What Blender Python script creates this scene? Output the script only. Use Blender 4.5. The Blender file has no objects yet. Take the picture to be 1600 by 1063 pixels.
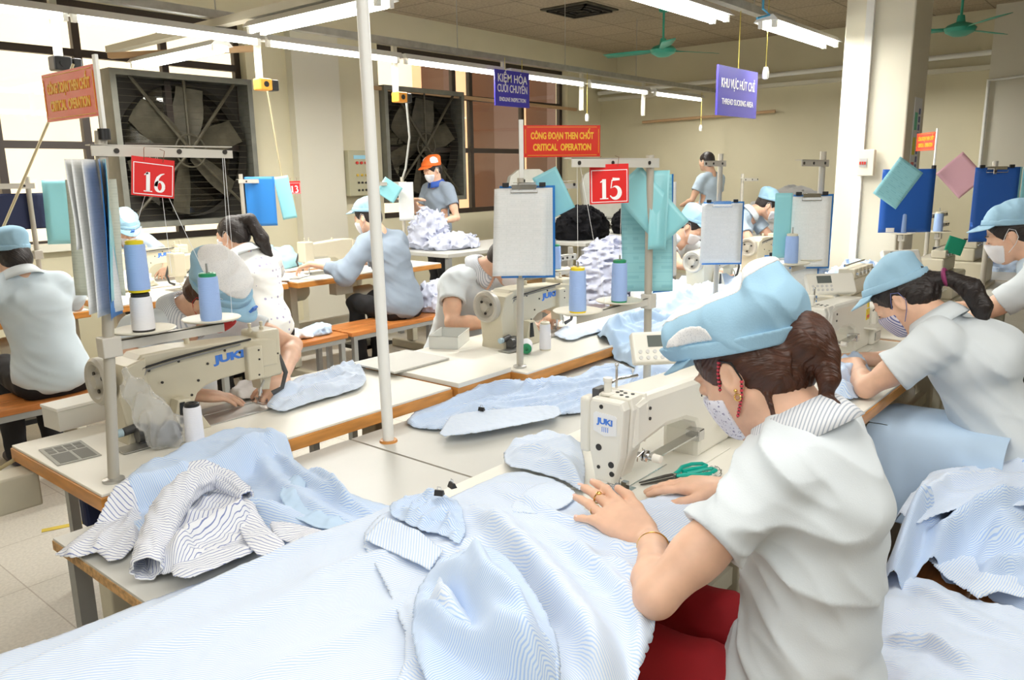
import bpy, bmesh, math, random
import numpy as np
import openvdb as vdb
from mathutils import Vector, Matrix, Euler
random.seed(7)
C = bpy.context.scene.collection
sc = bpy.context.scene
PI = math.pi
# ---------------------------------------------------------------- camera
FPX, PITCH, ROLL, AZ, CH = 1230.0, math.radians(12.0), math.radians(-0.9), math.radians(39.9), 1.5
_fw = Vector((math.cos(AZ)*math.cos(PITCH), math.sin(AZ)*math.cos(PITCH), -math.sin(PITCH)))
_r = Vector((math.sin(AZ), -math.cos(AZ), 0)); _u = _r.cross(_fw)
_r2 = math.cos(ROLL)*_r + math.sin(ROLL)*_u; _u2 = -math.sin(ROLL)*_r + math.cos(ROLL)*_u
cd = bpy.data.cameras.new('camera'); cam = bpy.data.objects.new('camera', cd); C.objects.link(cam)
cd.sensor_width = 36.0; cd.lens = FPX/1600*36.0; cd.clip_start = 0.02; cd.clip_end = 200
M3 = Matrix((_r2, _u2, -_fw)).transposed()
cam.matrix_world = Matrix.Translation((0, 0, CH)) @ M3.to_4x4()
sc.camera = cam
# ---------------------------------------------------------------- world, sun, exposure
w = bpy.data.worlds.new('world'); sc.world = w; w.use_nodes = True
wn = w.node_tree.nodes; bg = wn['Background']; bg.inputs[0].default_value = (0.80, 0.88, 1.0, 1); bg.inputs[1].default_value = 1.2
sd = bpy.data.lights.new('sun', 'SUN'); sun = bpy.data.objects.new('sun', sd); C.objects.link(sun)
sd.energy = 6.5; sd.color = (1.0, 0.86, 0.68); sd.angle = 0.02
sun.rotation_euler = Vector((0.35, 0.75, -1.0)).to_track_quat('-Z', 'Y').to_euler()
sc.view_settings.view_transform = 'Standard'; sc.view_settings.look = 'None'
sc.view_settings.exposure = 0.15; sc.view_settings.gamma = 1.0
sc.view_settings.use_curve_mapping = False
def area(name, loc, sx, sy, power, col=(1, 0.98, 0.93), rot=(0, 0, 0)):
    d = bpy.data.lights.new(name, 'AREA'); d.shape = 'RECTANGLE'; d.size = sx; d.size_y = sy; d.energy = power; d.color = col
    o = bpy.data.objects.new(name, d); o.location = loc; o.rotation_euler = rot; C.objects.link(o)
    return o
# added soft fill areas without fixtures, acting like a bounced flash
KEY = 0.58
area('fill_near', (0.9, 0.7, 2.35), 2.6, 0.9, 38*KEY)  # added fill that brightens the near cloth and tables
area('fill_mid', (3.6, 1.9, 2.42), 2.6, 0.5, 20*KEY)  # extra fill over the facing row, besides the modelled lamps
area('fill_flash_behind', (-0.9, 0.2, 2.2), 1.6, 1.6, 36*KEY, rot=(0, -0.75, 0.25))  # stands in for camera flash bounced from above

area('fill_aisle', (2.0, -1.0, 2.3), 2.4, 0.8, 40*KEY, rot=(0.55, 0, 0))  # fill added to lift the dark right side of the near shirt
# ---------------------------------------------------------------- materials
def new_mat(name):
    m = bpy.data.materials.new(name); m.use_nodes = True
    return m, m.node_tree.nodes, m.node_tree.links, m.node_tree.nodes['Principled BSDF']
_mc = {}
def mat(name, col, rough=0.5, metal=0.0, var=0.0, vscale=8.0, bump=0.0, bscale=60.0, alpha=1.0, trans=0.0, emit=0.0, spec=None, sheen=0.0, stretch=None):
    if name in _mc: return _mc[name]
    m, n, l, p = new_mat(name)
    c = (col[0], col[1], col[2], 1)
    p.inputs['Base Color'].default_value = c; p.inputs['Roughness'].default_value = rough; p.inputs['Metallic'].default_value = metal
    if spec is not None: p.inputs['Specular IOR Level'].default_value = spec
    if sheen: p.inputs['Sheen Weight'].default_value = sheen
    if alpha < 1: p.inputs['Alpha'].default_value = alpha
    if trans: p.inputs['Transmission Weight'].default_value = trans
    if emit: p.inputs['Emission Color'].default_value = c; p.inputs['Emission Strength'].default_value = emit
    tc = n.new('ShaderNodeTexCoord'); mp = n.new('ShaderNodeMapping'); l.new(tc.outputs['Object'], mp.inputs[0])
    if stretch: mp.inputs['Scale'].default_value = stretch
    if var:
        t = n.new('ShaderNodeTexNoise'); t.inputs['Scale'].default_value = vscale; t.inputs['Detail'].default_value = 4; l.new(mp.outputs[0], t.inputs[0])
        r = n.new('ShaderNodeMapRange'); r.inputs[1].default_value = 0.3; r.inputs[2].default_value = 0.7; r.inputs[3].default_value = 1-var; r.inputs[4].default_value = 1+var
        l.new(t.outputs[0], r.inputs[0])
        h = n.new('ShaderNodeMixRGB'); h.blend_type = 'MULTIPLY'; h.inputs[0].default_value = 1; h.inputs[1].default_value = c
        l.new(r.outputs[0], h.inputs[2]); l.new(h.outputs[0], p.inputs['Base Color'])
    if bump:
        t = n.new('ShaderNodeTexNoise'); t.inputs['Scale'].default_value = bscale; t.inputs['Detail'].default_value = 3; l.new(mp.outputs[0], t.inputs[0])
        b = n.new('ShaderNodeBump'); b.inputs['Strength'].default_value = bump; b.inputs['Distance'].default_value = 0.003
        l.new(t.outputs[0], b.inputs['Height']); l.new(b.outputs[0], p.inputs['Normal'])
    _mc[name] = m
    return m
def stripe_mat(name, base, stripe, pitch, duty=0.35, rough=0.8, soft=0.25, coord='UV', axis=0, wob=0.0, second=None):
    """woven stripes: lines every `pitch` metres along the UV u axis"""
    if name in _mc: return _mc[name]
    m, n, l, p = new_mat(name)
    p.inputs['Roughness'].default_value = rough; p.inputs['Specular IOR Level'].default_value = 0.15; p.inputs['Sheen Weight'].default_value = 0.15
    tc = n.new('ShaderNodeTexCoord'); sp = n.new('ShaderNodeSeparateXYZ'); l.new(tc.outputs[coord], sp.inputs[0])
    d = n.new('ShaderNodeMath'); d.operation = 'DIVIDE'; l.new(sp.outputs[axis], d.inputs[0]); d.inputs[1].default_value = pitch
    f = n.new('ShaderNodeMath'); f.operation = 'PINGPONG'; f.inputs[1].default_value = 0.5; l.new(d.outputs[0], f.inputs[0])
    r = n.new('ShaderNodeMapRange'); l.new(f.outputs[0], r.inputs[0])
    r.inputs[1].default_value = duty*0.5*(1-soft); r.inputs[2].default_value = duty*0.5*(1+soft)+0.001; r.inputs[3].default_value = 1; r.inputs[4].default_value = 0
    x = n.new('ShaderNodeMixRGB'); l.new(r.outputs[0], x.inputs[0]); x.inputs[1].default_value = (*base, 1); x.inputs[2].default_value = (*stripe, 1)
    l.new(x.outputs[0], p.inputs['Base Color'])
    _mc[name] = m
    return m

# ---------------------------------------------------------------- object helpers
def tagit(o, label=None, cat=None, group=None, kind=None):
    if label: o['label'] = label
    if cat: o['category'] = cat
    if group: o['group'] = group
    if kind: o['kind'] = kind
    return o
def link(name, me, m=None, parent=None, smooth=False):
    o = bpy.data.objects.new(name, me); C.objects.link(o)
    if m is not None:
        for mm in (m if isinstance(m, (list, tuple)) else [m]): me.materials.append(mm)
    if smooth:
        me.polygons.foreach_set('use_smooth', [True]*len(me.polygons))
    if parent is not None: o.parent = parent
    return o
def thing(name, label, cat, loc=(0, 0, 0), rz=0.0, group=None):
    o = bpy.data.objects.new(name, None); C.objects.link(o); o.empty_display_size = 0.1
    o.location = loc; o.rotation_euler = (0, 0, rz)
    return tagit(o, label, cat, group)
class MB:
    """collects shapes into one mesh"""
    def __init__(s): s.v = []; s.f = []; s.mi = []; s.sm = []
    def add(s, vs, fs, mi=0, smooth=False):
        k = len(s.v); s.v += [tuple(v) for v in vs]; s.f += [tuple(i+k for i in f) for f in fs]; s.mi += [mi]*len(fs); s.sm += [smooth]*len(fs)
    def box(s, lo, hi, mi=0, M=None, bev=0.0):
        x0, y0, z0 = lo; x1, y1, z1 = hi
        if bev > 0:
            bm = bmesh.new(); bmesh.ops.create_cube(bm, size=1)
            for v in bm.verts: v.co = Vector(((x0+x1)/2+v.co.x*(x1-x0), (y0+y1)/2+v.co.y*(y1-y0), (z0+z1)/2+v.co.z*(z1-z0)))
            bmesh.ops.bevel(bm, geom=bm.edges[:], offset=bev, segments=3, affect='EDGES', profile=0.5)
            bm.verts.ensure_lookup_table(); bm.verts.index_update()
            vs = [v.co.copy() for v in bm.verts]; fs = [[v.index for v in f.verts] for f in bm.faces]; bm.free()
        else:
            vs = [Vector(p) for p in ((x0, y0, z0), (x1, y0, z0), (x1, y1, z0), (x0, y1, z0), (x0, y0, z1), (x1, y0, z1), (x1, y1, z1), (x0, y1, z1))]
            fs = [(0, 3, 2, 1), (4, 5, 6, 7), (0, 1, 5, 4), (1, 2, 6, 5), (2, 3, 7, 6), (3, 0, 4, 7)]
        if M is not None: vs = [M @ v for v in vs]
        s.add(vs, fs, mi, False); return s
    def prism(s, poly, a0, a1, axis='z', mi=0, M=None, smooth=False, bev=0.0):
        """polygon extruded along axis; poly in the other two axes"""
        def P(u, v, a): return Vector({'z': (u, v, a), 'y': (u, a, v), 'x': (a, u, v)}[axis])
        n = len(poly)
        if bev > 0:
            cx = sum(p[0] for p in poly)/n; cy = sum(p[1] for p in poly)/n
            def ins(e):
                out = []
                for i in range(n):
                    a = Vector(poly[i-1]); b = Vector(poly[i]); c = Vector(poly[(i+1) % n])
                    d1 = (b-a).normalized(); d2 = (c-b).normalized(); nn = Vector((-d1.y-d2.y, d1.x+d2.x))
                    if nn.length < 1e-6: nn = Vector((-d1.y, d1.x))
                    nn.normalize(); 
                    area2 = sum(poly[k-1][0]*poly[k][1]-poly[k][0]*poly[k-1][1] for k in range(n))
                    if area2 < 0: nn = -nn
                    out.append((b.x+nn.x*e, b.y+nn.y*e))
                return out
            sg = 1 if a1 > a0 else -1
            rings = [(ins(bev), a0), (ins(bev*0.3), a0+sg*bev*0.3), (poly, a0+sg*bev), (poly, a1-sg*bev), (ins(bev*0.3), a1-sg*bev*0.3), (ins(bev), a1)]
        else: rings = [(poly, a0), (poly, a1)]
        vs = []; fs = []
        for pl, a in rings: vs += [P(u, v, a) for u, v in pl]
        for r in range(len(rings)-1):
            for i in range(n):
                j = (i+1) % n; fs.append((r*n+i, r*n+j, (r+1)*n+j, (r+1)*n+i))
        fs.append(tuple(range(n))[::-1]); fs.append(tuple(range((len(rings)-1)*n, len(rings)*n)))
        if M is not None: vs = [M @ v for v in vs]
        s.add(vs, fs, mi, smooth); return s
    def tube(s, pts, r, n=10, mi=0, caps=True, closed=False, M=None):
        pts = [Vector(p) for p in pts]; rs = r if isinstance(r, (list, tuple)) else [r]*len(pts)
        vs = []; fs = []; m = len(pts); up = None
        for i, p in enumerate(pts):
            if closed: t = pts[(i+1) % m]-pts[i-1]
            else: t = pts[min(i+1, m-1)]-pts[max(i-1, 0)]
            t = t.normalized() if t.length > 1e-9 else Vector((0, 0, 1))
            if up is None:
                a = Vector((0, 0, 1)) if abs(t.z) < 0.9 else Vector((1, 0, 0)); up = t.cross(a).normalized()
            up = (up - t*up.dot(t)); up = up.normalized() if up.length > 1e-9 else t.orthogonal().normalized()
            b = t.cross(up)
            for k in range(n):
                an = 2*PI*k/n; vs.append(p+rs[i]*(math.cos(an)*up+math.sin(an)*b))
        rr = m if closed else m-1
        for i in range(rr):
            i2 = (i+1) % m
            for k in range(n): fs.append((i*n+k, i*n+(k+1) % n, i2*n+(k+1) % n, i2*n+k))
        if M is not None: vs = [M @ v for v in vs]
        s.add(vs, fs, mi, True)
        if caps and not closed: s.add([vs[k] for k in range(n)], [tuple(range(n))[::-1]], mi); s.add([vs[(m-1)*n+k] for k in range(n)], [tuple(range(n))], mi)
        return s
    def lathe(s, prof, c=(0, 0, 0), axis='z', n=24, mi=0, M=None):
        """prof: (radius, height) list"""
        vs = []; fs = []; c = Vector(c)
        for r, h in prof:
            for k in range(n):
                a = 2*PI*k/n; x, y = r*math.cos(a), r*math.sin(a)
                vs.append(c+Vector({'z': (x, y, h), 'y': (x, h, y), 'x': (h, x, y)}[axis]))
        for i in range(len(prof)-1):
            for k in range(n): fs.append((i*n+k, i*n+(k+1) % n, (i+1)*n+(k+1) % n, (i+1)*n+k))
        fs.append(tuple(range(n))[::-1]); fs.append(tuple(range((len(prof)-1)*n, len(prof)*n)))
        if M is not None: vs = [M @ v for v in vs]
        s.add(vs, fs, mi, True); return s
    def ball(s, c, r, mi=0, n=12, M=None):
        r = r if isinstance(r, (tuple, list)) else (r, r, r)
        prof = [(math.sin(PI*i/n), -math.cos(PI*i/n)) for i in range(n+1)]
        vs = []; fs = []; N = n*2
        for a, h in prof:
            for k in range(N): vs.append(Vector((c[0]+r[0]*a*math.cos(2*PI*k/N), c[1]+r[1]*a*math.sin(2*PI*k/N), c[2]+r[2]*h)))
        for i in range(n):
            for k in range(N): fs.append((i*N+k, i*N+(k+1) % N, (i+1)*N+(k+1) % N, (i+1)*N+k))
        if M is not None: vs = [M @ v for v in vs]
        s.add(vs, fs, mi, True); return s
    def sheet(s, rows, mi=0, smooth=True, M=None):
        nr, nc = len(rows), len(rows[0]); vs = [Vector(p) for r in rows for p in r]
        if M is not None: vs = [M @ v for v in vs]
        s.add(vs, [(i*nc+j, i*nc+j+1, (i+1)*nc+j+1, (i+1)*nc+j) for i in range(nr-1) for j in range(nc-1)], mi, smooth); return s
    def build(s, name, m, parent=None, fix=True):
        me = bpy.data.meshes.new(name); me.from_pydata(s.v, [], s.f)
        ms = m if isinstance(m, (list, tuple)) else [m]
        for x in ms: me.materials.append(x)
        me.polygons.foreach_set('material_index', s.mi); me.polygons.foreach_set('use_smooth', s.sm)
        me.validate(); me.update()
        if fix:
            bm = bmesh.new(); bm.from_mesh(me); bmesh.ops.remove_doubles(bm, verts=bm.verts, dist=1e-6)
            bmesh.ops.recalc_face_normals(bm, faces=bm.faces); bm.to_mesh(me); bm.free()
        o = bpy.data.objects.new(name, me); C.objects.link(o)
        if parent is not None: o.parent = parent
        if any(s.sm):
            md = o.modifiers.new('es', 'EDGE_SPLIT'); md.split_angle = math.radians(38)
        return o
def frame(o, x, y, z):
    """matrix whose columns are the given axes"""
    x, y, z = Vector(x).normalized(), Vector(y).normalized(), Vector(z).normalized()
    return Matrix.Translation(Vector(o)) @ Matrix((x, y, z)).transposed().to_4x4()
def fr2(o, fwd, up=(0, 0, 1)):
    """frame with y = fwd, z close to up, x = right"""
    y = Vector(fwd).normalized(); z = Vector(up); z = (z-y*z.dot(y)).normalized(); x = y.cross(z)
    return frame(o, x, y, z)
def text(name, body, size, m, parent, M, bold=0.0, sx=1.0, extr=0.0006, spacing=1.0, line=1.0):
    """raised lettering, centred on M's origin, reading along M's x, up M's y, facing M's z"""
    cu = bpy.data.curves.new(name, 'FONT'); cu.body = body; cu.size = size; cu.offset = bold*size; cu.extrude = extr
    cu.align_x = 'CENTER'; cu.align_y = 'CENTER'; cu.space_character = spacing; cu.space_line = line; cu.resolution_u = 4
    t = bpy.data.objects.new(name, cu); C.objects.link(t)
    dg = bpy.context.evaluated_depsgraph_get(); me = bpy.data.meshes.new_from_object(t.evaluated_get(dg))
    bpy.data.objects.remove(t); bpy.data.curves.remove(cu)
    me.transform(Matrix.Diagonal((sx, 1, 1, 1))); me.transform(M)
    me.materials.clear(); me.name = name
    return link(name, me, m, parent)
def copy_tree(o, parent=None):
    c = o.copy(); C.objects.link(c)
    if parent is not None: c.parent = parent
    for ch in list(o.children): copy_tree(ch, c)
    return c

# ---------------------------------------------------------------- noise
_rng = np.random.RandomState(11)
_G = _rng.normal(size=(256, 3)); _G /= np.linalg.norm(_G, axis=1)[:, None]
_P = np.concatenate([_rng.permutation(256)]*2)
def perlin(x, y, z=0.0):
    x, y, z = np.broadcast_arrays(np.asarray(x, float), np.asarray(y, float), np.asarray(z, float))
    xi, yi, zi = np.floor(x).astype(int), np.floor(y).astype(int), np.floor(z).astype(int)
    xf, yf, zf = x-xi, y-yi, z-zi
    f = lambda t: t*t*t*(t*(t*6-15)+10)
    u, v, w_ = f(xf), f(yf), f(zf)
    def g(i, j, k):
        h = _P[(_P[(_P[(xi+i) & 255]+yi+j) & 255]+zi+k) & 255]; q = _G[h]
        return q[..., 0]*(xf-i)+q[..., 1]*(yf-j)+q[..., 2]*(zf-k)
    L = lambda a, b, t: a+(b-a)*t
    return L(L(L(g(0, 0, 0), g(1, 0, 0), u), L(g(0, 1, 0), g(1, 1, 0), u), v), L(L(g(0, 0, 1), g(1, 0, 1), u), L(g(0, 1, 1), g(1, 1, 1), u), v), w_)*1.6
def ridged(x, y, z=0.0): return 1-np.abs(perlin(x, y, z))*2

# ---------------------------------------------------------------- signed distance modelling (organic shapes, one continuous surface)
class Sdf:
    def __init__(s, lo, hi, h):
        s.h = h; s.lo = np.array(lo, float); s.n = np.ceil((np.array(hi, float)-s.lo)/h).astype(int)+1
        s.D = np.full(s.n, 0.06, np.float32)
    def copy(s):
        t = Sdf.__new__(Sdf); t.h, t.lo, t.n, t.D = s.h, s.lo, s.n, s.D.copy(); return t
    def _win(s, lo, hi, m):
        a = np.clip(np.floor((np.array(lo)-m-s.lo)/s.h).astype(int), 0, s.n); b = np.clip(np.ceil((np.array(hi)+m-s.lo)/s.h).astype(int)+1, 0, s.n)
        if (b <= a).any(): return None
        ax = [(s.lo[i]+s.h*np.arange(a[i], b[i])).astype(np.float32) for i in range(3)]
        return (slice(a[0], b[0]), slice(a[1], b[1]), slice(a[2], b[2])), ax[0][:, None, None], ax[1][None, :, None], ax[2][None, None, :]
    def _mix(s, w, d, k, op):
        A = s.D[w]
        if op == 'add':
            if k > 0: h = np.maximum(k-np.abs(A-d), 0)/k; R = np.minimum(A, d)-h*h*k*0.25
            else: R = np.minimum(A, d)
        else:
            d = -d
            if k > 0: h = np.maximum(k-np.abs(A-d), 0)/k; R = np.maximum(A, d)+h*h*k*0.25
            else: R = np.maximum(A, d)
        s.D[w] = R
    def cap(s, a, b, ra, rb=None, k=0.01, op='add', flat=None):
        rb = ra if rb is None else rb; a = np.array(a, float); b = np.array(b, float); R = max(ra, rb)
        W = s._win(np.minimum(a, b)-R, np.maximum(a, b)+R, k+4*s.h+0.01)
        if W is None: return s
        w, x, y, z = W; ab = b-a; L2 = float(ab@ab)+1e-12
        px, py, pz = x-a[0], y-a[1], z-a[2]
        t = np.clip((px*ab[0]+py*ab[1]+pz*ab[2])/L2, 0, 1)
        if flat is not None:   # flattened across direction `flat[0]` by factor flat[1]
            nrm = np.array(flat[0], float); nrm /= np.linalg.norm(nrm); f = flat[1]
            qx, qy, qz = px-t*ab[0], py-t*ab[1], pz-t*ab[2]; dn = qx*nrm[0]+qy*nrm[1]+qz*nrm[2]
            d = np.sqrt(qx*qx+qy*qy+qz*qz+(f*f-1)*dn*dn); rr = ra+(rb-ra)*t; d = (d-rr)*(1/np.maximum(1, f*0.7))
        else:
            d = np.sqrt((px-t*ab[0])**2+(py-t*ab[1])**2+(pz-t*ab[2])**2)-(ra+(rb-ra)*t)
        s._mix(w, d.astype(np.float32), k, op); return s
    def ell(s, c, r, R=None, k=0.01, op='add'):
        c = np.array(c, float); r = np.array(r if hasattr(r, '__len__') else (r, r, r), float); m = r.max()
        W = s._win(c-m, c+m, k+4*s.h+0.01)
        if W is None: return s
        w, x, y, z = W; px, py, pz = x-c[0], y-c[1], z-c[2]
        if R is not None:
            R = np.array(R)[:3, :3]; q = [px*R[0, i]+py*R[1, i]+pz*R[2, i] for i in range(3)]
        else: q = [px, py, pz]
        k0 = np.sqrt(sum((q[i]/r[i])**2 for i in range(3))); k1 = np.sqrt(sum((q[i]/r[i]**2)**2 for i in range(3)))+1e-9
        s._mix(w, (k0*(k0-1)/k1).astype(np.float32), k, op); return s
    def box(s, c, hf, R=None, rd=0.005, k=0.005, op='add'):
        c = np.array(c, float); hf = np.array(hf, float); m = float(np.linalg.norm(hf))
        W = s._win(c-m, c+m, k+4*s.h+0.01)
        if W is None: return s
        w, x, y, z = W; px, py, pz = x-c[0], y-c[1], z-c[2]
        if R is not None:
            R = np.array(R)[:3, :3]; q = [px*R[0, i]+py*R[1, i]+pz*R[2, i] for i in range(3)]
        else: q = [px+0*py+0*pz, py+0*px+0*pz, pz+0*px+0*py]
        e = [np.abs(q[i])-hf[i]+rd for i in range(3)]
        d = np.sqrt(sum(np.maximum(v, 0)**2 for v in e))+np.minimum(np.maximum(np.maximum(e[0], e[1]), e[2]), 0)-rd
        s._mix(w, d.astype(np.float32), k, op); return s
    def chain(s, pts, rs, k=0.01, op='add'):
        for i in range(len(pts)-1): s.cap(pts[i], pts[i+1], rs[i], rs[i+1], k, op)
        return s
    def axes(s):
        return [(s.lo[i]+s.h*np.arange(s.n[i])).astype(np.float32).reshape([-1 if j == i else 1 for j in range(3)]) for i in range(3)]
    def cut(s, p, nrm, k=0.0, near=None):
        """remove the side that nrm points to; near=(centre, radius) limits it"""
        p = np.array(p, float); nrm = np.array(nrm, float); nrm /= np.linalg.norm(nrm)
        if near is not None:
            c, R = np.array(near[0], float), near[1]; W = s._win(c-R, c+R, 0)
            if W is None: return s
            w, x, y, z = W
        else: w = (slice(None),)*3; x, y, z = s.axes()
        d = (x-p[0])*nrm[0]+(y-p[1])*nrm[1]+(z-p[2])*nrm[2]
        if near is not None:
            far = np.sqrt((x-c[0])**2+(y-c[1])**2+(z-c[2])**2)-R; d = np.minimum(d, -far)
        s._mix(w, (-d).astype(np.float32), k, 'sub'); return s
    def noise(s, amp, sc_, seed=0.0, ridge=False, mask=None, dirs=None):
        """displaces the surface; sc_ = frequency per axis (per metre)"""
        idx = np.argwhere(np.abs(s.D) < abs(amp)*2+2.5*s.h)
        P = s.lo+idx*s.h
        Q = P if dirs is None else P @ np.array(dirs).T
        q = Q*np.array(sc_ if hasattr(sc_, '__len__') else (sc_,)*3)
        v = (ridged(q[:, 0]+seed, q[:, 1], q[:, 2])-0.5) if ridge else perlin(q[:, 0]+seed, q[:, 1], q[:, 2])
        if mask is not None: v = v*mask(P)
        s.D[idx[:, 0], idx[:, 1], idx[:, 2]] -= (amp*v).astype(np.float32); return s
    def mesh(s, name, m, parent=None, smooth_it=0, stripe=None, clean=True):
        D = np.pad(s.D, 1, constant_values=0.06)
        g = vdb.FloatGrid(0.06); g.copyFromArray(np.ascontiguousarray(D)); g.transform = vdb.createLinearTransform(1.0)
        p, t, q = g.convertToPolygons(0.0, 0.0)
        p = (np.array(p, float)-1)*s.h+s.lo
        me = bpy.data.meshes.new(name)
        nv, nq = len(p), len(q); q = np.array(q)[:, ::-1]
        me.vertices.add(nv); me.vertices.foreach_set('co', p.astype(np.float32).ravel())
        me.loops.add(nq*4); me.loops.foreach_set('vertex_index', q.astype(np.int32).ravel())
        me.polygons.add(nq); me.polygons.foreach_set('loop_start', np.arange(0, nq*4, 4, dtype=np.int32)); me.polygons.foreach_set('loop_total', np.full(nq, 4, np.int32))
        me.update(calc_edges=True); me.validate()
        if clean and nv:
            bm = bmesh.new(); bm.from_mesh(me); bm.verts.ensure_lookup_table()
            seen = np.zeros(len(bm.verts), bool); isl = []
            for v in bm.verts:
                if seen[v.index]: continue
                st = [v]; seen[v.index] = True; cur = []
                while st:
                    a = st.pop(); cur.append(a)
                    for e in a.link_edges:
                        b = e.other_vert(a)
                        if not seen[b.index]: seen[b.index] = True; st.append(b)
                isl.append(cur)
            if len(isl) > 1:
                big = max(len(i) for i in isl)
                kill = [v for i in isl if len(i) < big*0.02 for v in i]
                bmesh.ops.delete(bm, geom=kill, context='VERTS')
            bm.to_mesh(me); bm.free()
        if stripe is not None:
            n = len(me.vertices); co = np.empty(n*3, np.float32); me.vertices.foreach_get('co', co); uvp = np.asarray(stripe(co.reshape(-1, 3)), np.float32)
            uv = me.uv_layers.new(name='UVMap'); li = np.empty(len(me.loops), np.int32); me.loops.foreach_get('vertex_index', li)
            uv.data.foreach_set('uv', uvp[li].ravel())
        o = link(name, me, m, parent, smooth=True)
        if smooth_it:
            md = o.modifiers.new('sm', 'SMOOTH'); md.factor = 0.5; md.iterations = smooth_it
        return o
def loc(M, *p):
    """points in a local frame to world tuples"""
    r = [tuple(M @ Vector(q)) for q in p]
    return r if len(r) > 1 else r[0]
# ================================================================ room shell
def struct(mb, name, m): 
    o = mb.build(name, m); o['kind'] = 'structure'; return o
XL, XR, YW, YB, ZC = -3.0, 10.6, 7.0, -4.5, 3.2
def floor_mat():
    m, n, l, p = new_mat('floor_tiles')
    tc = n.new('ShaderNodeTexCoord'); b = n.new('ShaderNodeTexBrick'); l.new(tc.outputs['Object'], b.inputs[0])
    b.offset = 0; b.inputs['Scale'].default_value = 1; b.inputs['Brick Width'].default_value = 0.45; b.inputs['Row Height'].default_value = 0.45
    b.inputs['Mortar Size'].default_value = 0.0025; b.inputs['Color1'].default_value = (0.60, 0.57, 0.50, 1); b.inputs['Color2'].default_value = (0.56, 0.53, 0.46, 1); b.inputs['Mortar'].default_value = (0.40, 0.36, 0.30, 1)
    t = n.new('ShaderNodeTexNoise'); t.inputs['Scale'].default_value = 90; t.inputs['Detail'].default_value = 6; l.new(tc.outputs['Object'], t.inputs[0])
    r = n.new('ShaderNodeMapRange'); r.inputs[1].default_value = 0.35; r.inputs[2].default_value = 0.65; r.inputs[3].default_value = 0.9; r.inputs[4].default_value = 1.06; l.new(t.outputs[0], r.inputs[0])
    h = n.new('ShaderNodeMixRGB'); h.blend_type = 'MULTIPLY'; h.inputs[0].default_value = 1; l.new(b.outputs[0], h.inputs[1]); l.new(r.outputs[0], h.inputs[2]); l.new(h.outputs[0], p.inputs['Base Color'])
    p.inputs['Roughness'].default_value = 0.45
    return m
def ceil_mat():
    m, n, l, p = new_mat('ceiling_tiles')
    tc = n.new('ShaderNodeTexCoord'); b = n.new('ShaderNodeTexBrick'); l.new(tc.outputs['Object'], b.inputs[0])
    b.offset = 0; b.inputs['Scale'].default_value = 1; b.inputs['Brick Width'].default_value = 0.6; b.inputs['Row Height'].default_value = 0.6
    b.inputs['Mortar Size'].default_value = 0.008; b.inputs['Color1'].default_value = (0.46, 0.38, 0.27, 1); b.inputs['Color2'].default_value = (0.42, 0.345, 0.245, 1); b.inputs['Mortar'].default_value = (0.22, 0.19, 0.14, 1)
    t = n.new('ShaderNodeTexNoise'); t.inputs['Scale'].default_value = 40; t.inputs['Detail'].default_value = 6; l.new(tc.outputs['Object'], t.inputs[0])
    r = n.new('ShaderNodeMapRange'); r.inputs[1].default_value = 0.4; r.inputs[2].default_value = 0.6; r.inputs[3].default_value = 0.85; r.inputs[4].default_value = 1.1; l.new(t.outputs[0], r.inputs[0])
    h = n.new('ShaderNodeMixRGB'); h.blend_type = 'MULTIPLY'; h.inputs[0].default_value = 1; l.new(b.outputs[0], h.inputs[1]); l.new(r.outputs[0], h.inputs[2]); l.new(h.outputs[0], p.inputs['Base Color'])
    p.inputs['Roughness'].default_value = 0.9
    return m
M_wall = mat('wall_paint_cream', (0.69, 0.64, 0.46), 0.75, var=0.04, vscale=1.5, bump=0.08, bscale=30)
M_col = mat('column_paint_cream', (0.80, 0.76, 0.62), 0.6, var=0.02, vscale=2)
M_panel = mat('pale_panel_paint', (0.70, 0.67, 0.56), 0.6)
M_dark = mat('dark_brown_frame', (0.035, 0.022, 0.015), 0.45)
M_metal = mat('grey_painted_metal', (0.42, 0.42, 0.39), 0.45, 0.3, var=0.05, vscale=6)
M_galv = mat('galvanised_metal', (0.50, 0.50, 0.48), 0.35, 0.8, var=0.12, vscale=14)
M_white = mat('white_enamel', (0.86, 0.86, 0.82), 0.35)
M_black = mat('black_plastic', (0.012, 0.012, 0.013), 0.4)
M_steel = mat('polished_steel', (0.62, 0.62, 0.62), 0.18, 1.0)
M_orange_pl = mat('orange_plastic', (0.85, 0.35, 0.04), 0.4)
M_glass = mat('window_glass', (1, 1, 1), 0.02, trans=1.0)
fl = MB().box((XL, YB, -0.1), (XR, YW, 0)); struct(fl, 'floor', floor_mat())
struct(MB().box((XL, YB, ZC), (XR, YW+0.25, ZC+0.15)), 'ceiling', ceil_mat())
O1 = (-2.4, 4.47, 0.95, 2.93); O2 = (6.12, 9.72, 1.0, 2.93)
wm = MB()
for a, b, c, d in ((XL, O1[0], 0, ZC), (O1[1], O2[0], 0, ZC), (O2[1], XR, 0, ZC), (O1[0], O1[1], 0, O1[2]), (O1[0], O1[1], O1[3], ZC), (O2[0], O2[1], 0, O2[2]), (O2[0], O2[1], O2[3], ZC)):
    wm.box((a, YW, c), (b, YW+0.22, d))
struct(wm, 'wall_windows', M_wall)
struct(MB().box((XR, YB, 0), (XR+0.2, YW+0.22, ZC)), 'wall_far', M_wall)
struct(MB().box((XL, YB-0.2, 0), (XR, YB, ZC)), 'wall_right', M_wall)
struct(MB().box((XL-0.2, YB, 0), (XL, YW+0.22, ZC)), 'wall_behind', M_wall)
struct(MB().box((XL, 6.72, 2.93), (XR, 7.0, 3.2)), 'trim_1', M_wall)                                   # beam over the windows
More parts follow.
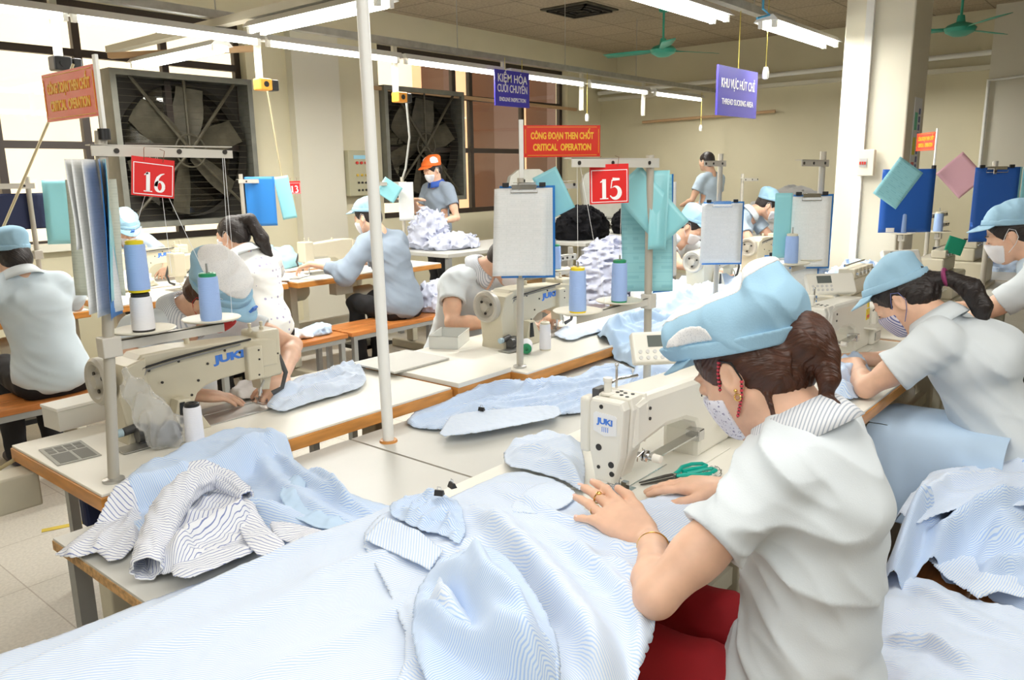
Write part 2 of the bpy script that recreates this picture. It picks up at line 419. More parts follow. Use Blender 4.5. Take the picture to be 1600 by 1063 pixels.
struct(MB().box((4.92, 6.9, 0), (5.5, 7.0, 2.93)), 'trim_2', M_panel)                                  # pilaster
struct(MB().box((10.35, 1.1, 0), (10.6, 1.75, 3.2)), 'trim_3', M_panel)                                # pilaster on the far wall
struct(MB().box((10.52, -4.5, 2.55), (10.6, 7.0, 2.6)), 'trim_4', M_panel)
cm = MB().box((6.0, 1.48, 0), (6.46, 1.93, ZC), bev=0.012)
struct(cm, 'column', M_col)
struct(MB().box((5.965, 1.735, 0), (5.999, 1.785, ZC)), 'trim_5', M_white)                            # cable trunking on the column
# windows
def window(name, op, vs, hs, back=0.1):
    x0, x1, z0, z1 = op; mb = MB(); y0, y1 = YW+back, YW+back+0.06
    for x in [x0+0.03, x1-0.03]+vs: mb.box((x-0.03, y0, z0), (x+0.03, y1, z1))
    for z in [z0+0.03, z1-0.03]+hs: mb.box((x0+0.06, y0+0.002, z-0.03), (x1-0.06, y1-0.002, z+0.03))
    o = struct(mb, name, M_dark)
    g = MB().box((x0+0.03, y0+0.025, z0+0.03), (x1-0.03, y0+0.031, z1-0.03)).build('window_pane', M_glass, o)
    return o
window('window_1', O1, [-1.6, -0.4, 0.6, 1.5, 2.31, 2.98, 3.72], [2.52, 1.78])
window('window_2', O2, [7.44, 7.75, 8.8], [2.44, 1.79])
struct(MB().box((O1[0], 6.93, 0.93), (3.05, 7.1, 0.99)), 'trim_6', M_panel)
# outside: neighbouring building close by
M_peach = mat('peach_render', (0.86, 0.52, 0.30), 0.9, var=0.06, vscale=1.2)
M_sunlit = mat('sunlit_pale_render', (0.92, 0.80, 0.58), 0.9, var=0.05, vscale=1.0)  # paler colour carries the overexposed light on the left stretch of wall
ob = thing('neighbouring_building', 'peach rendered building with dark shadow bands seen outside through the windows', 'building', (0, 9.6, 0))
MB().box((-8, 0, -1), (9.1, 0.4, 7)).build('wall_panel', M_sunlit, ob)
MB().box((9.1, 0.05, -1), (17, 0.45, 7)).build('wall_panel', M_peach, ob)
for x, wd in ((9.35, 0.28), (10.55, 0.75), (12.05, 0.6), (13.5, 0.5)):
    MB().box((x, -0.45, -1), (x+wd, 0.06, 7)).build('shadow_pier', mat('shadow_brown_render', (0.09, 0.045, 0.025), 0.8), ob)  # dark boxes stand in for vertical shadows, shade put into their colour
# exhaust fans
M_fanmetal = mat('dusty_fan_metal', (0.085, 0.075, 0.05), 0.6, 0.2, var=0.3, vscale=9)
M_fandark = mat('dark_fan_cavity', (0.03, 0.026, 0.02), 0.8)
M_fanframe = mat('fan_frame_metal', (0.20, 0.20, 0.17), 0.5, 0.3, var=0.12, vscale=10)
def exhaust_fan(xc, zc, s, label, tilt=0.0):
    t = thing('exhaust_fan', label, 'fan', (xc, 6.95, zc), 0, 'wall exhaust fans'); h = s/2
    mb = MB(); fw = 0.05
    for lo, hi in (((-h, -0.03, -h), (-h+fw, 0.25, h)), ((h-fw, -0.03, -h), (h, 0.25, h)), ((-h+fw, -0.03, -h), (h-fw, 0.25, -h+fw)), ((-h+fw, -0.03, h-fw), (h-fw, 0.25, h))): mb.box(lo, hi)
    mb.build('fan_frame', M_fanframe, t)
    sh = MB()
    for i in range(14):
        z = -h+fw+0.03+i*(s-2*fw-0.03)/14
        sh.sheet([[(-h+fw, 0.24, z), (h-fw, 0.24, z)], [(-h+fw, 0.19, z+0.07), (h-fw, 0.19, z+0.07)]])
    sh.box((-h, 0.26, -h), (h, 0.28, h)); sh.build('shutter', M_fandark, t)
    R = h-fw-0.03
    ring = MB(); n = 40
    ring.sheet([[(R*math.cos(2*PI*k/n), y, R*math.sin(2*PI*k/n)) for k in range(n+1)] for y in (0.02, 0.16)])
    vs = []
    for k in range(n+1):
        a = 2*PI*k/n; c_, s_ = math.cos(a), math.sin(a); m_ = max(abs(c_), abs(s_)); q = (h-fw)/m_
        vs.append(((R*c_, 0.16, R*s_), (q*c_, 0.16, q*s_)))
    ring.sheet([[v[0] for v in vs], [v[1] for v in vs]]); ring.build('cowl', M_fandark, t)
    hub = MB().lathe([(0.0, 0.02), (0.06, 0.02), (0.06, 0.14), (0.0, 0.14)], axis='y', n=20)
    hub.tube([(0.145*math.cos(2*PI*k/28), 0.0, 0.145*math.sin(2*PI*k/28)) for k in range(28)], 0.009, 6, closed=True); hub.build('hub', M_fanmetal, t)
    for k in range(6):
        a = 2*PI*k/6+0.35; rows = []
        for j in range(7):
            r = 0.06+j*(R-0.08)/6; wdt = 0.05+0.085*math.sin(PI*min(1, j/6+0.15)*0.72); tw = 0.75-0.06*j
            rows.append([(r*math.cos(a)-u*wdt*math.cos(tw)*math.sin(a), 0.1+u*wdt*math.sin(tw), r*math.sin(a)+u*wdt*math.cos(tw)*math.cos(a)) for u in (-1, -0.3, 0.4, 1)])
        MB().sheet(rows).build('fan_blade', M_fanmetal, t)
    for k in range(3):
        a = PI/2+2*PI*k/3; 
        if k == 0: pts = [(0, 0.01, 0), (0, 0.01, h-fw)]
        else: pts = [(0, 0.01, 0), ((h-fw)*(1 if k == 2 else -1), 0.01, -(h-fw))]
        MB().tube(pts, 0.014, 6).build('strut', M_fanmetal, t)
    for sx in (-1, 1): MB().tube([(0, 0.0, 0), (sx*(h-fw)*0.8, 0.0, h-fw)], 0.016, 6).build('strut', M_fanmetal, t)
    g = MB()
    for i in range(1, 22):
        z = -h+fw+i*(s-2*fw)/22; g.tube([(-h+fw, -0.025, z), (h-fw, -0.025, z)], 0.0016, 4, caps=False)
    g.build('guard_wire', M_fanmetal, t)
    return t
exhaust_fan(3.80, 1.74, 1.33, 'large square wall exhaust fan at left behind the number 16 sign')
exhaust_fan(6.78, 1.83, 1.30, 'large square wall exhaust fan behind the person in an orange cap')
# slanting boards and timber strut near the windows
o = MB().box((-0.6, -0.03, -0.02), (0.6, 0.03, 0.02)).build('wooden_batten', mat('pale_timber', (0.55, 0.36, 0.2), 0.6)); o.matrix_world = Matrix.Translation((3.35, 6.1, 2.46)) @ Euler((0, -0.02, -0.95)).to_matrix().to_4x4(); tagit(o, 'brown wooden batten slanting past the upper window above the left exhaust fan', 'batten')
o = MB().box((-1.95, -0.02, -0.02), (1.95, 0.02, 0.02)).build('wooden_batten', mat('pale_timber', (0.55, 0.36, 0.2), 0.6)); o.matrix_world = Matrix.Translation((7.95, 6.978, 2.42)) @ Euler((0, 0.012, 0.0)).to_matrix().to_4x4(); tagit(o, 'thin wooden batten running behind the blue inspection sign', 'batten')
# control box
t = thing('control_box', 'beige wall control box with red and yellow buttons between the fans', 'electrical box', (5.68, 6.84, 1.52))
MB().box((-0.17, 0, -0.24), (0.17, 0.16, 0.24), bev=0.008).build('box_body', mat('box_beige', (0.42, 0.40, 0.27), 0.5), t)
MB().box((-0.1, -0.004, 0.15), (0.1, 0.001, 0.19)).build('label_plate', mat('label_blue', (0.3, 0.6, 0.75), 0.5), t)
for i in range(3):
    MB().lathe([(0, 0), (0.016, 0), (0.016, 0.014), (0, 0.014)], (-0.06+i*0.06, -0.014, 0.11), 'y', 10).build('button', mat('button_red', (0.6, 0.03, 0.02), 0.4), t)
for i in range(3):
    MB().lathe([(0, 0), (0.014, 0), (0.014, 0.014), (0, 0.014)], (-0.06+i*0.06, -0.014, -0.02), 'y', 10).build('button', mat('button_yellow', (0.6, 0.4, 0.05), 0.4), t)
for i in range(6):
    MB().lathe([(0, 0), (0.012, 0), (0.012, 0.012), (0, 0.012)], (-0.05+(i % 3)*0.05, -0.012, -0.1-0.08*(i//3)), 'y', 10).build('button', M_black, t)
# ceiling vent, ceiling fans, pipes
t = thing('ceiling_vent', 'dark square air vent set in the tiled ceiling', 'vent', (7.37, 5.15, 3.2))
MB().box((-0.3, -0.3, -0.015), (0.3, 0.3, 0.002)).build('vent_frame', M_fanmetal, t)
for i in range(3):
    q = 0.24-0.08*i; m_ = MB()
    for sx, sy in ((1, 0), (-1, 0), (0, 1), (0, -1)): m_.box((sx*q-0.012-abs(sy)*q, sy*q-0.012-abs(sx)*q, -0.035), (sx*q+0.012+abs(sy)*q, sy*q+0.012+abs(sx)*q, -0.014))
    m_.build('slat', M_fandark, t)
M_green = mat('turquoise_enamel', (0.05, 0.42, 0.30), 0.4)
def ceiling_fan(p, a0, label):
    t = thing('ceiling_fan', label, 'ceiling fan', p, 0, 'turquoise ceiling fans'); dz = ZC-p[2]
    MB().lathe([(0.0, 0), (0.012, 0), (0.012, dz-0.06), (0.05, dz-0.05), (0.06, dz), (0, dz)], n=14).build('down_rod', M_green, t)
    MB().lathe([(0, -0.09), (0.06, -0.085), (0.125, -0.05), (0.14, -0.015), (0.11, 0.015), (0.04, 0.04), (0.03, 0.1), (0, 0.1)], n=24).build('motor', M_green, t)
    for k in range(3):
        a = a0+2*PI*k/3; c_, s_ = math.cos(a), math.sin(a)
        rows = [[(r*c_-u*wd*s_, r*s_+u*wd*c_, -0.02+u*0.012) for u in (-1, 0, 1)] for r, wd in ((0.12, 0.02), (0.2, 0.03), (0.25, 0.06), (0.6, 0.07), (0.7, 0.06))]
        b = MB().sheet(rows).build('fan_blade', M_green, t); md = b.modifiers.new('s', 'SOLIDIFY'); md.thickness = 0.004
ceiling_fan((7.9, 4.43, 2.78), -0.45, 'turquoise ceiling fan left of the cream column')
ceiling_fan((8.75, 1.76, 2.78), -0.35, 'turquoise ceiling fan right of the cream column')
def pipe(name, pts, r, m, label, cat): return tagit(MB().tube(pts, r, 10).build(name, m), label, cat)
pipe('conduit_pipe', [(10.45, 6.95, 2.66), (10.45, 1.9, 2.72), (10.45, -4.4, 2.72)], 0.03, M_white, 'pale conduit pipe running high along the far wall', 'pipe')
pipe('conduit_pipe', [(10.3, 1.74, 0.0), (10.3, 1.74, 2.41), (10.3, 0.2, 2.5)], 0.022, M_white, 'white conduit pipe bent upright at far right behind the blue boards', 'pipe')
pipe('conduit_pipe', [(10.5, 6.2, 2.2), (10.5, 4.2, 2.24)], 0.02, mat('pale_timber', (0.55, 0.36, 0.2), 0.6), 'thin tan pipe on the far wall below the lamps', 'pipe')
# ================================================================ fluorescent lamps in rows
M_tube = mat('lit_fluorescent_tube', (1.0, 0.99, 0.9), 0.4, emit=14.0)
M_fix = mat('lamp_fixture_white', (0.72, 0.72, 0.70), 0.45)
def lamp(p, along, label, n=1, power=9.0, L=1.2, tilt=0.0, group='fluorescent lamps on the overhead rails', hood=True):
    power *= 1.6
    """p = centre of the tube; along = angle of the tube in plan"""
    t = thing('fluorescent_lamp', label, 'lamp', p, along, group); t.rotation_euler = (0, tilt, along)
    hd = MB(); wd = 0.05 if n == 1 else 0.085
    hd.prism([(-wd, 0.012), (-wd*0.5, 0.055), (wd*0.5, 0.055), (wd, 0.012), (wd*0.6, 0.02), (-wd*0.6, 0.02)], -L/2-0.03, L/2+0.03, 'x'); hd.build('fixture', M_fix, t)
    ys = [0] if n == 1 else [-0.045, 0.045]
    for y in ys:
        tb = MB().tube([(-L/2+0.02, y, -0.008), (L/2-0.02, y, -0.008)], 0.0145, 10).build('tube', M_tube, t)
        for sx in (-1, 1): MB().box((sx*L/2-0.014, y-0.015, -0.024), (sx*L/2+0.014, y+0.015, 0.02)).build('lamp_holder', M_white, tb)
    if power:
        a = area('tube_light', (0, 0, -0.03), L-0.1, 0.05*n, power*n); a.parent = t
    return t
wd_ = ['fluorescent lamp out at the left end of the left rail', 'fluorescent lamp at top left corner above the red sign', 'fluorescent lamp above the left exhaust fan', 'fluorescent lamp between the white pole and the yellow outlet box', 'fluorescent lamp just left of the blue inspection sign', 'fluorescent lamp right of the blue inspection sign', 'second fluorescent lamp right of the blue inspection sign', 'farthest fluorescent lamp of the long rail near the far corner']
LX = [0.15, 1.45, 2.70, 3.98, 5.28, 6.62, 7.95, 9.35]
for x, lb in zip(LX, wd_): lamp((x, 5.0, 2.41), 0, lb)
# rail with uprights and socket boxes over the two back rows
t = thing('overhead_rail', 'long grey cable rail carrying the left row of lamps', 'rail', (0, 5.0, 2.52))
MB().box((-1.5, -0.03, 0), (10.5, 0.03, 0.05)).build('rail', M_galv, t)
for x in (2.02, 3.34, 4.62, 6.0, 7.3, 8.6): MB().box((x-0.02, 0.06, -0.37), (x+0.02, 0.09, 0.05)).build('drop_bar', M_panel, t)
for x in (0.5, 3.0, 5.3, 6.9, 8.3): MB().tube([(x, 0, 0.05), (x, 0, 0.68)], 0.004, 6).build('hanger', M_galv, t)
def outlet(p, m, label):
    t = thing('outlet_box', label, 'socket box', p, 0, 'socket boxes hung on the drop bars')
    MB().box((-0.07, -0.045, -0.04), (0.03, 0.045, 0.04), bev=0.01).build('housing', m, t)
    MB().box((0.035, -0.04, -0.04), (0.085, 0.04, 0.035), bev=0.008).build('plug', M_black, t)
    MB().lathe([(0, 0), (0.02, 0), (0.02, 0.004), (0, 0.004)], (-0.02, -0.049, 0), 'y', 12).build('socket', M_black, t)
outlet((2.02, 5.01, 2.15), M_black, 'black socket box behind the red sign at left')
outlet((3.34, 5.01, 2.13), M_orange_pl, 'orange socket box above the small number 13 sign')
outlet((4.62, 5.01, 2.12), M_orange_pl, 'orange socket box just right of the white pole')
pipe('hanging_cable', [(3.3, 4.93, 2.08), (3.33, 4.93, 1.8), (3.38, 4.95, 1.5)], 0.006, mat('tan_cable', (0.5, 0.42, 0.25), 0.6), 'tan cable hanging from the orange socket box at left', 'cable')
pipe('hanging_cable', [(4.6, 4.93, 2.07), (4.61, 4.92, 1.8), (4.58, 4.95, 1.55), (4.5, 5.0, 1.3)], 0.009, M_metal, 'grey cable hanging from the orange socket box beside the white pole', 'cable')
pipe('hanging_cable', [(1.9, 4.6, 2.1), (1.6, 4.5, 1.6), (1.3, 4.4, 1.1)], 0.007, mat('tan_cable', (0.5, 0.42, 0.25), 0.6), 'tan cable slanting down across the left window', 'cable')
# cross lamps, front lamps
lamp((3.02, 3.98, 2.40), PI/2, 'pair of fluorescent tubes crossing at the top beside the white pole', 2)
lamp((3.16, 5.85, 2.38), PI/2, 'pair of fluorescent tubes slanting before the upper left window', 2, power=5)
lamp((4.15, 2.28, 2.40), 0, 'pair of fluorescent tubes at the top edge of the room centre', 2, power=9)
lamp((5.85, 2.18, 2.42), 0, 'pair of fluorescent tubes hung with blue cord left of the column', 2, power=9)
lamp((9.4, 2.42, 2.42), 0, 'short lit lamp seen right of the column', 1, L=0.6)
pipe('hanger_rod', [(9.4, 2.42, 2.47), (9.4, 2.42, 3.2)], 0.006, M_galv, 'thin rod holding the short lamp right of the column', 'rod')
t = thing('overhead_rail', 'grey rail above the near lamps ending left of the column', 'rail', (0, 2.3, 2.5))
MB().box((-1.5, -0.03, 0), (5.95, 0.03, 0.05)).build('rail', M_galv, t)
for x in (1.0, 3.3, 5.3): MB().tube([(x, 0, 0.05), (x, 0, 0.7)], 0.004, 6).build('hanger', M_galv, t)
t = thing('overhead_rail', 'grey cross rail carrying a lamp pair near the white pole', 'rail', (3.02, 0, 2.47))
MB().box((-0.04, 2.34, 0), (0.04, 6.6, 0.05)).build('rail', M_panel, t)
pipe('tied_rope', [(5.2, 2.2, 2.62), (5.16, 2.18, 2.5), (5.22, 2.16, 2.47), (5.12, 2.2, 2.44)], 0.008, mat('blue_cord', (0.1, 0.45, 0.75), 0.5), 'bright blue cord tying the lamp left of the column', 'cord')
# blue signs hung on cords
M_bluesign = mat('blue_sign', (0.05, 0.04, 0.42), 0.4)
M_wtext = mat('white_lettering', (0.9, 0.9, 0.9), 0.5)
M_cordy = mat('yellow_cord', (0.6, 0.5, 0.1), 0.5)
def hang_sign(p, w_, h_, yaw, lines, label, cords):
    t = thing('hanging_sign', label, 'sign', p, yaw)
    MB().box((-w_/2, -0.006, -h_/2), (w_/2, 0.006, h_/2)).build('board', M_bluesign, t)
    for s_, z, sz, sx in lines: text('lettering', s_, sz, M_wtext, t, frame((0, -0.0075, z), (1, 0, 0), (0, 0, 1), (0, -1, 0)), 0.012, sx)
    c = MB()
    for x, z in cords: c.tube([(x, 0, h_/2), (x, 0, z)], 0.003, 6)
    c.build('cord', M_cordy, t)
hang_sign((5.92, 4.90, 2.265), 0.50, 0.32, 0.0, [('KIỂM HÓA', 0.085, 0.1, 0.9), ('CUỐI CHUYỀN', -0.005, 0.095, 0.68), ('ENDLINE INSPECTION', -0.1, 0.05, 0.78)], 'blue hanging sign with white lettering before the middle window', [(-0.1, 0.27), (0.15, 0.27)])
hang_sign((5.05, 2.28, 1.985), 0.6, 0.3, -0.0, [('KHU VỰC HÚT CHỈ', 0.045, 0.08, 0.72), ('THREAD SUCKING AREA', -0.065, 0.05, 0.86)], 'blue hanging sign with white lettering left of the cream column', [(0.0, 0.5)])
def pull(p, label):
    t = thing('pull_switch', label, 'switch', p, 0, 'white pull switches on yellow cords')
    MB().tube([(0, 0, 0), (0, 0, 0.42)], 0.003, 6).build('cord', M_cordy, t)
    MB().lathe([(0, -0.08), (0.018, -0.075), (0.022, -0.03), (0.014, 0.0), (0, 0)], n=12).build('switch_body', M_white, t)
pull((7.2, 4.93, 2.1), 'white pull switch on a yellow cord right of the blue inspection sign')
pull((9.9, 4.96, 2.08), 'white pull switch on a yellow cord against the far wall')
pull((5.3, 2.2, 2.16), 'white pull switch above the blue sign left of the column')
# switch box and sticker strip on the column
t = thing('switch_box', 'cream breaker box with red switches on the column', 'switch box', (5.96, 1.7, 1.53))
MB().box((-0.05, -0.055, -0.09), (0.0, 0.055, 0.09), bev=0.006).build('box_body', M_col, t)
MB().box((-0.056, -0.01, -0.03), (-0.049, 0.04, 0.03)).build('breaker', mat('breaker_grey', (0.5, 0.5, 0.48), 0.4), t)
for i in range(3): MB().box((-0.062, -0.004+0.016*i, -0.012), (-0.055, 0.006+0.016*i, 0.008)).build('toggle', mat('button_red', (0.6, 0.03, 0.02), 0.4), t)
t = thing('notice_strip', 'vertical paper notice with green, yellow and red blocks on the column side', 'notice', (6.25, 1.475, 1.67))
MB().box((-0.09, -0.002, -0.3), (0.11, 0.003, 0.3)).build('paper', mat('paper_white', (0.82, 0.83, 0.84), 0.7), t)
for z, c, nm in ((0.14, (0.2, 0.65, 0.45), 'green'), (-0.03, (0.75, 0.7, 0.1), 'yellow'), (-0.2, (0.75, 0.2, 0.2), 'red')):
    MB().box((-0.07, -0.004, z-0.06), (0.0, -0.0005, z+0.06)).build('colour_block', mat('block_'+nm, c, 0.6), t)
mb_ = MB()
for i in range(9): mb_.box((0.03, -0.004, -0.25+0.055*i), (0.07, -0.0005, -0.21+0.055*i))
mb_.build('print_lines', mat('ink_blue', (0.15, 0.17, 0.35), 0.6), t)
# ================================================================ furniture
M_lam = mat('white_laminate', (0.84, 0.82, 0.74), 0.35, var=0.02, vscale=5)
M_greylam = mat('grey_laminate', (0.60, 0.60, 0.56), 0.4, var=0.03, vscale=5)
M_wood = mat('varnished_orange_wood', (0.62, 0.27, 0.06), 0.35, var=0.25, vscale=6, stretch=(1, 1, 6))
M_wood2 = mat('varnished_bench_wood', (0.52, 0.19, 0.05), 0.3, var=0.3, vscale=5, stretch=(1, 8, 8))
M_chip = mat('particle_board', (0.55, 0.33, 0.14), 0.7, var=0.35, vscale=90)
M_iron = mat('grey_iron_leg', (0.34, 0.35, 0.34), 0.5, 0.2)
M_castgrey = mat('cream_motor_paint', (0.60, 0.57, 0.45), 0.45, var=0.05)
M_navy = mat('navy_pad', (0.012, 0.02, 0.07), 0.7)
def sew_table(x0, x1, y0, y1, label, z=0.76, grp='sewing tables', top=None, legs=True, motor_at=None, op=-1):
    """white-topped sewing table with wooden edge and iron stand; op = side (sign of y) where the operator sits"""
    cx, cy = (x0+x1)/2, (y0+y1)/2; t = thing('sewing_table', label, 'table', (cx, cy, 0), 0, grp); hx, hy = (x1-x0)/2, (y1-y0)/2
    MB().box((-hx+0.004, -hy+0.004, z-0.008), (hx-0.004, hy-0.004, z), bev=0.002).build('tabletop', top or M_lam, t)
    MB().box((-hx, -hy, z-0.045), (hx, hy, z-0.008), bev=0.003).build('wooden_edge', M_wood, t)
    if legs:
        for sx in (-1, 1):
            MB().box((sx*(hx-0.12)-0.03, -0.04, 0.08), (sx*(hx-0.12)+0.03, 0.04, z-0.045), bev=0.006).build('leg', M_castgrey, t)
            MB().box((sx*(hx-0.12)-0.03, -hy+0.03, 0.0), (sx*(hx-0.12)+0.03, hy-0.03, 0.07), bev=0.01).build('foot', M_castgrey, t)
        MB().box((-hx+0.15, -0.02, 0.2), (hx-0.15, 0.02, 0.26)).build('cross_bar', M_castgrey, t)
        mx = 0 if motor_at is None else motor_at-cx
        m = MB().lathe([(0, -0.13), (0.07, -0.12), (0.085, -0.08), (0.085, 0.08), (0.06, 0.12), (0, 0.13)], (mx, 0.0, z-0.22), 'x', 20).build('motor', M_castgrey, t)
        MB().box((mx-0.2, op*0.08-0.12, 0.14), (mx+0.12, op*0.08+0.12, 0.17)).build('pedal', M_black, t)
        MB().box((mx-0.42, op*(hy-0.1)-0.04, z-0.15), (mx-0.26, op*(hy-0.1)+0.05, z-0.05), bev=0.006).build('switch_unit', M_castgrey, t)
    return t
# near row (workers face the window wall)
sew_table(0.86, 2.36, 0.66, 1.27, 'near sewing table under the heaped pale blue cloth', motor_at=1.9, op=-1)
sew_table(2.38, 3.62, 0.66, 1.27, 'sewing table of the bending worker with a long ponytail', motor_at=3.2, op=-1)
sew_table(3.66, 4.9, 0.66, 1.27, 'sewing table of the far right masked worker', motor_at=4.3, op=-1)
sew_table(4.94, 5.95, 0.66, 1.27, 'sewing table at the foot of the column under the blue board', motor_at=5.4, op=-1)
sew_table(6.0, 7.25, 0.66, 1.27, 'farthest sewing table of the near row beyond the column', motor_at=6.6, op=-1)
# facing row
sew_table(0.72, 1.93, 1.89, 2.48, 'white sewing table with wooden edge below the number 16 sign', motor_at=1.0, op=1)
sew_table(2.24, 3.62, 1.80, 2.44, 'sewing table below the number 15 sign', motor_at=2.6, op=1)
sew_table(3.80, 5.1, 1.81, 2.44, 'sewing table of the capped worker behind the hanging cyan papers', motor_at=4.5, op=1)
sew_table(5.3, 5.95, 2.0, 2.6, 'sewing table beside the column', motor_at=5.5, op=1)
# loose boards bridging the facing tables
t = thing('bridge_board', 'white laminate board with orange edge bridging tables 16 and 15', 'board', (2.08, 2.13, 0))
MB().box((-0.14, -0.26, 0.757), (0.15, 0.25, 0.775), bev=0.002).build('board_top', M_lam, t); MB().box((-0.14, -0.255, 0.72), (0.15, 0.245, 0.757)).build('wooden_edge', M_wood, t)
t = thing('hardboard_sheet', 'thin pale grey sheet lying on the facing tables beside the white pole', 'board', (2.04, 2.27, 0.776))
MB().box((-0.15, -0.12, 0.001), (0.14, 0.13, 0.008)).build('sheet', M_greylam, t)
# centre boards
def centre(x0, x1, lb, m=M_greylam):
    t = thing('centre_table', lb, 'table', ((x0+x1)/2, 1.585, 0), 0, 'grey centre tables between the sewing rows'); hx = (x1-x0)/2
    MB().box((-hx+0.002, -0.293, 0.694), (hx-0.002, 0.293, 0.70)).build('tabletop', m, t)
    MB().box((-hx, -0.295, 0.672), (hx, 0.295, 0.694)).build('particle_core', M_chip, t)
    for sx in (-1, 1):
        MB().box((sx*(hx-0.04)-0.018, -0.285, 0), (sx*(hx-0.04)+0.018, -0.25, 0.672)).build('leg', M_iron, t)
        MB().box((sx*(hx-0.04)-0.018, 0.25, 0), (sx*(hx-0.04)+0.018, 0.285, 0.672)).build('leg', M_iron, t)
        MB().box((sx*(hx-0.05)-0.01, -0.25, 0.1), (sx*(hx-0.05)+0.01, -0.0, 0.65)).build('side_board', M_iron if sx > 0 else mat('plain_orange_board', (0.65, 0.30, 0.07), 0.45), t)
    MB().box((-hx+0.06, -0.01, 0.35), (hx-0.06, 0.01, 0.67)).build('middle_board', M_iron, t)
    return t
centre(0.60, 1.455, 'grey centre table at left with a chipboard edge under the striped shirt')
centre(1.46, 2.9, 'grey centre table the white pole stands on')
centre(2.905, 4.4, 'grey centre table under the heaped blue cloth behind the near cap')
centre(4.405, 5.9, 'farthest grey centre table before the column')
# white pole
t = thing('white_pole', 'tall white pole rising from the grey centre table', 'pole', (1.516, 1.767, 0.70))
MB().tube([(0, 0, 0.0), (-0.012, 0.012, 1.9)], 0.0175, 18).build('pole', M_white, t)
MB().lathe([(0, 0.0), (0.028, 0.0), (0.026, 0.006), (0, 0.006)], n=18).build('collar', M_wood, t)
# benches
def bench(x0, x1, y0, y1, label, z=0.45):
    t = thing('bench', label, 'bench', ((x0+x1)/2, (y0+y1)/2, 0), 0, 'wooden benches with iron legs'); hx, hy = (x1-x0)/2, (y1-y0)/2
    for s in (-1, 1): MB().box((-hx, s*hy/2-hy/2+0.004, z-0.03), (hx, s*hy/2+hy/2-0.004, z), bev=0.004).build('plank', M_wood2, t)
    MB().box((-hx+0.02, -hy+0.01, z-0.06), (hx-0.02, -hy+0.035, z-0.03)).box((-hx+0.02, hy-0.035, z-0.06), (hx-0.02, hy-0.01, z-0.03)).build('apron', M_iron, t)
    for sx in (-1, 1):
        for sy in (-1, 1): MB().box((sx*(hx-0.04)-0.016, sy*(hy-0.03)-0.016, 0), (sx*(hx-0.04)+0.016, sy*(hy-0.03)+0.016, z-0.03)).build('leg', M_iron, t)
    return t
bench(0.95, 1.95, 0.10, 0.40, 'wooden bench under the near worker in red trousers')
bench(2.0, 3.2, 0.12, 0.44, 'wooden bench heaped with blue garments at right')
bench(3.3, 4.4, 0.12, 0.44, 'bench of the far right worker')
bench(1.0, 1.98, 2.72, 3.02, 'bench of the worker at machine 16')
bench(2.3, 3.3, 2.72, 3.02, 'bench of the worker at machine 15')
bench(0.95, 2.05, 4.08, 4.42, 'wooden bench of the capped worker at far left')
bench(2.35, 3.3, 4.2, 4.52, 'wooden bench with loose scraps right of the dotted blouse')
bench(3.33, 4.4, 4.2, 4.55, 'wooden bench of the worker in a grey shirt')
bench(4.0, 5.0, 2.85, 3.15, 'bench of the capped worker behind the cyan papers')
bench(5.2, 6.0, 3.38, 3.82, 'low bench under the sagging stack of lavender grey shirts', 0.35)
# back rows
sew_table(0.4, 1.9, 4.78, 5.33, 'back row sewing table before the capped worker at far left', motor_at=1.6, op=-1)
sew_table(2.05, 3.25, 4.78, 5.33, 'back row sewing table before the worker in a dotted blouse', motor_at=2.9, op=-1)
sew_table(3.3, 4.75, 4.74, 5.28, 'back row sewing table before the worker in a grey shirt', motor_at=4.1, op=-1)
sew_table(2.0, 3.25, 5.38, 5.95, 'window side table heaped with pale trimmings', motor_at=2.8, op=1)
sew_table(3.3, 4.7, 5.38, 5.95, 'window side table with the covered machine', motor_at=3.9, op=1)
# grey inspection table
def plain_table(x0, x1, y0, y1, z, label, m=M_greylam):
    t = thing('work_table', label, 'table', ((x0+x1)/2, (y0+y1)/2, 0), 0); hx, hy = (x1-x0)/2, (y1-y0)/2
    MB().box((-hx, -hy, z-0.035), (hx, hy, z), bev=0.004).build('tabletop', m, t)
    MB().box((-hx+0.03, -hy+0.03, 0.3), (hx-0.03, hy-0.03, 0.32)).build('shelf', M_chip, t)
    for sx in (-1, 1):
        for sy in (-1, 1): MB().box((sx*(hx-0.04)-0.022, sy*(hy-0.04)-0.022, 0), (sx*(hx-0.04)+0.022, sy*(hy-0.04)+0.022, z-0.035)).build('leg', M_iron, t)
    return t
plain_table(5.0, 6.5, 4.9, 5.65, 0.8, 'grey inspection table with crumpled shirts before the orange cap')
plain_table(6.7, 8.7, 4.6, 5.5, 0.78, 'grey table under black garments before the far wall')
plain_table(7.3, 9.6, 2.4, 3.6, 0.8, 'long table under grey covered heaps near the far wall')
# floor tape
tagit(MB().box((0, 0, 0.0), (0.3, 0.035, 0.0015)).build('floor_tape', mat('yellow_tape', (0.6, 0.45, 0.05), 0.5)), 'strip of yellow tape on the floor at left', 'tape').matrix_world = Matrix.Translation((1.12, 3.62, 0.0005)) @ Matrix.Rotation(-0.35, 4, 'Z')
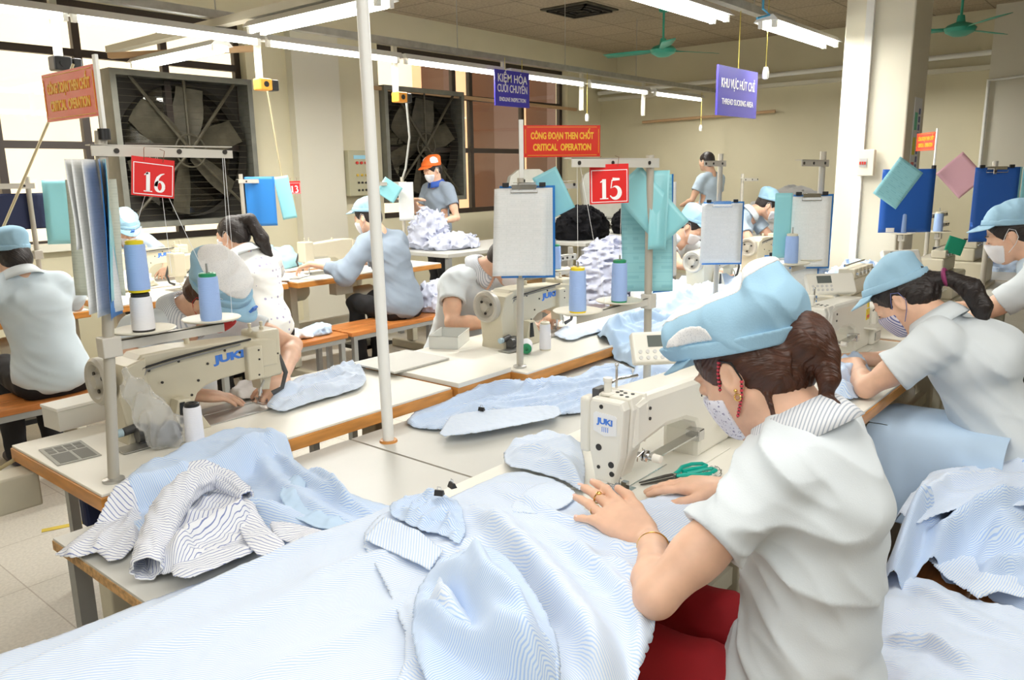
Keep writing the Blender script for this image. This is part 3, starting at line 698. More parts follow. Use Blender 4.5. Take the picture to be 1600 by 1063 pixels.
# ================================================================ sewing machines
M_mach = mat('machine_cream_paint', (0.66, 0.61, 0.47), 0.32, var=0.04, vscale=5)
M_mach2 = mat('machine_white_paint', (0.82, 0.80, 0.72), 0.28, var=0.015, vscale=5)
M_screw = mat('dark_screw', (0.05, 0.045, 0.04), 0.35, 0.5)
M_logo = mat('logo_blue', (0.06, 0.22, 0.75), 0.45)
M_rub = mat('black_rubber', (0.02, 0.02, 0.02), 0.6)
def bezel_screws(pts, axis_dir, t, r=0.004, y=0.0, nm='screw'):
    for p in pts: MB().lathe([(0, -0.002), (r, -0.002), (r, 0.0015), (r*0.5, 0.0022), (0, 0.0018)], p, axis_dir, 10).build(nm, M_screw, t)
def needle_unit(t, m):
    MB().tube([(0, 0, 0.09), (0, 0, 0.035)], 0.0035, 8).tube([(0, 0, 0.035), (0, 0, 0.003)], 0.001, 6).build('needle_bar', M_steel, t)
    MB().tube([(0.012, 0.004, 0.1), (0.012, 0.004, 0.02)], 0.0035, 8).box((-0.008, -0.02, 0.002), (0.014, 0.022, 0.006), bev=0.0015).box((-0.002, -0.02, 0.005), (0.012, -0.006, 0.02)).build('presser_foot', M_steel, t)
def stitch_machine(p, rz, label, kind='classic', group=None, near=True):
    """lockstitch machine; needle at the origin, handwheel towards +x, operator towards -y"""
    t = thing('sewing_machine', label, 'sewing machine', p, rz, group); m = M_mach if kind == 'classic' else M_mach2
    bp = MB().box((-0.07, -0.09, 0.0005), (0.42, 0.09, 0.0035), bev=0.0015); bp.build('bed_plate', M_galv if kind == 'classic' else m, t)
    MB().box((-0.04, -0.035, 0.0035), (0.02, 0.035, 0.005)).box((-0.07, -0.018, 0.0036), (0.2, -0.015, 0.0046)).build('throat_plate', M_steel, t)
    if kind == 'classic':
        prof = [(-0.035, 0.135), (-0.035, 0.222), (0.02, 0.232), (0.30, 0.25), (0.405, 0.248), (0.43, 0.225), (0.43, 0.10), (0.45, 0.0), (0.26, 0.0), (0.262, 0.075), (0.25, 0.1), (0.22, 0.118), (0.17, 0.127), (0.06, 0.133)]
        MB().prism(prof[::-1], -0.045, 0.055, 'y', bev=0.007).build('arm', m, t)
        MB().box((-0.055, -0.05, 0.095), (0.03, 0.05, 0.252), bev=0.009).build('head_cover', m, t)
        MB().box((0.03, 0.045, 0.105), (0.085, 0.075, 0.215), bev=0.006).build('side_cover', m, t)
        MB().prism([(-0.025, 0.1), (0.022, 0.1), (0.016, 0.055), (-0.012, 0.05)], -0.025, 0.03, 'y', bev=0.003).build('needle_housing', m, t)
        MB().prism([(0.40, 0.0), (0.40, 0.24), (0.455, 0.225), (0.485, 0.14), (0.47, 0.03), (0.475, 0.0)][::-1], -0.06, 0.065, 'y', bev=0.006).build('belt_cover', m, t)
        MB().prism([(0.24, 0.0), (0.30, 0.105), (0.335, 0.105), (0.365, 0.0)][::-1], 0.055, 0.10, 'y', bev=0.005).build('belt_guard', m, t)
        MB().prism([(0.31, 0.035), (0.318, 0.098), (0.332, 0.098), (0.337, 0.035)][::-1], 0.098, 0.104, 'y').build('guard_slot', M_black, t)
        w = MB().lathe([(0, 0.0), (0.03, 0.0), (0.035, 0.006), (0.058, 0.006), (0.066, 0.0), (0.068, 0.008), (0.068, 0.026), (0.06, 0.033), (0.05, 0.03), (0.04, 0.014), (0.022, 0.016), (0.018, 0.034), (0, 0.036)], (0.488, 0.0, 0.185), 'x', 36).build('handwheel', mat('handwheel_grey', (0.52, 0.49, 0.42), 0.35), t)
        for k in range(3):
            a = 2*PI*k/3+0.4; MB().lathe([(0, 0.0), (0.006, 0.0), (0.006, 0.004), (0, 0.004)], (0.507, 0.03*math.cos(a), 0.185+0.03*math.sin(a)), 'x', 10).build('wheel_hole', M_screw, w)
        bezel_screws([(0.1, 0.056, 0.2), (0.21, 0.056, 0.185), (0.30, 0.056, 0.21), (0.245, 0.056, 0.14), (0.27, 0.056, 0.10), (0.39, 0.056, 0.2), (0.15, 0.056, 0.215), (0.36, 0.066, 0.16)], 'y', t)
        bezel_screws([(0.045, 0.076, 0.2), (0.045, 0.076, 0.17), (0.05, 0.076, 0.12), (-0.04, 0.051, 0.17)], 'y', t, 0.003)
        MB().tube([(0.43, 0.058, 0.16), (0.41, 0.062, 0.212), (0.33, 0.063, 0.222), (0.18, 0.062, 0.232), (0.06, 0.06, 0.236)], 0.0035, 8).build('cable', M_rub, t)
        MB().tube([(0.43, 0.058, 0.15), (0.40, 0.064, 0.205), (0.3, 0.064, 0.217), (0.1, 0.062, 0.226)], 0.0028, 8).build('cable', mat('grey_cable', (0.25, 0.25, 0.24), 0.5), t)
        for x in (-0.012, 0.03): MB().lathe([(0, 0), (0.007, 0), (0.007, 0.012), (0.004, 0.014), (0.006, 0.03), (0, 0.032)], (x, 0.01, 0.247), 'z', 12).build('thread_post', m, t)
        MB().lathe([(0, 0), (0.009, 0), (0.007, 0.02), (0, 0.022)], (0.24, 0.0, 0.246), 'z', 12).build('thread_post', m, t)
        MB().tube([(0.02, 0.05, 0.09), (0.045, 0.07, 0.075), (0.055, 0.075, 0.05)], 0.004, 8).build('knee_lifter_arm', M_galv, t)
        MB().tube([(-0.045, 0.04, 0.17), (-0.065, 0.05, 0.1), (-0.05, 0.045, 0.05), (-0.02, 0.03, 0.035)], [0.009, 0.008, 0.007, 0.009], 10).build('lower_bracket', mat('dark_grey_casting', (0.08, 0.08, 0.08), 0.4), t)
        b = MB().tube([(0.44, 0.07, 0.05), (0.49, 0.075, 0.045)], 0.012, 10).tube([(0.44, 0.09, 0.03), (0.46, 0.09, 0.03)], 0.02, 12).box((0.40, 0.06, 0.0), (0.455, 0.1, 0.05), bev=0.004).build('bobbin_winder', mat('dark_grey_casting', (0.08, 0.08, 0.08), 0.4), t)
        MB().lathe([(0, -0.008), (0.012, -0.008), (0.012, 0.008), (0, 0.008)], (0.50, 0.075, 0.045), 'x', 12).build('winder_knob', mat('pale_blue_plastic', (0.45, 0.6, 0.68), 0.4), b)
        MB().box((0.4, 0.075, 0.0035), (0.52, 0.14, 0.0055)).build('winder_plate', M_galv, t)
        if near: text('logo_lettering', 'JUKI', 0.032, M_logo, t, frame((0.135, 0.0558, 0.192), (-1, 0, 0.03), (0, 0, 1), (0, 1, 0)), 0.055, 1.65)
    else:
        # direct-drive machine seen from its face end
        prof = [(-0.02, 0.115), (-0.02, 0.222), (0.04, 0.235), (0.42, 0.215), (0.47, 0.20), (0.49, 0.12), (0.49, 0.0), (0.30, 0.0), (0.298, 0.07), (0.28, 0.1), (0.22, 0.122), (0.12, 0.13)]
        MB().prism(prof[::-1], -0.055, 0.055, 'y', bev=0.016).build('arm', m, t)
        f = MB(); M = Matrix.Identity(4)
        f.prism([(-0.048, 0.215), (-0.04, 0.232), (0.04, 0.232), (0.047, 0.215), (0.046, 0.11), (0.028, 0.035), (-0.02, 0.035), (-0.04, 0.1)][::-1], -0.062, -0.03, 'x', bev=0.007).build('face_plate', m, t)
        MB().prism([(-0.052, 0.21), (-0.045, 0.236), (0.05, 0.236), (0.055, 0.21), (0.052, 0.11), (0.03, 0.042), (-0.022, 0.042), (-0.044, 0.11)][::-1], -0.029, 0.022, 'x', bev=0.005).build('head_housing', m, t)
        MB().prism([(-0.057, 0.205), (-0.05, 0.237), (0.053, 0.237), (0.058, 0.2), (0.055, 0.12), (-0.05, 0.12)][::-1], 0.024, 0.036, 'x', bev=0.005).build('seam_cover', m, t)
        lp = MB().prism([(-0.03, 0.195), (-0.026, 0.2), (0.026, 0.203), (0.032, 0.198), (0.032, 0.158), (0.002, 0.148), (-0.03, 0.154)][::-1], -0.064, -0.0615, 'x').build('logo_plate', mat('logo_plate_white', (0.86, 0.87, 0.88), 0.3), t)
        text('logo_lettering', 'JUKI', 0.019, M_logo, lp, frame((-0.0645, 0.0, 0.182), (0, -1, -0.03), (0, 0, 1), (-1, 0, 0)), 0.035, 1.2, spacing=0.95)
        for k in range(4): MB().box((-0.0646, -0.008+0.005*k, 0.158), (-0.064, -0.0065+0.005*k, 0.170)).build('logo_stripe', M_logo, lp)
        for y, z, r in ((0.012, 0.216, 0.004), (0.018, 0.118, 0.0062), (-0.016, 0.082, 0.006), (-0.018, 0.06, 0.005), (0.018, 0.07, 0.0035)):
            MB().lathe([(0, -0.0012), (r, -0.0012), (r, 0.002), (0, 0.002)], (-0.062, y, z), 'x', 16).lathe([(r, -0.0016), (r*1.25, -0.0014), (r*1.3, 0.001)], (-0.062, y, z), 'x', 16).build('plate_hole', M_screw, t)
        MB().box((-0.045, 0.057, 0.09), (-0.005, 0.085, 0.225), bev=0.008).build('side_cover', m, t)
        MB().box((-0.03, 0.040, 0.215), (0.01, 0.06, 0.245), bev=0.003).build('dark_slot', mat('dark_grey_casting', (0.08, 0.08, 0.08), 0.4), t)
        MB().lathe([(0, 0), (0.016, 0), (0.016, 0.004), (0.009, 0.006), (0.009, 0.03), (0.011, 0.032), (0.011, 0.04), (0, 0.042)], (-0.02, 0.022, 0.234), 'z', 18).build('pressure_dial', m, t)
        for x, y in ((-0.015, -0.012), (0.005, -0.01), (0.0, 0.008), (0.014, 0.006), (0.008, -0.028), (-0.02, -0.03)):
            MB().lathe([(0, 0), (0.0045, 0), (0.0045, 0.0012), (0, 0.0012)], (x, y, 0.2365), 'z', 12).build('oil_hole', M_screw, t)
        MB().tube([(0.03, 0.03, 0.235), (0.03, 0.03, 0.29)], 0.003, 8).ball((0.03, 0.03, 0.293), 0.005).build('thread_post', M_steel, t)
        MB().tube([(-0.02, 0.05, 0.24), (0.1, 0.07, 0.238), (0.2, 0.075, 0.225)], 0.004, 8).build('lift_lever', M_steel, t)
        tn = MB().lathe([(0, 0), (0.006, 0), (0.006, -0.012), (0.014, -0.014), (0.014, -0.017), (0.005, -0.018), (0.005, -0.021), (0.014, -0.022), (0.014, -0.026), (0.008, -0.028), (0.009, -0.042), (0, -0.043)], (0.0, -0.05, 0.098), 'y', 20)
        tn.build('tension_dial', M_steel, t)
        MB().lathe([(0, 0), (0.01, 0), (0.009, -0.02), (0, -0.022)], (0.0, -0.09, 0.098), 'y', 16).build('tension_knob', m, t)
        MB().tube([(0.01, -0.055, 0.11), (-0.01, -0.07, 0.112), (-0.02, -0.06, 0.1), (-0.012, -0.055, 0.085)], 0.0015, 6).build('take_up_spring', M_steel, t)
        MB().box((0.045, -0.065, 0.07), (0.30, -0.035, 0.074)).box((0.27, -0.07, 0.055), (0.30, -0.03, 0.085), bev=0.003).build('finger_guard', M_steel, t)
        MB().box((0.49, -0.075, 0.0), (0.60, 0.09, 0.17), bev=0.015).build('drive_motor', m, t)
        MB().lathe([(0, 0), (0.045, 0), (0.05, 0.01), (0.05, 0.03), (0.04, 0.035), (0, 0.035)], (0.60, 0.0, 0.13), 'x', 24).build('handwheel', m, t)
        MB().box((0.40, -0.105, 0.085), (0.6, -0.055, 0.093), bev=0.002).build('lever_shelf', m, t)
        MB().box((0.5, -0.079, 0.02), (0.57, -0.0745, 0.055)).build('rating_label', M_galv, t)
        wl = MB().box((0.42, -0.0575, 0.12), (0.46, -0.0545, 0.165)).box((0.425, -0.0575, 0.172), (0.448, -0.0545, 0.192)).build('warning_label', mat('label_yellow', (0.85, 0.65, 0.05), 0.5), t)
        MB().box((0.424, -0.0585, 0.128), (0.456, -0.0574, 0.14)).build('warning_mark', mat('label_red', (0.7, 0.1, 0.05), 0.5), wl)
        bezel_screws([(0.04, -0.056, 0.2), (0.04, -0.056, 0.175)], 'y', t, 0.004)
        if near:
            P = frame((0.41, 0.075, 0.262), (0.8, -0.55, 0.05), (0.08, 0.3, 0.92), (-0.55, -0.78, 0.3))
            x_ = Vector((0.72, -0.69, 0)).normalized(); z_ = Vector((-0.6, -0.62, 0.48)).normalized(); y_ = z_.cross(x_)
            P = frame((0.385, 0.085, 0.265), x_, y_, z_)
            pn = MB().box((-0.105, -0.045, -0.022), (0.105, 0.045, 0.01), M=P, bev=0.008).build('control_panel', m, t)
            MB().box((-0.062, 0.0, 0.0102), (-0.0, 0.032, 0.0118), M=P).build('display', mat('lcd_grey', (0.12, 0.14, 0.13), 0.2), pn)
            for k in range(5):
                for j in range(2):
                    MB().lathe([(0, 0.0095), (0.0055, 0.0095), (0.0055, 0.012), (0, 0.012)], (-0.085+0.02*k, -0.013-0.017*j, 0), 'z', 12, M=P).build('key', mat('key_grey', (0.62, 0.62, 0.60), 0.4), pn)
            MB().tube([(0.42, 0.06, 0.2), (0.39, 0.08, 0.24)], 0.01, 10).build('panel_bracket', M_galv, t)
    needle_unit(t, m)
    return t
m_near = stitch_machine((1.51, 0.937, 0.76), 0, 'white sewing machine with logo face plate beside the near worker', 'direct')
bpy.context.view_layer.update()
m16 = stitch_machine((1.405, 2.265, 0.76), PI, 'cream sewing machine with a clear plastic bag hanging against it')
m15 = stitch_machine((2.97, 2.20, 0.76), PI, 'cream sewing machine partly behind the stand pole of the clipboard')
GM = 'sewing machines in the rows behind'
def far_machine(src, p, rz, label):
    c = copy_tree(src); c.location = p; c.rotation_euler = (0, 0, rz); c['label'] = label; c['group'] = GM
far_machine(m_near, (2.98, 0.985, 0.76), 0, 'white sewing machine before the bending worker with a ponytail')
far_machine(m_near, (4.15, 1.0, 0.76), 0, 'white sewing machine at right before the masked worker at the photo edge')
far_machine(m15, (4.95, 2.25, 0.76), PI, 'cream sewing machine before the capped worker behind the cyan papers')
far_machine(m15, (6.0, 2.35, 0.76), PI, 'cream sewing machine left of the cream column')
far_machine(m15, (0.92, 5.1, 0.76), 0, 'cream sewing machine before the worker at far left')
far_machine(m15, (2.62, 5.1, 0.76), 0, 'cream sewing machine before the worker in a dotted blouse')
far_machine(m15, (3.62, 5.05, 0.76), 0, 'cream sewing machine before the worker in a grey shirt')
far_machine(m15, (2.95, 5.72, 0.76), PI, 'cream sewing machine of the worker below the left exhaust fan')
MB_ = MB().prism([(-0.012, 0), (0, 0.016), (0.012, 0), (0, -0.016)], -0.001, 0.0, 'y')
# overlock machines: blocky heads with thread tensions, on the near row behind the ponytail
def overlock(p, rz, label):
    t = thing('overlock_machine', label, 'sewing machine', p, rz, 'overlock machines in the near row')
    MB().box((-0.12, -0.1, 0.02), (0.2, 0.12, 0.16), bev=0.012).build('body', M_mach, t)
    MB().box((-0.1, -0.04, 0.16), (0.2, 0.1, 0.24), bev=0.01).build('arm', M_mach, t)
    MB().box((-0.14, -0.12, 0.0), (0.22, 0.14, 0.02), bev=0.004).build('base', M_mach, t)
    for i in range(5):
        MB().box((-0.09+i*0.058, -0.045, 0.242), (-0.04+i*0.058, 0.03, 0.285), bev=0.005).build('tension_block', M_mach, t)
        MB().lathe([(0, 0), (0.011, 0), (0.011, 0.01), (0.006, 0.012), (0.006, 0.02), (0, 0.02)], (-0.065+i*0.058, -0.055, 0.262), 'y', 12).build('tension_dial', M_steel, t)
    MB().lathe([(0, 0), (0.006, 0), (0.006, 0.03), (0.013, 0.03), (0.013, 0.045), (0, 0.045)], (0.1, 0.05, 0.24), 'z', 12).build('oil_cap', M_black, t)
    MB().tube([(-0.1, 0.0, 0.3), (0.2, 0.0, 0.3)], 0.004, 6).build('guide_rail', M_steel, t)
    return t
overlock((3.83, 1.13, 0.76), 0, 'blocky cream overlock machine behind the near worker\'s bun')
overlock((4.93, 0.98, 0.76), 0, 'blocky cream overlock machine at right behind the ponytail')
overlock((5.62, 0.95, 0.76), 0.0, 'blocky cream overlock machine beside the column foot')
# ================================================================ thread cones and stands
M_thb = mat('blue_thread', (0.36, 0.52, 0.88), 0.6, bump=0.5, bscale=30, stretch=(1, 1, 40))
M_thw = mat('white_thread', (0.86, 0.86, 0.90), 0.6, bump=0.5, bscale=30, stretch=(1, 1, 40))
M_thk = mat('black_thread', (0.02, 0.02, 0.02), 0.6)
M_yel = mat('yellow_plastic', (0.85, 0.65, 0.02), 0.4); M_grn = mat('green_plastic', (0.02, 0.28, 0.12), 0.4)
M_plate = mat('cream_plastic', (0.72, 0.68, 0.55), 0.4)
def cone(p, label, th=None, cap=None, base=None, h=0.125, r=0.028, grp='thread cones', M=None):
    t = thing('thread_cone', label, 'thread cone', p, 0, grp); th = th or M_thb
    if M is not None: t.matrix_world = M
    MB().lathe([(0, 0.006), (r*0.98, 0.006), (r, 0.012), (r*0.93, h-0.012), (r*0.86, h-0.006), (0, h-0.006)], n=28).build('thread', th, t)
    MB().lathe([(0, 0), (r*0.94, 0), (r*0.96, 0.008), (0, 0.009)], n=24).build('base_ring', base or cap or M_plate, t)
    MB().lathe([(0, h-0.008), (r*0.8, h-0.008), (r*0.8, h+0.002), (r*0.66, h+0.004), (r*0.3, h+0.004), (r*0.25, h-0.002), (0, h-0.002)], n=24).build('top_cap', cap or M_plate, t)
    return t
def ribbon2(pts, ws):
    """flat stroke in the plane"""
    L, R = [], []; n = len(pts)
    for i in range(n):
        a = Vector(pts[max(i-1, 0)]); b = Vector(pts[min(i+1, n-1)]); d = (b-a).normalized(); q = Vector((-d.y, d.x))
        L.append(Vector(pts[i])+q*ws[i]/2); R.append(Vector(pts[i])-q*ws[i]/2)
    return L, R
def arcp(cx, cy, rx, ry, a0, a1, n=14): return [(cx+rx*math.cos(math.radians(a0+(a1-a0)*i/n)), cy+ry*math.sin(math.radians(a0+(a1-a0)*i/n))) for i in range(n+1)]
def glyph(ch):
    S = []
    if ch == '1': S = [([(0.3, 0.03), (0.3, 0.97)], [0.2, 0.2]), ([(0.08, 0.02), (0.52, 0.02)], [0.05, 0.05]), ([(0.1, 0.82), (0.3, 0.93)], [0.05, 0.1])]
    if ch == '5':
        p = arcp(0.25, 0.31, 0.27, 0.29, 95, -150, 18); S = [(p, [0.06+0.17*math.sin(PI*min(1, i/len(p)*1.15)) for i in range(len(p))]), ([(0.14, 0.95), (0.52, 0.95)], [0.16, 0.1]), ([(0.12, 0.93), (0.06, 0.52), (0.24, 0.6)], [0.05, 0.05, 0.06])]
    if ch == '6':
        p = arcp(0.3, 0.30, 0.2, 0.25, 0, 360, 24); S = [(p, [0.09+0.09*abs(math.cos(2*PI*i/24)) for i in range(25)]), ([(0.12, 0.3), (0.12, 0.5), (0.2, 0.74), (0.36, 0.9), (0.54, 0.97)], [0.18, 0.19, 0.15, 0.09, 0.03])]
    if ch == '3':
        S = [(arcp(0.27, 0.27, 0.24, 0.26, 85, -140, 16), [0.05+0.15*math.sin(PI*i/16) for i in range(17)]), (arcp(0.26, 0.75, 0.2, 0.21, 150, -85, 14), [0.05+0.13*math.sin(PI*i/14) for i in range(15)])]
    return S
def number_mesh(s, h, M):
    mb = MB(); x = -len(s)*0.29*h+0.0
    for ch in s:
        for p, w_ in glyph(ch):
            L, R = ribbon2(p, w_); rows = [[(x+q.x*h, q.y*h-h/2, 0.0012) for q in L], [(x+q.x*h, q.y*h-h/2, 0.0012) for q in R]]
            mb.sheet(rows, smooth=False, M=M)
        x += 0.6*h
    return mb
M_red = mat('red_card', (0.72, 0.02, 0.02), 0.35); M_wt = mat('white_card_ink', (0.92, 0.9, 0.9), 0.5)
M_redsign = mat('red_sign_board', (0.70, 0.03, 0.015), 0.25); M_ytext = mat('yellow_sign_ink', (0.9, 0.5, 0.02), 0.4)
def number_card(p, s, w_, h_, label, xd=(1, 0, 0), zd=(0, -1, 0), roll=0.0, string=0.02):
    t = thing('number_card', label, 'sign', p, 0, None); x = Vector(xd).normalized(); n_ = Vector(zd).normalized(); y = n_.cross(x)
    M = Matrix((x, y, n_)).transposed().to_4x4() @ Matrix.Rotation(roll, 4, 'Z')
    MB().box((-w_/2, -h_/2, -0.0012), (w_/2, h_/2, 0.0012), M=M).build('card', M_red, t)
    b = MB(); q = 0.035*w_; x0, x1, y0, y1 = -w_/2+q, w_/2-q, -h_/2+q, h_/2*0.68
    for lo, hi in (((x0, y0), (x1, y0+q*0.5)), ((x0, y1), (x1, y1+q*0.5)), ((x0, y0), (x0+q*0.5, y1)), ((x1-q*0.5, y0), (x1, y1))): b.box((lo[0], lo[1], 0.0012), (hi[0], hi[1], 0.0018), M=M)
    b.build('border_line', M_wt, t)
    number_mesh(s, h_*0.52, M @ Matrix.Translation((0, -h_*0.12, 0.0008))).build('digits', M_wt, t, fix=False)
    st = MB()
    for sx in (-0.22, 0.22): st.tube([M @ Vector((sx*w_, h_/2-0.008, 0.0015)), M @ Vector((sx*w_*1.1, h_/2+string, 0.004)), M @ Vector((sx*w_*0.8, h_/2+string+0.004, -0.006))], 0.0008, 5)
    st.build('string', mat('brown_string', (0.25, 0.1, 0.05), 0.7), t)
    return t
def critical_sign(p, yaw, label, W=0.30, Hh=0.115, pole_side=-1, pz=0.10, flip=False, pm=None):
    """red sign plate; p = lower end of its white upright"""
    t = thing('critical_operation_sign', label, 'sign', p, yaw, 'red critical operation signs')
    MB().box((-0.008, -0.004, 0.0), (0.008, 0.004, pz+Hh+0.02), bev=0.001).build('upright', M_white, t)
    s = -pole_side; cx = s*(W/2+0.009)
    MB().box((cx-W/2, -0.003, pz), (cx+W/2, 0.003, pz+Hh)).build('sign_plate', M_redsign, t)
    yy = 0.0036 if flip else -0.0036; xd = (-1, 0, 0) if flip else (1, 0, 0); zd = (0, 1, 0) if flip else (0, -1, 0)
    for s_, dz in (('CÔNG ĐOẠN THEN CHỐT', 0.66), ('CRITICAL  OPERATION', 0.30)):
        text('lettering', s_, Hh*0.29, M_ytext, t, frame((cx, yy, pz+Hh*dz), xd, (0, 0, 1), zd), 0.035, 0.60 if 'Ô' in s_ else 0.66)
    b = MB(); e = 0.006; y0, y1 = min(yy*0.9, yy*1.15), max(yy*0.9, yy*1.15); x0, x1, z0, z1 = cx-W/2+e, cx+W/2-e, pz+e, pz+Hh-e; q = 0.0014
    for a, c in (((x0+.008, z0), (x1-.008, z0+q)), ((x0+.008, z1-q), (x1-.008, z1)), ((x0, z0+.008), (x0+q, z1-.008)), ((x1-q, z0+.008), (x1, z1-.008))): b.box((a[0], y0, a[1]), (c[0], y1, c[1]))
    b.build('border_line', M_ytext, t)
    MB().lathe([(0, -0.02), (0.014, -0.02), (0.014, 0.005), (0, 0.005)], n=12).build('clamp_knob', M_black, t)
    return t
def thread_stand(base, h, label, arm, arm_z, arm_dir=1, plates=(), plate_z=0.34, lean=(0, 0), strings=(), grp='thread stands', arm_m=None):
    """steel upright with a guide arm along x and a lower arm carrying cone plates"""
    t = thing('thread_stand', label, 'thread stand', base, 0, grp)
    P = lambda z: Vector((lean[0]*z/h, lean[1]*z/h, z))
    MB().tube([P(0), P(h)], 0.0135, 16).build('pole', mat('stand_paint', (0.50, 0.47, 0.40), 0.4, 0.2), t)
    MB().lathe([(0, 0), (0.026, 0), (0.026, 0.007), (0.018, 0.01), (0.0, 0.012)], n=20).build('foot_nut', M_galv, t)
    am = arm_m or mat('guide_arm_paint', (0.60, 0.57, 0.50), 0.4, 0.1)
    q = P(arm_z); a0, a1 = (-0.03, arm) if arm_dir > 0 else (-arm, 0.03)
    MB().prism([(q.x+a0, arm_z-0.012), (q.x+a0, arm_z+0.014), (q.x+a1, arm_z+(0.004 if arm_dir > 0 else 0.012)), (q.x+a1, arm_z-0.016)][::-1], q.y-0.018, q.y-0.015, 'y').box((q.x+a0, q.y-0.018, arm_z+0.012), (q.x+a1, q.y+0.012, arm_z+0.0145)).build('guide_arm', am, t)
    for f in (0.08, 0.55, 0.93):
        MB().lathe([(0, -0.003), (0.006, -0.003), (0.006, 0.003), (0, 0.003)], (q.x+(a1 if arm_dir > 0 else a0)*f, q.y-0.019, arm_z), 'y', 12).build('guide_ring', M_screw, t)
    if plates:
        q = P(plate_z); far = max(plates, key=lambda u: abs(u[0]))[0]
        x0, x1 = (min(q.x, far)-0.02, max(q.x, far)+0.02)
        MB().box((x0, q.y-0.012, plate_z-0.016), (x1, q.y-0.009, plate_z+0.008)).box((x0, q.y-0.012, plate_z+0.006), (x1, q.y+0.01, plate_z+0.008)).build('plate_arm', am, t)
        MB().box((q.x-0.022, q.y-0.02, plate_z-0.03), (q.x+0.024, q.y+0.018, plate_z+0.02), bev=0.003).build('clamp', am, t)
        for px, py in plates:
            MB().lathe([(0, 0.004), (0.02, 0.004), (0.072, 0.012), (0.077, 0.016), (0.074, 0.018), (0.02, 0.010), (0, 0.010)], (px, q.y+py, plate_z+0.006), 'z', 32).build('cone_plate', M_plate, t)
            MB().tube([(px, q.y+py, plate_z+0.012), (px, q.y+py, plate_z+0.17)], 0.003, 8).build('spindle', M_galv, t)
    if strings:
        s = MB()
        for a, b in strings: s.tube([a, b], 0.0007, 4)
        s.build('thread_line', M_wtext, t)
    return t
# --- stand 16
thread_stand((0.782, 1.96, 0.76), 0.85, 'thread stand carrying the number 16 card', 0.33, 0.805, 1, [(0.125, 0.015), (0.31, 0.015)], 0.345, (0.07, 0), [((0.125, 0.015, 0.6), (0.2, 0.0, 0.8)), ((0.2, 0.0, 0.8), (0.21, 0.01, 0.5)), ((0.37, -0.02, 0.79), (0.375, -0.01, 0.5)), ((0.365, -0.02, 0.79), (0.362, 0, 0.35)), ((0.17, -0.015, 0.8), (0.31, 0.015, 0.47))])
cone((0.907, 1.975, 1.121), 'white thread cone stacked under the blue one on the number 16 stand', M_thw, mat('black_base', (0.02, 0.02, 0.02), 0.5), h=0.095, grp=None)
cone((0.907, 1.975, 1.222), 'blue thread cone with a yellow cap stacked on a white cone', M_thb, M_yel, h=0.125, r=0.0265, grp=None)
cone((1.092, 1.975, 1.121), 'blue thread cone with a green top left of the cream machine head', M_thb, M_grn, M_thb, h=0.125, grp=None)
number_card((0.945, 1.918, 1.502), '16', 0.105, 0.092, 'red card with white number 16 hanging from the left stand', (1, 0, -0.06), (0, -1, 0), -0.06)
critical_sign((0.853, 1.945, 1.61), PI/2, 'red critical operation sign on the number 16 stand', pole_side=-1, pz=0.035, flip=True)
# --- stand 15, machine side pole with clipboard and flag
thread_stand((2.30, 1.885, 0.76), 0.72, 'bare stand pole with the clipboard by machine 15', 0.34, 0.69, 1, (), 0.3, (0.02, 0))
critical_sign((2.325, 1.885, 1.47), -0.62, 'red critical operation sign above the clipboard and number 15 card', W=0.30, pz=0.085)
# --- near stand with number 15
thread_stand((2.366, 1.36, 0.76), 0.79, 'thread stand carrying the number 15 card beside the near machine', 0.47, 0.765, -1, [(-0.425, 0.0), (-0.19, 0.0)], 0.305, (-0.01, 0), [((-0.43, 0, 0.76), (-0.425, 0, 0.46)), ((-0.43, -0.01, 0.76), (-0.30, -0.02, 0.32)), ((-0.2, -0.01, 0.77), (-0.19, 0, 0.46))], arm_m=mat('pale_arm_paint', (0.66, 0.64, 0.58), 0.4))
cone((1.94, 1.36, 1.081), 'blue thread cone with yellow ends in front of machine 15', M_thb, M_yel, M_yel, h=0.135, r=0.0265, grp=None)
cone((2.175, 1.36, 1.081), 'blue thread cone with green ends left of the cyan papers', M_thb, M_grn, M_grn, h=0.135, r=0.0265, grp=None)
number_card((2.07, 1.335, 1.462), '15', 0.125, 0.118, 'red card with white number 15 hanging from the middle stand', (0.8, -0.6, 0), (-0.6, -0.8, 0), 0.02)
# --- other stands further back
def small_stand(base, h, label, arm=0.3, d=1, card=None, cones=(), grp='thread stands further back', pz=0.33):
    thread_stand(base, h, label, arm, h-0.05, d, [(c[0], 0.0) for c in cones], pz, (0, 0), grp=grp)
small_stand((3.05, 4.95, 0.76), 0.76, 'small stand with the number 13 card under the left fan corner', 0.35, 1)
number_card((3.44, 4.9, 1.42), '13', 0.09, 0.09, 'tiny red card with white number 13', (0.8, -0.6, 0), (-0.6, -0.8, 0))
small_stand((4.35, 4.75, 0.76), 0.72, 'small stand behind the white pole', 0.3, -1)
small_stand((1.72, 4.95, 0.76), 0.76, 'small stand with cyan folder behind the number 16 papers', 0.3, -1, cones=[(-0.12,)])
cone((1.60, 4.95, 1.105), 'black thread cone with a yellow cap behind the number 16 papers', M_thk, M_yel, grp=None)
small_stand((3.60, 1.215, 0.76), 0.81, 'stand left of the cream column with a white paper and two blue cones', 0.30, -1, cones=[(-0.12,), (-0.31,)])
cone((3.48, 1.215, 1.105), 'blue thread cone on a dark base nearest the column', M_thb, M_black, M_black, grp='pair of blue cones left of the column')
cone((3.29, 1.215, 1.105), 'blue thread cone left of the dark based cone near the column', M_thb, M_plate, grp='pair of blue cones left of the column')
small_stand((3.95, 1.86, 0.76), 0.82, 'stand holding a printed sheet before the standing man', 0.22, -1)
small_stand((6.6, 2.9, 0.76), 0.7, 'farther stand seen between the papers and the column', 0.3, 1)
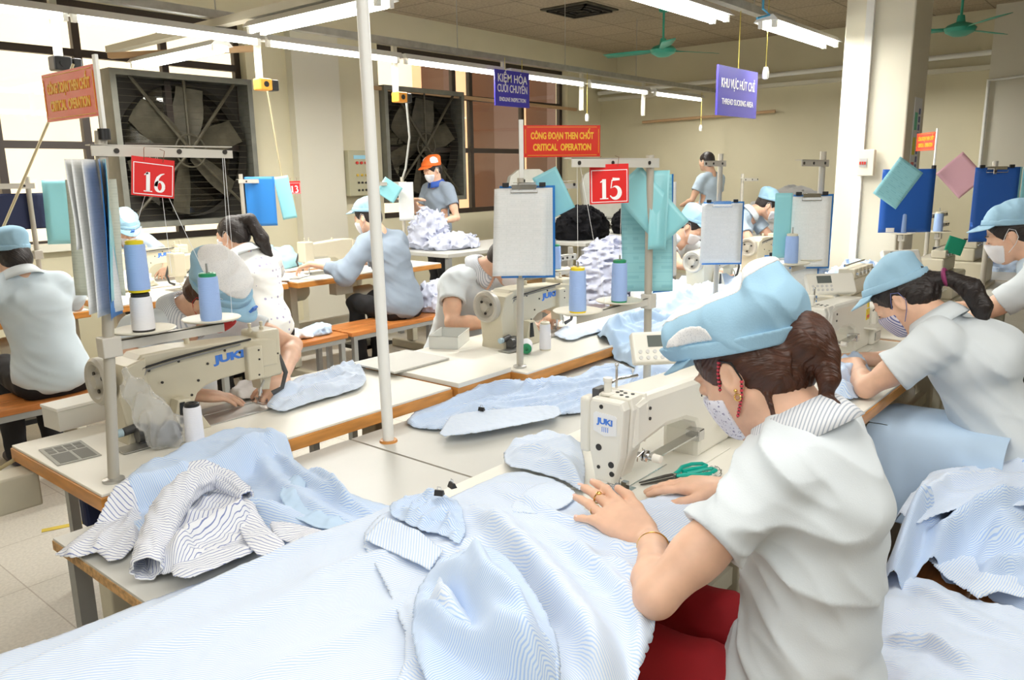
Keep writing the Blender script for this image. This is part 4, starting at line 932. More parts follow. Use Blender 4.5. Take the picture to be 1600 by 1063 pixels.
small_stand((5.17, 1.245, 0.76), 0.72, 'stand carrying the blue board before the column', 0.35, 1, cones=[(-0.02,)])
cone((5.15, 1.245, 1.105), 'blue thread cone below the blue board on the column side', M_thb, M_plate, grp=None)
small_stand((5.66, 1.15, 0.76), 0.42, 'short stand right of the blue board', 0.2, 1, cones=[(-0.02,)], pz=0.31)
cone((5.64, 1.15, 1.085), 'blue thread cone right of the blue board', M_thb, M_plate, grp=None)
critical_sign((5.70, 1.22, 1.50), math.radians(34), 'small red sign half hidden right of the column', W=0.30, pz=0.10, flip=True)
thread_stand((5.70, 1.22, 0.76), 0.74, 'stand right of the column with a pink paper', 0.45, 0.42, 1)
small_stand((4.66, 0.72, 0.76), 0.76, 'stand at far right before the blue board', 0.12, -1)
small_stand((3.33, 2.38, 0.76), 0.36, 'low stand behind machine 15 with a blue cone', 0.1, -1, cones=[(-0.13,)], pz=0.24)
cone((3.20, 2.38, 1.015), 'blue thread cone with green top just right of the clipboard', M_thb, M_grn, grp=None)
# white spools on tables, plastic boxes, tray
cone((1.047, 2.045, 0.76), 'white thread spool with a dark top beside machine 16', M_thw, M_black, M_black, h=0.122, r=0.0255, grp=None)
cone((2.60, 1.99, 0.76), 'white thread spool standing beside machine 15', M_thw, M_plate, h=0.118, r=0.025, grp=None)
cone((0, 0, 0), 'white thread spool lying with its green end showing', M_thw, M_grn, h=0.1, r=0.027, grp=None, M=frame((2.51, 2.02, 0.787), (0.6, -0.8, 0), (0, 0, 1), (-0.75, -0.62, 0.05)) @ Matrix.Translation((0, 0, -0.06)))
def open_box(p, w_, d_, h_, rz, m, label):
    t = thing('plastic_box', label, 'box', p, rz); mb = MB(); e = 0.003
    mb.box((-w_/2, -d_/2, 0), (w_/2, d_/2, e))
    mb.box((-w_/2, -d_/2, e), (-w_/2+e, d_/2, h_)).box((w_/2-e, -d_/2, e), (w_/2, d_/2, h_)).box((-w_/2+e, -d_/2, e), (w_/2-e, -d_/2+e, h_)).box((-w_/2+e, d_/2-e, e), (w_/2-e, d_/2, h_))
    mb.build('walls', m, t); MB().tube([(sx*w_/2, sy*d_/2, h_) for sx, sy in ((-1, -1), (1, -1), (1, 1), (-1, 1))], 0.003, 6, closed=True).build('rim', m, t); return t
M_clear = mat('milky_plastic', (0.75, 0.77, 0.74), 0.25, alpha=0.75)
open_box((2.44, 2.40, 0.76), 0.2, 0.13, 0.055, 0.5, M_clear, 'milky open plastic box left of machine 15')
t = open_box((0.93, 2.545, 0.76), 0.15, 0.1, 0.065, 0.08, mat('off_white_plastic', (0.72, 0.72, 0.68), 0.35), 'white box behind the handwheel of machine 16')
MB().box((-0.078, -0.053, 0.062), (0.078, 0.053, 0.072), bev=0.002).build('lid', M_white, t)
t = thing('parts_tray', 'grey moulded tray let into the left corner of table 16', 'tray', (0.80, 2.27, 0.7605), -0.1)
MB().box((-0.055, -0.09, 0.0), (0.055, 0.09, 0.002), bev=0.0008).build('tray_plate', mat('tray_grey', (0.34, 0.34, 0.30), 0.45), t)
dk = mat('tray_recess', (0.16, 0.16, 0.14), 0.6)
for i in range(4):
    for j in range(2): MB().box((-0.045+i*0.024, 0.02+j*0.03, 0.002), (-0.026+i*0.024, 0.044+j*0.03, 0.0026)).build('recess', dk, t)
MB().box((-0.045, -0.08, 0.002), (0.0, 0.008, 0.0026)).build('recess', dk, t); MB().box((0.008, -0.08, 0.002), (0.046, 0.008, 0.0026)).build('recess', dk, t)
# knee pad under table 16 and power cords
t = tagit(MB().prism([(-0.13, 0.0), (0.13, 0.0), (0.13, -0.1), (0.08, -0.16), (-0.08, -0.16), (-0.13, -0.1)], -0.02, 0.02, 'y', bev=0.01).build('knee_pad', M_navy), 'navy knee pad hanging under the left corner of table 16', 'knee pad'); t.location = (0.88, 2.1, 0.714)
pipe('power_cord', [(0.72, 2.46, 0.72), (0.68, 2.52, 0.68), (0.74, 2.6, 0.62), (0.85, 2.5, 0.66), (0.8, 2.4, 0.71)], 0.006, mat('tan_cable', (0.5, 0.42, 0.25), 0.6), 'looped pale cord hanging off the left corner of table 16', 'cord')
# scissors
def scissors(p, rz, label):
    t = thing('scissors', label, 'scissors', p, rz); gm = mat('teal_handle', (0.0, 0.36, 0.28), 0.35); bm_ = mat('dark_blade', (0.09, 0.08, 0.07), 0.3, 0.8)
    for s in (-1, 1):
        MB().prism([(0.0, s*0.002), (-0.1, s*0.001), (-0.104, s*0.003), (-0.1, s*0.006), (-0.02, s*0.014), (0.01, s*0.012)], 0.004+0.0015*s, 0.006+0.0015*s, 'z').build('blade', bm_, t)
        pts = [(0.0, s*0.006, 0.006), (0.02, s*0.012, 0.008), (0.045, s*0.03, 0.009), (0.08, s*0.036, 0.009), (0.105, s*0.026, 0.009), (0.107, s*0.012, 0.008), (0.09, s*0.006, 0.008), (0.06, s*0.01, 0.008), (0.03, s*0.008, 0.008)]
        MB().tube(pts, [0.004, 0.0055, 0.0055, 0.005, 0.005, 0.005, 0.005, 0.0055, 0.005], 8).build('handle', gm, t)
    MB().lathe([(0, 0), (0.005, 0), (0.005, 0.01), (0, 0.011)], (0, 0, 0.001), 'z', 12).build('pivot_screw', M_steel, t)
    return t
scissors((1.64, 0.86, 0.7645), -0.42, 'teal handled scissors lying beside the near machine')
pts = [(1.72+0.03*math.cos(a)*(1+0.2*math.sin(3*a)), 0.80+0.02*math.sin(a), 0.764+0.006*math.sin(2.3*a)+0.004) for a in [i*0.4 for i in range(40)]]
pipe('wire_coil', pts, 0.0013, M_steel, 'tangled steel wire coil by the teal scissors', 'wire')
# hair clips / black clips on cloth
# plastic bag hanging on machine 16
S = Sdf((0.80, 2.02, 0.74), (1.16, 2.26, 1.02), 0.004)
S.chain([(0.925, 2.16, 0.985), (0.94, 2.14, 0.93), (0.965, 2.115, 0.86), (1.0, 2.10, 0.80)], [0.008, 0.026, 0.04, 0.05], 0.03)
S.ell((1.0, 2.105, 0.805), (0.06, 0.045, 0.05), k=0.02)
S.noise(0.012, (28, 28, 10), 3.0, True); S.cut((0, 0, 0.765), (0, 0, -1))
m, n, l, p = new_mat('clear_plastic_film')
p.inputs['Base Color'].default_value = (0.85, 0.86, 0.86, 1); p.inputs['Roughness'].default_value = 0.08; p.inputs['Alpha'].default_value = 0.30
bag = S.mesh('plastic_bag', m); tagit(bag, 'crumpled clear plastic bag hanging beside machine 16', 'bag')
S = Sdf((0.92, 2.03, 0.74), (1.09, 2.17, 0.87), 0.004)
for i in range(6): S.ell((0.985+0.012*(i % 3), 2.09+0.01*(i % 2), 0.785+0.012*(i//2)), (0.032, 0.02, 0.016), Euler((i, i*0.7, i*1.3)).to_matrix(), k=0.006)
S.noise(0.01, 45, 9.0, True); S.cut((0, 0, 0.768), (0, 0, -1))
tagit(S.mesh('fabric_scraps', mat('dark_grey_scraps', (0.2, 0.21, 0.23), 0.8)), 'dark grey scraps inside the clear plastic bag', 'scraps')
# ================================================================ cloth
def seg_dist(x, y, pts, closed=False):
    d = np.full(x.shape, 1e9); sgn = np.zeros(x.shape); tt = np.zeros(x.shape); bx = np.zeros(x.shape); by = np.zeros(x.shape)
    n = len(pts)
    for i in range(n if closed else n-1):
        a = pts[i]; b = pts[(i+1) % n]; dx, dy = b[0]-a[0], b[1]-a[1]; L = dx*dx+dy*dy+1e-12
        t = np.clip(((x-a[0])*dx+(y-a[1])*dy)/L, 0, 1); qx, qy = a[0]+t*dx, a[1]+t*dy; e = np.hypot(x-qx, y-qy); m_ = e < d
        d = np.where(m_, e, d); sgn = np.where(m_, np.sign((x-a[0])*dy-(y-a[1])*dx), sgn); tt = np.where(m_, (i+t)/(n-1 if not closed else n), tt)
        bx = np.where(m_, qx, bx); by = np.where(m_, qy, by)
    return d, sgn, tt, bx, by
def inside(x, y, poly):
    r = np.zeros(x.shape, bool); n = len(poly)
    for i in range(n):
        (x1, y1), (x2, y2) = poly[i], poly[(i+1) % n]
        c = ((y1 > y) != (y2 > y)) & (x < (x2-x1)*(y-y1)/(y2-y1+1e-12)+x1); r ^= c
    return r
def smooth_poly(poly, it=2):
    for _ in range(it):
        q = []
        for i in range(len(poly)):
            a, b = poly[i], poly[(i+1) % len(poly)]; q += [(a[0]*.8+b[0]*.2, a[1]*.8+b[1]*.2), (a[0]*.2+b[0]*.8, a[1]*.2+b[1]*.8)]
        poly = q
    return poly
SUP = [(0.60, 5.9, 1.29, 1.88, 0.70), (0.1, 4.9, 0.66, 1.27, 0.76), (0.72, 1.93, 1.89, 2.48, 0.76), (1.94, 2.23, 1.87, 2.38, 0.776), (2.24, 3.5, 1.80, 2.44, 0.76)]
def support(x, y, soft=0.03):
    z = np.zeros(np.shape(x))
    for x0, x1, y0, y1, h in SUP:
        d = np.maximum(np.maximum(x0-x, x-x1), np.maximum(y0-y, y-y1))
        k = np.clip(1-d/(soft), 0, 1); k = k*k*(3-2*k); z = np.maximum(z, h*np.where(d < 0, 1, k*0.25+0.75*k) - np.maximum(d, 0)*0)
    return z
def table_near(x, y):
    """near table top, falling to the centre table behind it and over the front edge"""
    a = np.clip((y-1.283)/0.05, 0, 1); a = a*a*(3-2*a)
    f = np.clip((0.64-y)/0.16, 0, 1)
    return 0.76-0.06*a-0.16*f*f
def cloth(name, label, poly, m, theta=0.0, zf=None, res=0.008, amp=0.012, fdir=0.0, fs=(6, 22), seed=0.0, ridges=(), cat='garment', group=None, lift=0.003, hem=0.0, puff=0.0, smooth_edge=1, warp=0.03, micro=0.0015, parent=None, thick=0.0014, edge_w=0.035, zc=0.0):
    poly = smooth_poly(poly, smooth_edge); P = np.array(poly); lo = P.min(0)-res; hi = P.max(0)+res
    nx, ny = int((hi[0]-lo[0])/res)+2, int((hi[1]-lo[1])/res)+2
    X, Y = np.meshgrid(lo[0]+res*np.arange(nx), lo[1]+res*np.arange(ny), indexing='ij')
    ins = inside(X, Y, poly); d, _, _, bx, by = seg_dist(X, Y, poly, True)
    near_ = (~ins) & (d < res*0.75)
    X2, Y2 = np.where(near_, bx, X), np.where(near_, by, Y); ok = ins | near_; dd = np.where(ins, d, 0)
    c, s = math.cos(fdir), math.sin(fdir); U = X2*c+Y2*s; V = -X2*s+Y2*c
    wu = perlin(U*4+seed, V*4, 1.7)*0.06; wv = perlin(U*4, V*4+seed, 5.1)*0.05
    f = ridged((U+wu)*fs[0]+seed, (V+wv)*fs[1], seed); f2 = ridged((U+wv)*fs[0]*2.3, (V+wu)*fs[1]*1.9+seed, seed+3)
    fold = np.clip(f, 0, 1)**1.6*0.75+np.clip(f2, 0, 1)**2*0.3+0.35*perlin(U*3, V*5, seed)
    e = np.clip(dd/edge_w, 0, 1); e = e*e*(3-2*e)
    base = (zf or table_near)(X2, Y2)
    Z = base+lift+amp*fold*(0.25+0.75*e)+puff*e*(0.7+0.6*perlin(X2*5+seed, Y2*5, 2.2))+micro*perlin(X2*60, Y2*60, seed)
    for rg in ridges:
        pts, h, w_ = rg[:3]; sharp = rg[3] if len(rg) > 3 else 0
        q, sg, t, _, _ = seg_dist(X2+0.3*wu*0.3, Y2+wv*0.1, pts); taper = np.clip(np.sin(PI*np.clip(t*0.92+0.04, 0, 1))*1.6, 0, 1)
        wl = w_*np.where(sg > 0, 0.55, 1.25)
        Z = Z+h*taper*(np.exp(-(q/wl)**2) if not sharp else np.exp(-q/wl))
    Z = np.maximum(Z, base+0.001)
    idx = -np.ones(ok.shape, int)
    cell = ok[:-1, :-1] & ok[1:, :-1] & ok[1:, 1:] & ok[:-1, 1:]
    use = np.zeros(ok.shape, bool); use[:-1, :-1] |= cell; use[1:, :-1] |= cell; use[1:, 1:] |= cell; use[:-1, 1:] |= cell
    idx[use] = np.arange(use.sum()); V3 = np.stack([X2[use], Y2[use], Z[use]], 1)
    q = np.stack([idx[:-1, :-1][cell], idx[1:, :-1][cell], idx[1:, 1:][cell], idx[:-1, 1:][cell]], 1)
    me = bpy.data.meshes.new(name); me.vertices.add(len(V3)); me.vertices.foreach_set('co', V3.astype(np.float32).ravel())
    me.loops.add(len(q)*4); me.loops.foreach_set('vertex_index', q.astype(np.int32).ravel()); me.polygons.add(len(q))
    me.polygons.foreach_set('loop_start', np.arange(0, len(q)*4, 4, dtype=np.int32)); me.polygons.foreach_set('loop_total', np.full(len(q), 4, np.int32)); me.update(calc_edges=True)
    ct, st = math.cos(theta), math.sin(theta)
    Zs = Z-base; gx = np.gradient(Zs, axis=0)/res; gy = np.gradient(Zs, axis=1)/res; ax_ = np.cumsum(np.sqrt(1+gx**2)-1, axis=0)*res; ay_ = np.cumsum(np.sqrt(1+gy**2)-1, axis=1)*res
    ax_ -= ax_[nx//2:nx//2+1]; ay_ -= ay_[:, ny//2:ny//2+1]; X2u, Y2u = X2+0.75*ax_, Y2+0.75*ay_
    Wx = X2u+warp*perlin(X2*3, Y2*3, seed+8)+zc*(Z-base)*math.cos(fdir+1.5); Wy = Y2u+warp*perlin(X2*3, Y2*3, seed+12)+zc*(Z-base)*math.sin(fdir+1.5)
    uvp = np.stack([(Wx*ct+Wy*st)[use], (-Wx*st+Wy*ct)[use]], 1).astype(np.float32)
    uv = me.uv_layers.new(name='UVMap'); li = np.empty(len(me.loops), np.int32); me.loops.foreach_get('vertex_index', li); uv.data.foreach_set('uv', uvp[li].ravel())
    o = link(name, me, m, parent, smooth=True)
    md = o.modifiers.new('t', 'SOLIDIFY'); md.thickness = thick; md.offset = 1
    if parent is None: tagit(o, label, cat, group)
    return o
M_cA = stripe_mat('pale_blue_fine_stripe_cloth', (0.76, 0.82, 0.90), (0.50, 0.65, 0.90), 0.0052, 0.38)
M_cB = stripe_mat('blue_fine_stripe_cloth', (0.68, 0.78, 0.91), (0.40, 0.57, 0.88), 0.0048, 0.40)
M_cC = stripe_mat('white_navy_stripe_cloth', (0.82, 0.84, 0.88), (0.20, 0.25, 0.48), 0.0085, 0.20)
M_cD = mat('plain_pale_blue_cloth', (0.52, 0.68, 0.87), 0.8, var=0.03, vscale=10, spec=0.15)
M_cE = mat('lavender_grey_cloth', (0.60, 0.63, 0.76), 0.85, var=0.05, vscale=10, spec=0.1)
M_cW = mat('white_cloth', (0.85, 0.85, 0.86), 0.85, spec=0.1)
M_cK = mat('black_cloth', (0.012, 0.012, 0.014), 0.9, spec=0.1)
# hidden table that carries the left end of the big cloth
plain_table(0.12, 0.84, 0.66, 1.27, 0.76, 'plain table under the left end of the big pale cloth')
# big pale cloth across the bottom
big = [(0.297, 1.462), (0.370, 1.456), (0.454, 1.436), (0.563, 1.429), (0.681, 1.416), (0.781, 1.397), (0.858, 1.375), (0.932, 1.320), (1.029, 1.312), (1.111, 1.321), (1.124, 1.167), (1.048, 1.018), (0.969, 0.911), (0.847, 0.858), (0.733, 0.801), (0.649, 0.740), (0.498, 0.578), (0.168, 0.989)]
cloth('pale_cloth', 'big pale blue finely striped cloth spread across the bottom left', big, M_cA, 0.9, res=0.009, amp=0.007, fdir=0.55, fs=(2.2, 7), seed=2.0, lift=0.004, cat='fabric', micro=0.001,
      ridges=[([(0.354, 1.349), (0.524, 1.319), (0.787, 1.291), (0.971, 1.242)], 0.012, 0.03), ([(0.371, 1.194), (0.548, 1.147), (0.802, 1.109), (0.978, 1.091)], 0.010, 0.035), ([(0.517, 0.979), (0.674, 0.944), (0.843, 0.948), (0.968, 0.976)], 0.012, 0.03), ([(0.773, 1.146), (0.879, 1.130), (0.959, 1.071)], 0.008, 0.015)])
# right part of the cloth, flowing from the needle to the lap, deep folds
mainp = [(0.936, 1.198), (1.063, 1.265), (1.179, 1.201), (1.292, 1.196), (1.420, 1.194), (1.440, 1.050), (1.316, 0.884), (1.345, 0.846), (1.387, 0.792), (1.492, 0.710), (1.496, 0.624), (1.267, 0.619), (1.089, 0.588), (0.975, 0.552), (0.842, 0.520), (0.598, 0.511), (0.455, 0.615), (0.618, 0.757), (0.745, 0.842), (0.855, 1.027)]
cloth('striped_cloth', 'pale blue striped cloth with deep folds being sewn at the near machine', mainp, M_cA, 0.15, res=0.007, amp=0.012, fdir=-0.9, fs=(2.5, 8), seed=5.0, lift=0.012, cat='fabric', warp=0.06,
      ridges=[([(1.180, 1.095), (1.088, 0.918), (0.999, 0.757), (0.913, 0.618), (0.848, 0.540)], 0.055, 0.035), ([(1.006, 0.978), (0.883, 0.803), (0.826, 0.700), (0.785, 0.619)], 0.05, 0.03), ([(0.810, 0.896), (0.790, 0.801), (0.777, 0.684), (0.791, 0.612)], 0.045, 0.028), ([(1.179, 0.892), (1.098, 0.702), (1.024, 0.593), (0.893, 0.514)], 0.035, 0.022), ([(1.138, 0.728), (1.090, 0.606), (1.017, 0.542)], 0.035, 0.02), ([(0.920, 0.929), (0.837, 0.862), (0.765, 0.777)], 0.04, 0.025), ([(1.292, 1.126), (1.252, 0.948), (1.210, 0.760), (1.210, 0.635)], 0.02, 0.02)])
fc = cloth('folded_cloth', 'rumpled blue striped panel folded over itself at the bottom middle', [(0.729, 0.824), (0.841, 0.928), (0.899, 0.952), (0.963, 0.969), (1.023, 0.968), (0.962, 0.828), (0.885, 0.684), (0.800, 0.584), (0.705, 0.536), (0.623, 0.639)], M_cB, 1.3, zf=lambda x, y: table_near(x, y)+0.03, res=0.006, amp=0.012, fdir=-2.0, fs=(2.5, 8), seed=8.0, cat='fabric', warp=0.05, smooth_edge=1, edge_w=0.015,
      ridges=[([(0.907, 0.931), (0.833, 0.785), (0.785, 0.678), (0.766, 0.581)], 0.075, 0.04), ([(0.957, 0.906), (0.832, 0.757), (0.814, 0.641)], 0.05, 0.028), ([(0.796, 0.879), (0.762, 0.773), (0.756, 0.665), (0.750, 0.580)], 0.045, 0.02)])
cloth('folded_flap', None, [(0.950, 0.931), (1.012, 0.916), (0.992, 0.837), (0.906, 0.700), (0.813, 0.594), (0.745, 0.563), (0.781, 0.621), (0.806, 0.695), (0.798, 0.746), (0.825, 0.803), (0.881, 0.866)], M_cB, 0.5, zf=lambda x, y: table_near(x, y)+0.055, res=0.006, amp=0.012, fdir=-2.1, fs=(2.5, 8), seed=9.0, parent=fc, smooth_edge=1, edge_w=0.02, ridges=[([(0.932, 0.875), (0.854, 0.735), (0.796, 0.615)], 0.035, 0.025)])
cloth('placket_piece', 'flat striped placket strip lying on the pale cloth', [(0.926, 1.173), (1.023, 1.218), (1.021, 1.109), (0.990, 1.010), (0.921, 0.975), (0.922, 1.005), (0.924, 1.087)], M_cA, 2.3, zf=lambda x, y: table_near(x, y)+0.022, res=0.006, amp=0.004, seed=1.5, cat='garment piece', smooth_edge=0, edge_w=0.006)
cloth('sleeve', 'rolled pale blue sleeve beside the near machine head', [(1.421, 1.215), (1.534, 1.320), (1.624, 1.363), (1.706, 1.312), (1.711, 1.193), (1.550, 1.061), (1.396, 0.961), (1.440, 1.050), (1.439, 1.148)], M_cA, 0.3, zf=lambda x, y: table_near(x, y)+0.012, res=0.006, amp=0.02, fdir=-0.9, fs=(3, 9), seed=4.2, puff=0.03, cat='garment piece',
      ridges=[([(1.489, 1.251), (1.520, 1.170), (1.432, 0.999)], 0.02, 0.018)])
cloth('cuff', 'pale blue sleeve cuff tucked under the presser foot', [(1.206, 1.034), (1.352, 1.079), (1.413, 1.046), (1.374, 0.958), (1.296, 0.945), (1.235, 0.969)], M_cA, 1.2, zf=lambda x, y: table_near(x, y)+0.02, res=0.006, amp=0.006, seed=3.3, cat='garment piece', smooth_edge=1)
cloth('cloth_panel', 'pale striped panel under the near worker\'s forearm', [(1.288, 0.857), (1.431, 0.834), (1.545, 0.768), (1.566, 0.700), (1.528, 0.610), (1.341, 0.609), (1.296, 0.667), (1.270, 0.768)], M_cA, 1.5, zf=lambda x, y: table_near(x, y)+0.022, res=0.006, amp=0.005, seed=9.9, cat='garment piece', smooth_edge=1)
# knotted bit with black clips
cloth('knotted_shirt_tail', 'knotted pale blue shirt tail clipped near the middle of the cloth', [(1.044, 1.243), (1.139, 1.264), (1.189, 1.211), (1.171, 1.134), (1.075, 1.025), (1.022, 1.002), (1.043, 1.067), (1.021, 1.119)], M_cB, 0.2, zf=lambda x, y: table_near(x, y)+0.02, res=0.005, amp=0.03, fdir=0.3, fs=(9, 18), seed=6.1, cat='garment')
for p_, r_, lb_ in (((1.118, 1.146, 0.822), 0.4, 'black binder clip on the knotted shirt tail'), ((1.152, 1.14, 0.830), -0.3, 'second black binder clip right beside the knotted shirt tail'), ((1.838, 1.672, 0.737), 0.2, 'small dark clip on the flat front piece on the grey table')):
    t = thing('binder_clip', lb_, 'clip', p_, r_)
    MB().prism([(-0.007, 0), (0.007, 0), (0.002, 0.011), (-0.002, 0.011)], -0.010, 0.010, 'y').build('clip_body', M_black, t); MB().tube([(0.0, -0.005, 0.010), (0.0, -0.004, 0.018), (0.0, 0.004, 0.018), (0.0, 0.005, 0.010)], 0.0008, 6).build('clip_wire', M_steel, t)
# heap of blue shirts on the left centre table
z70 = lambda x, y: np.full(np.shape(x), 0.70)
def z_heap(x, y):
    """centre table, climbing the front edge of table 16"""
    a = np.clip((y-1.83)/0.05, 0, 1); b = np.clip((1.32-y)/0.08, 0, 1)
    return 0.70+0.066*np.maximum(a*a*(3-2*a), b)
cloth('blue_shirt', 'pale blue shirt heaped across the left centre table against table 16', [(0.724, 1.846), (0.844, 1.972), (0.937, 1.997), (1.028, 2.038), (1.124, 2.051), (1.208, 2.051), (1.247, 1.962), (1.216, 1.792), (1.182, 1.605), (1.168, 1.484), (1.195, 1.327), (1.099, 1.224), (1.035, 1.323), (0.938, 1.379), (0.825, 1.450), (0.707, 1.553), (0.699, 1.712)], M_cB, 0.35, zf=z_heap, res=0.006, amp=0.022, fdir=-0.9, fs=(2.2, 6), seed=12.0, puff=0.006, cat='shirt',
      ridges=[([(0.961, 1.812), (1.126, 1.868), (1.072, 1.668), (1.032, 1.456), (1.050, 1.317)], 0.026, 0.03), ([(1.194, 1.909), (1.129, 1.666), (1.093, 1.439), (1.100, 1.309)], 0.032, 0.022), ([(0.763, 1.745), (0.886, 1.771), (0.942, 1.635), (0.970, 1.420)], 0.03, 0.03), ([(1.168, 1.692), (1.125, 1.528), (1.086, 1.417)], 0.03, 0.014)])
cloth('blue_shirt_collar', 'folded pale blue collar lying on the heap at left centre', [(1.031, 1.631), (1.168, 1.718), (1.141, 1.657), (1.008, 1.494), (1.043, 1.419), (1.010, 1.314), (0.964, 1.363), (0.967, 1.486)], M_cD, 0.35, zf=lambda x, y: z_heap(x, y)+0.03, res=0.005, amp=0.012, fdir=0.4, fs=(5, 14), seed=15.0, cat='garment piece', smooth_edge=1)
def sleeve_tube(name, path, radii, m, parent=None, flat=0.7, seed=0.0, n=40, ns=60, label=None, wr=0.006, open_end=True):
    """soft open tube of cloth following a path, stripes along its length"""
    path = [Vector(p) for p in path]; P = []; L = [0.0]
    for i in range(ns+1):
        t = i/ns*(len(path)-1); k = min(int(t), len(path)-2); u = t-k
        p0, p1, p2, p3 = path[max(k-1, 0)], path[k], path[k+1], path[min(k+2, len(path)-1)]
        P.append(0.5*((2*p1)+(p2-p0)*u+(2*p0-5*p1+4*p2-p3)*u*u+(3*p1-p0-3*p2+p3)*u**3))
    rows = []; uvs = []; s = 0.0
    for i, p in enumerate(P):
        t = (P[min(i+1, ns)]-P[max(i-1, 0)]).normalized(); side_ = t.cross(Vector((0, 0, 1))).normalized(); up = side_.cross(t)
        if i: s += (P[i]-P[i-1]).length
        q = i/ns*(len(radii)-1); k = min(int(q), len(radii)-2); r = radii[k]*(1-q+k)+radii[k+1]*(q-k); row = []; ur = []
        for j in range(n+1):
            a = 2*PI*j/n; w_ = wr*float(ridged(s*14+seed+math.cos(a)*1.2, math.sin(a)*1.6+seed, s*6))+wr*0.5*float(perlin(s*40, math.cos(a)*3+seed, math.sin(a)*3))
            row.append(p+side_*math.cos(a)*(r+w_)+up*math.sin(a)*(r*flat+w_)); ur.append((s, j/n*2*PI*r))
        rows.append(row); uvs.append(ur)
    # inner lining at the open end
    me = bpy.data.meshes.new(name); vs = [tuple(v) for r_ in rows for v in r_]; fs = [(i*(n+1)+j, i*(n+1)+j+1, (i+1)*(n+1)+j+1, (i+1)*(n+1)+j) for i in range(ns) for j in range(n)]
    me.from_pydata(vs, [], fs); ul = me.uv_layers.new(name='UVMap'); fl = [u for r_ in uvs for u in r_]
    for lp in me.loops: ul.data[lp.index].uv = (fl[lp.vertex_index][0], fl[lp.vertex_index][1])
    o = link(name, me, m, parent, smooth=True); md = o.modifiers.new('t', 'SOLIDIFY'); md.thickness = 0.0016; md.offset = -1
    if label: tagit(o, label, 'garment piece')
    return o
M_cC2 = stripe_mat('white_navy_cross_stripe_cloth', (0.82, 0.84, 0.88), (0.20, 0.25, 0.48), 0.0085, 0.20, axis=0)
ss = cloth('striped_shirt', 'crumpled white shirt with navy stripes at the left end of the grey table', [(0.773, 1.747), (0.872, 1.868), (0.961, 1.880), (1.049, 1.840), (1.029, 1.734), (0.941, 1.588), (0.904, 1.511), (0.848, 1.436), (0.807, 1.440), (0.744, 1.437), (0.689, 1.438), (0.653, 1.484), (0.660, 1.581)], M_cC, 2.2, zf=lambda x, y: z_heap(x, y)+0.008, res=0.0055, amp=0.022, fdir=-1.16, fs=(4, 11), seed=21.0, puff=0.03, cat='shirt', warp=0.05,
      ridges=[([(0.674, 1.456), (0.758, 1.535), (0.862, 1.532), (0.914, 1.550)], 0.04, 0.022)])
cloth('shirt_panel', None, [(0.798, 1.606), (0.875, 1.633), (0.895, 1.526), (0.862, 1.444), (0.816, 1.387), (0.763, 1.390), (0.718, 1.386), (0.669, 1.389), (0.651, 1.429), (0.711, 1.512)], M_cC, 1.25, zf=lambda x, y: z_heap(x, y)+0.032, res=0.005, amp=0.012, fdir=-0.6, fs=(3, 9), seed=22.0, parent=ss, smooth_edge=1, edge_w=0.015)
cloth('shirt_panel', None, [(0.939, 1.703), (0.989, 1.707), (0.967, 1.626), (0.920, 1.547), (0.879, 1.429), (0.867, 1.352), (0.842, 1.345), (0.799, 1.342), (0.811, 1.414), (0.853, 1.517)], M_cC, 0.25, zf=lambda x, y: z_heap(x, y)+0.04, res=0.005, amp=0.012, fdir=-0.9, fs=(3, 9), seed=23.0, parent=ss, smooth_edge=1, edge_w=0.015)
cloth('shirt_panel', None, [(0.919, 1.498), (0.943, 1.455), (0.963, 1.364), (0.960, 1.306), (0.924, 1.301), (0.888, 1.348), (0.879, 1.420)], M_cC, 1.1, zf=lambda x, y: z_heap(x, y)+0.03, res=0.005, amp=0.010, fdir=0.2, fs=(3, 10), seed=27.0, parent=ss, smooth_edge=1, edge_w=0.012)
sleeve_tube('shirt_sleeve', [tuple(q)+(z,) for q, z in zip([(0.940, 1.617), (0.942, 1.733), (0.870, 1.740), (0.778, 1.678), (0.694, 1.575), (0.637, 1.496)], (0.755, 0.772, 0.778, 0.762, 0.745, 0.735))], [0.008, 0.026, 0.034, 0.033, 0.030, 0.026], M_cC2, ss, 0.8, 3.0)
cloth('striped_sleeve', 'navy striped shirt sleeve spread flat over the table corner at left', [(0.562, 1.756), (0.650, 1.823), (0.744, 1.874), (0.797, 1.906), (0.786, 1.838), (0.763, 1.778), (0.701, 1.668), (0.646, 1.625), (0.622, 1.636), (0.623, 1.693), (0.578, 1.712)], M_cC, 0.65, zf=lambda x, y: z_heap(x, y)+0.008, res=0.005, amp=0.018, fdir=0.9, fs=(4, 12), seed=25.0, cat='garment piece', smooth_edge=0, warp=0.03, edge_w=0.012)
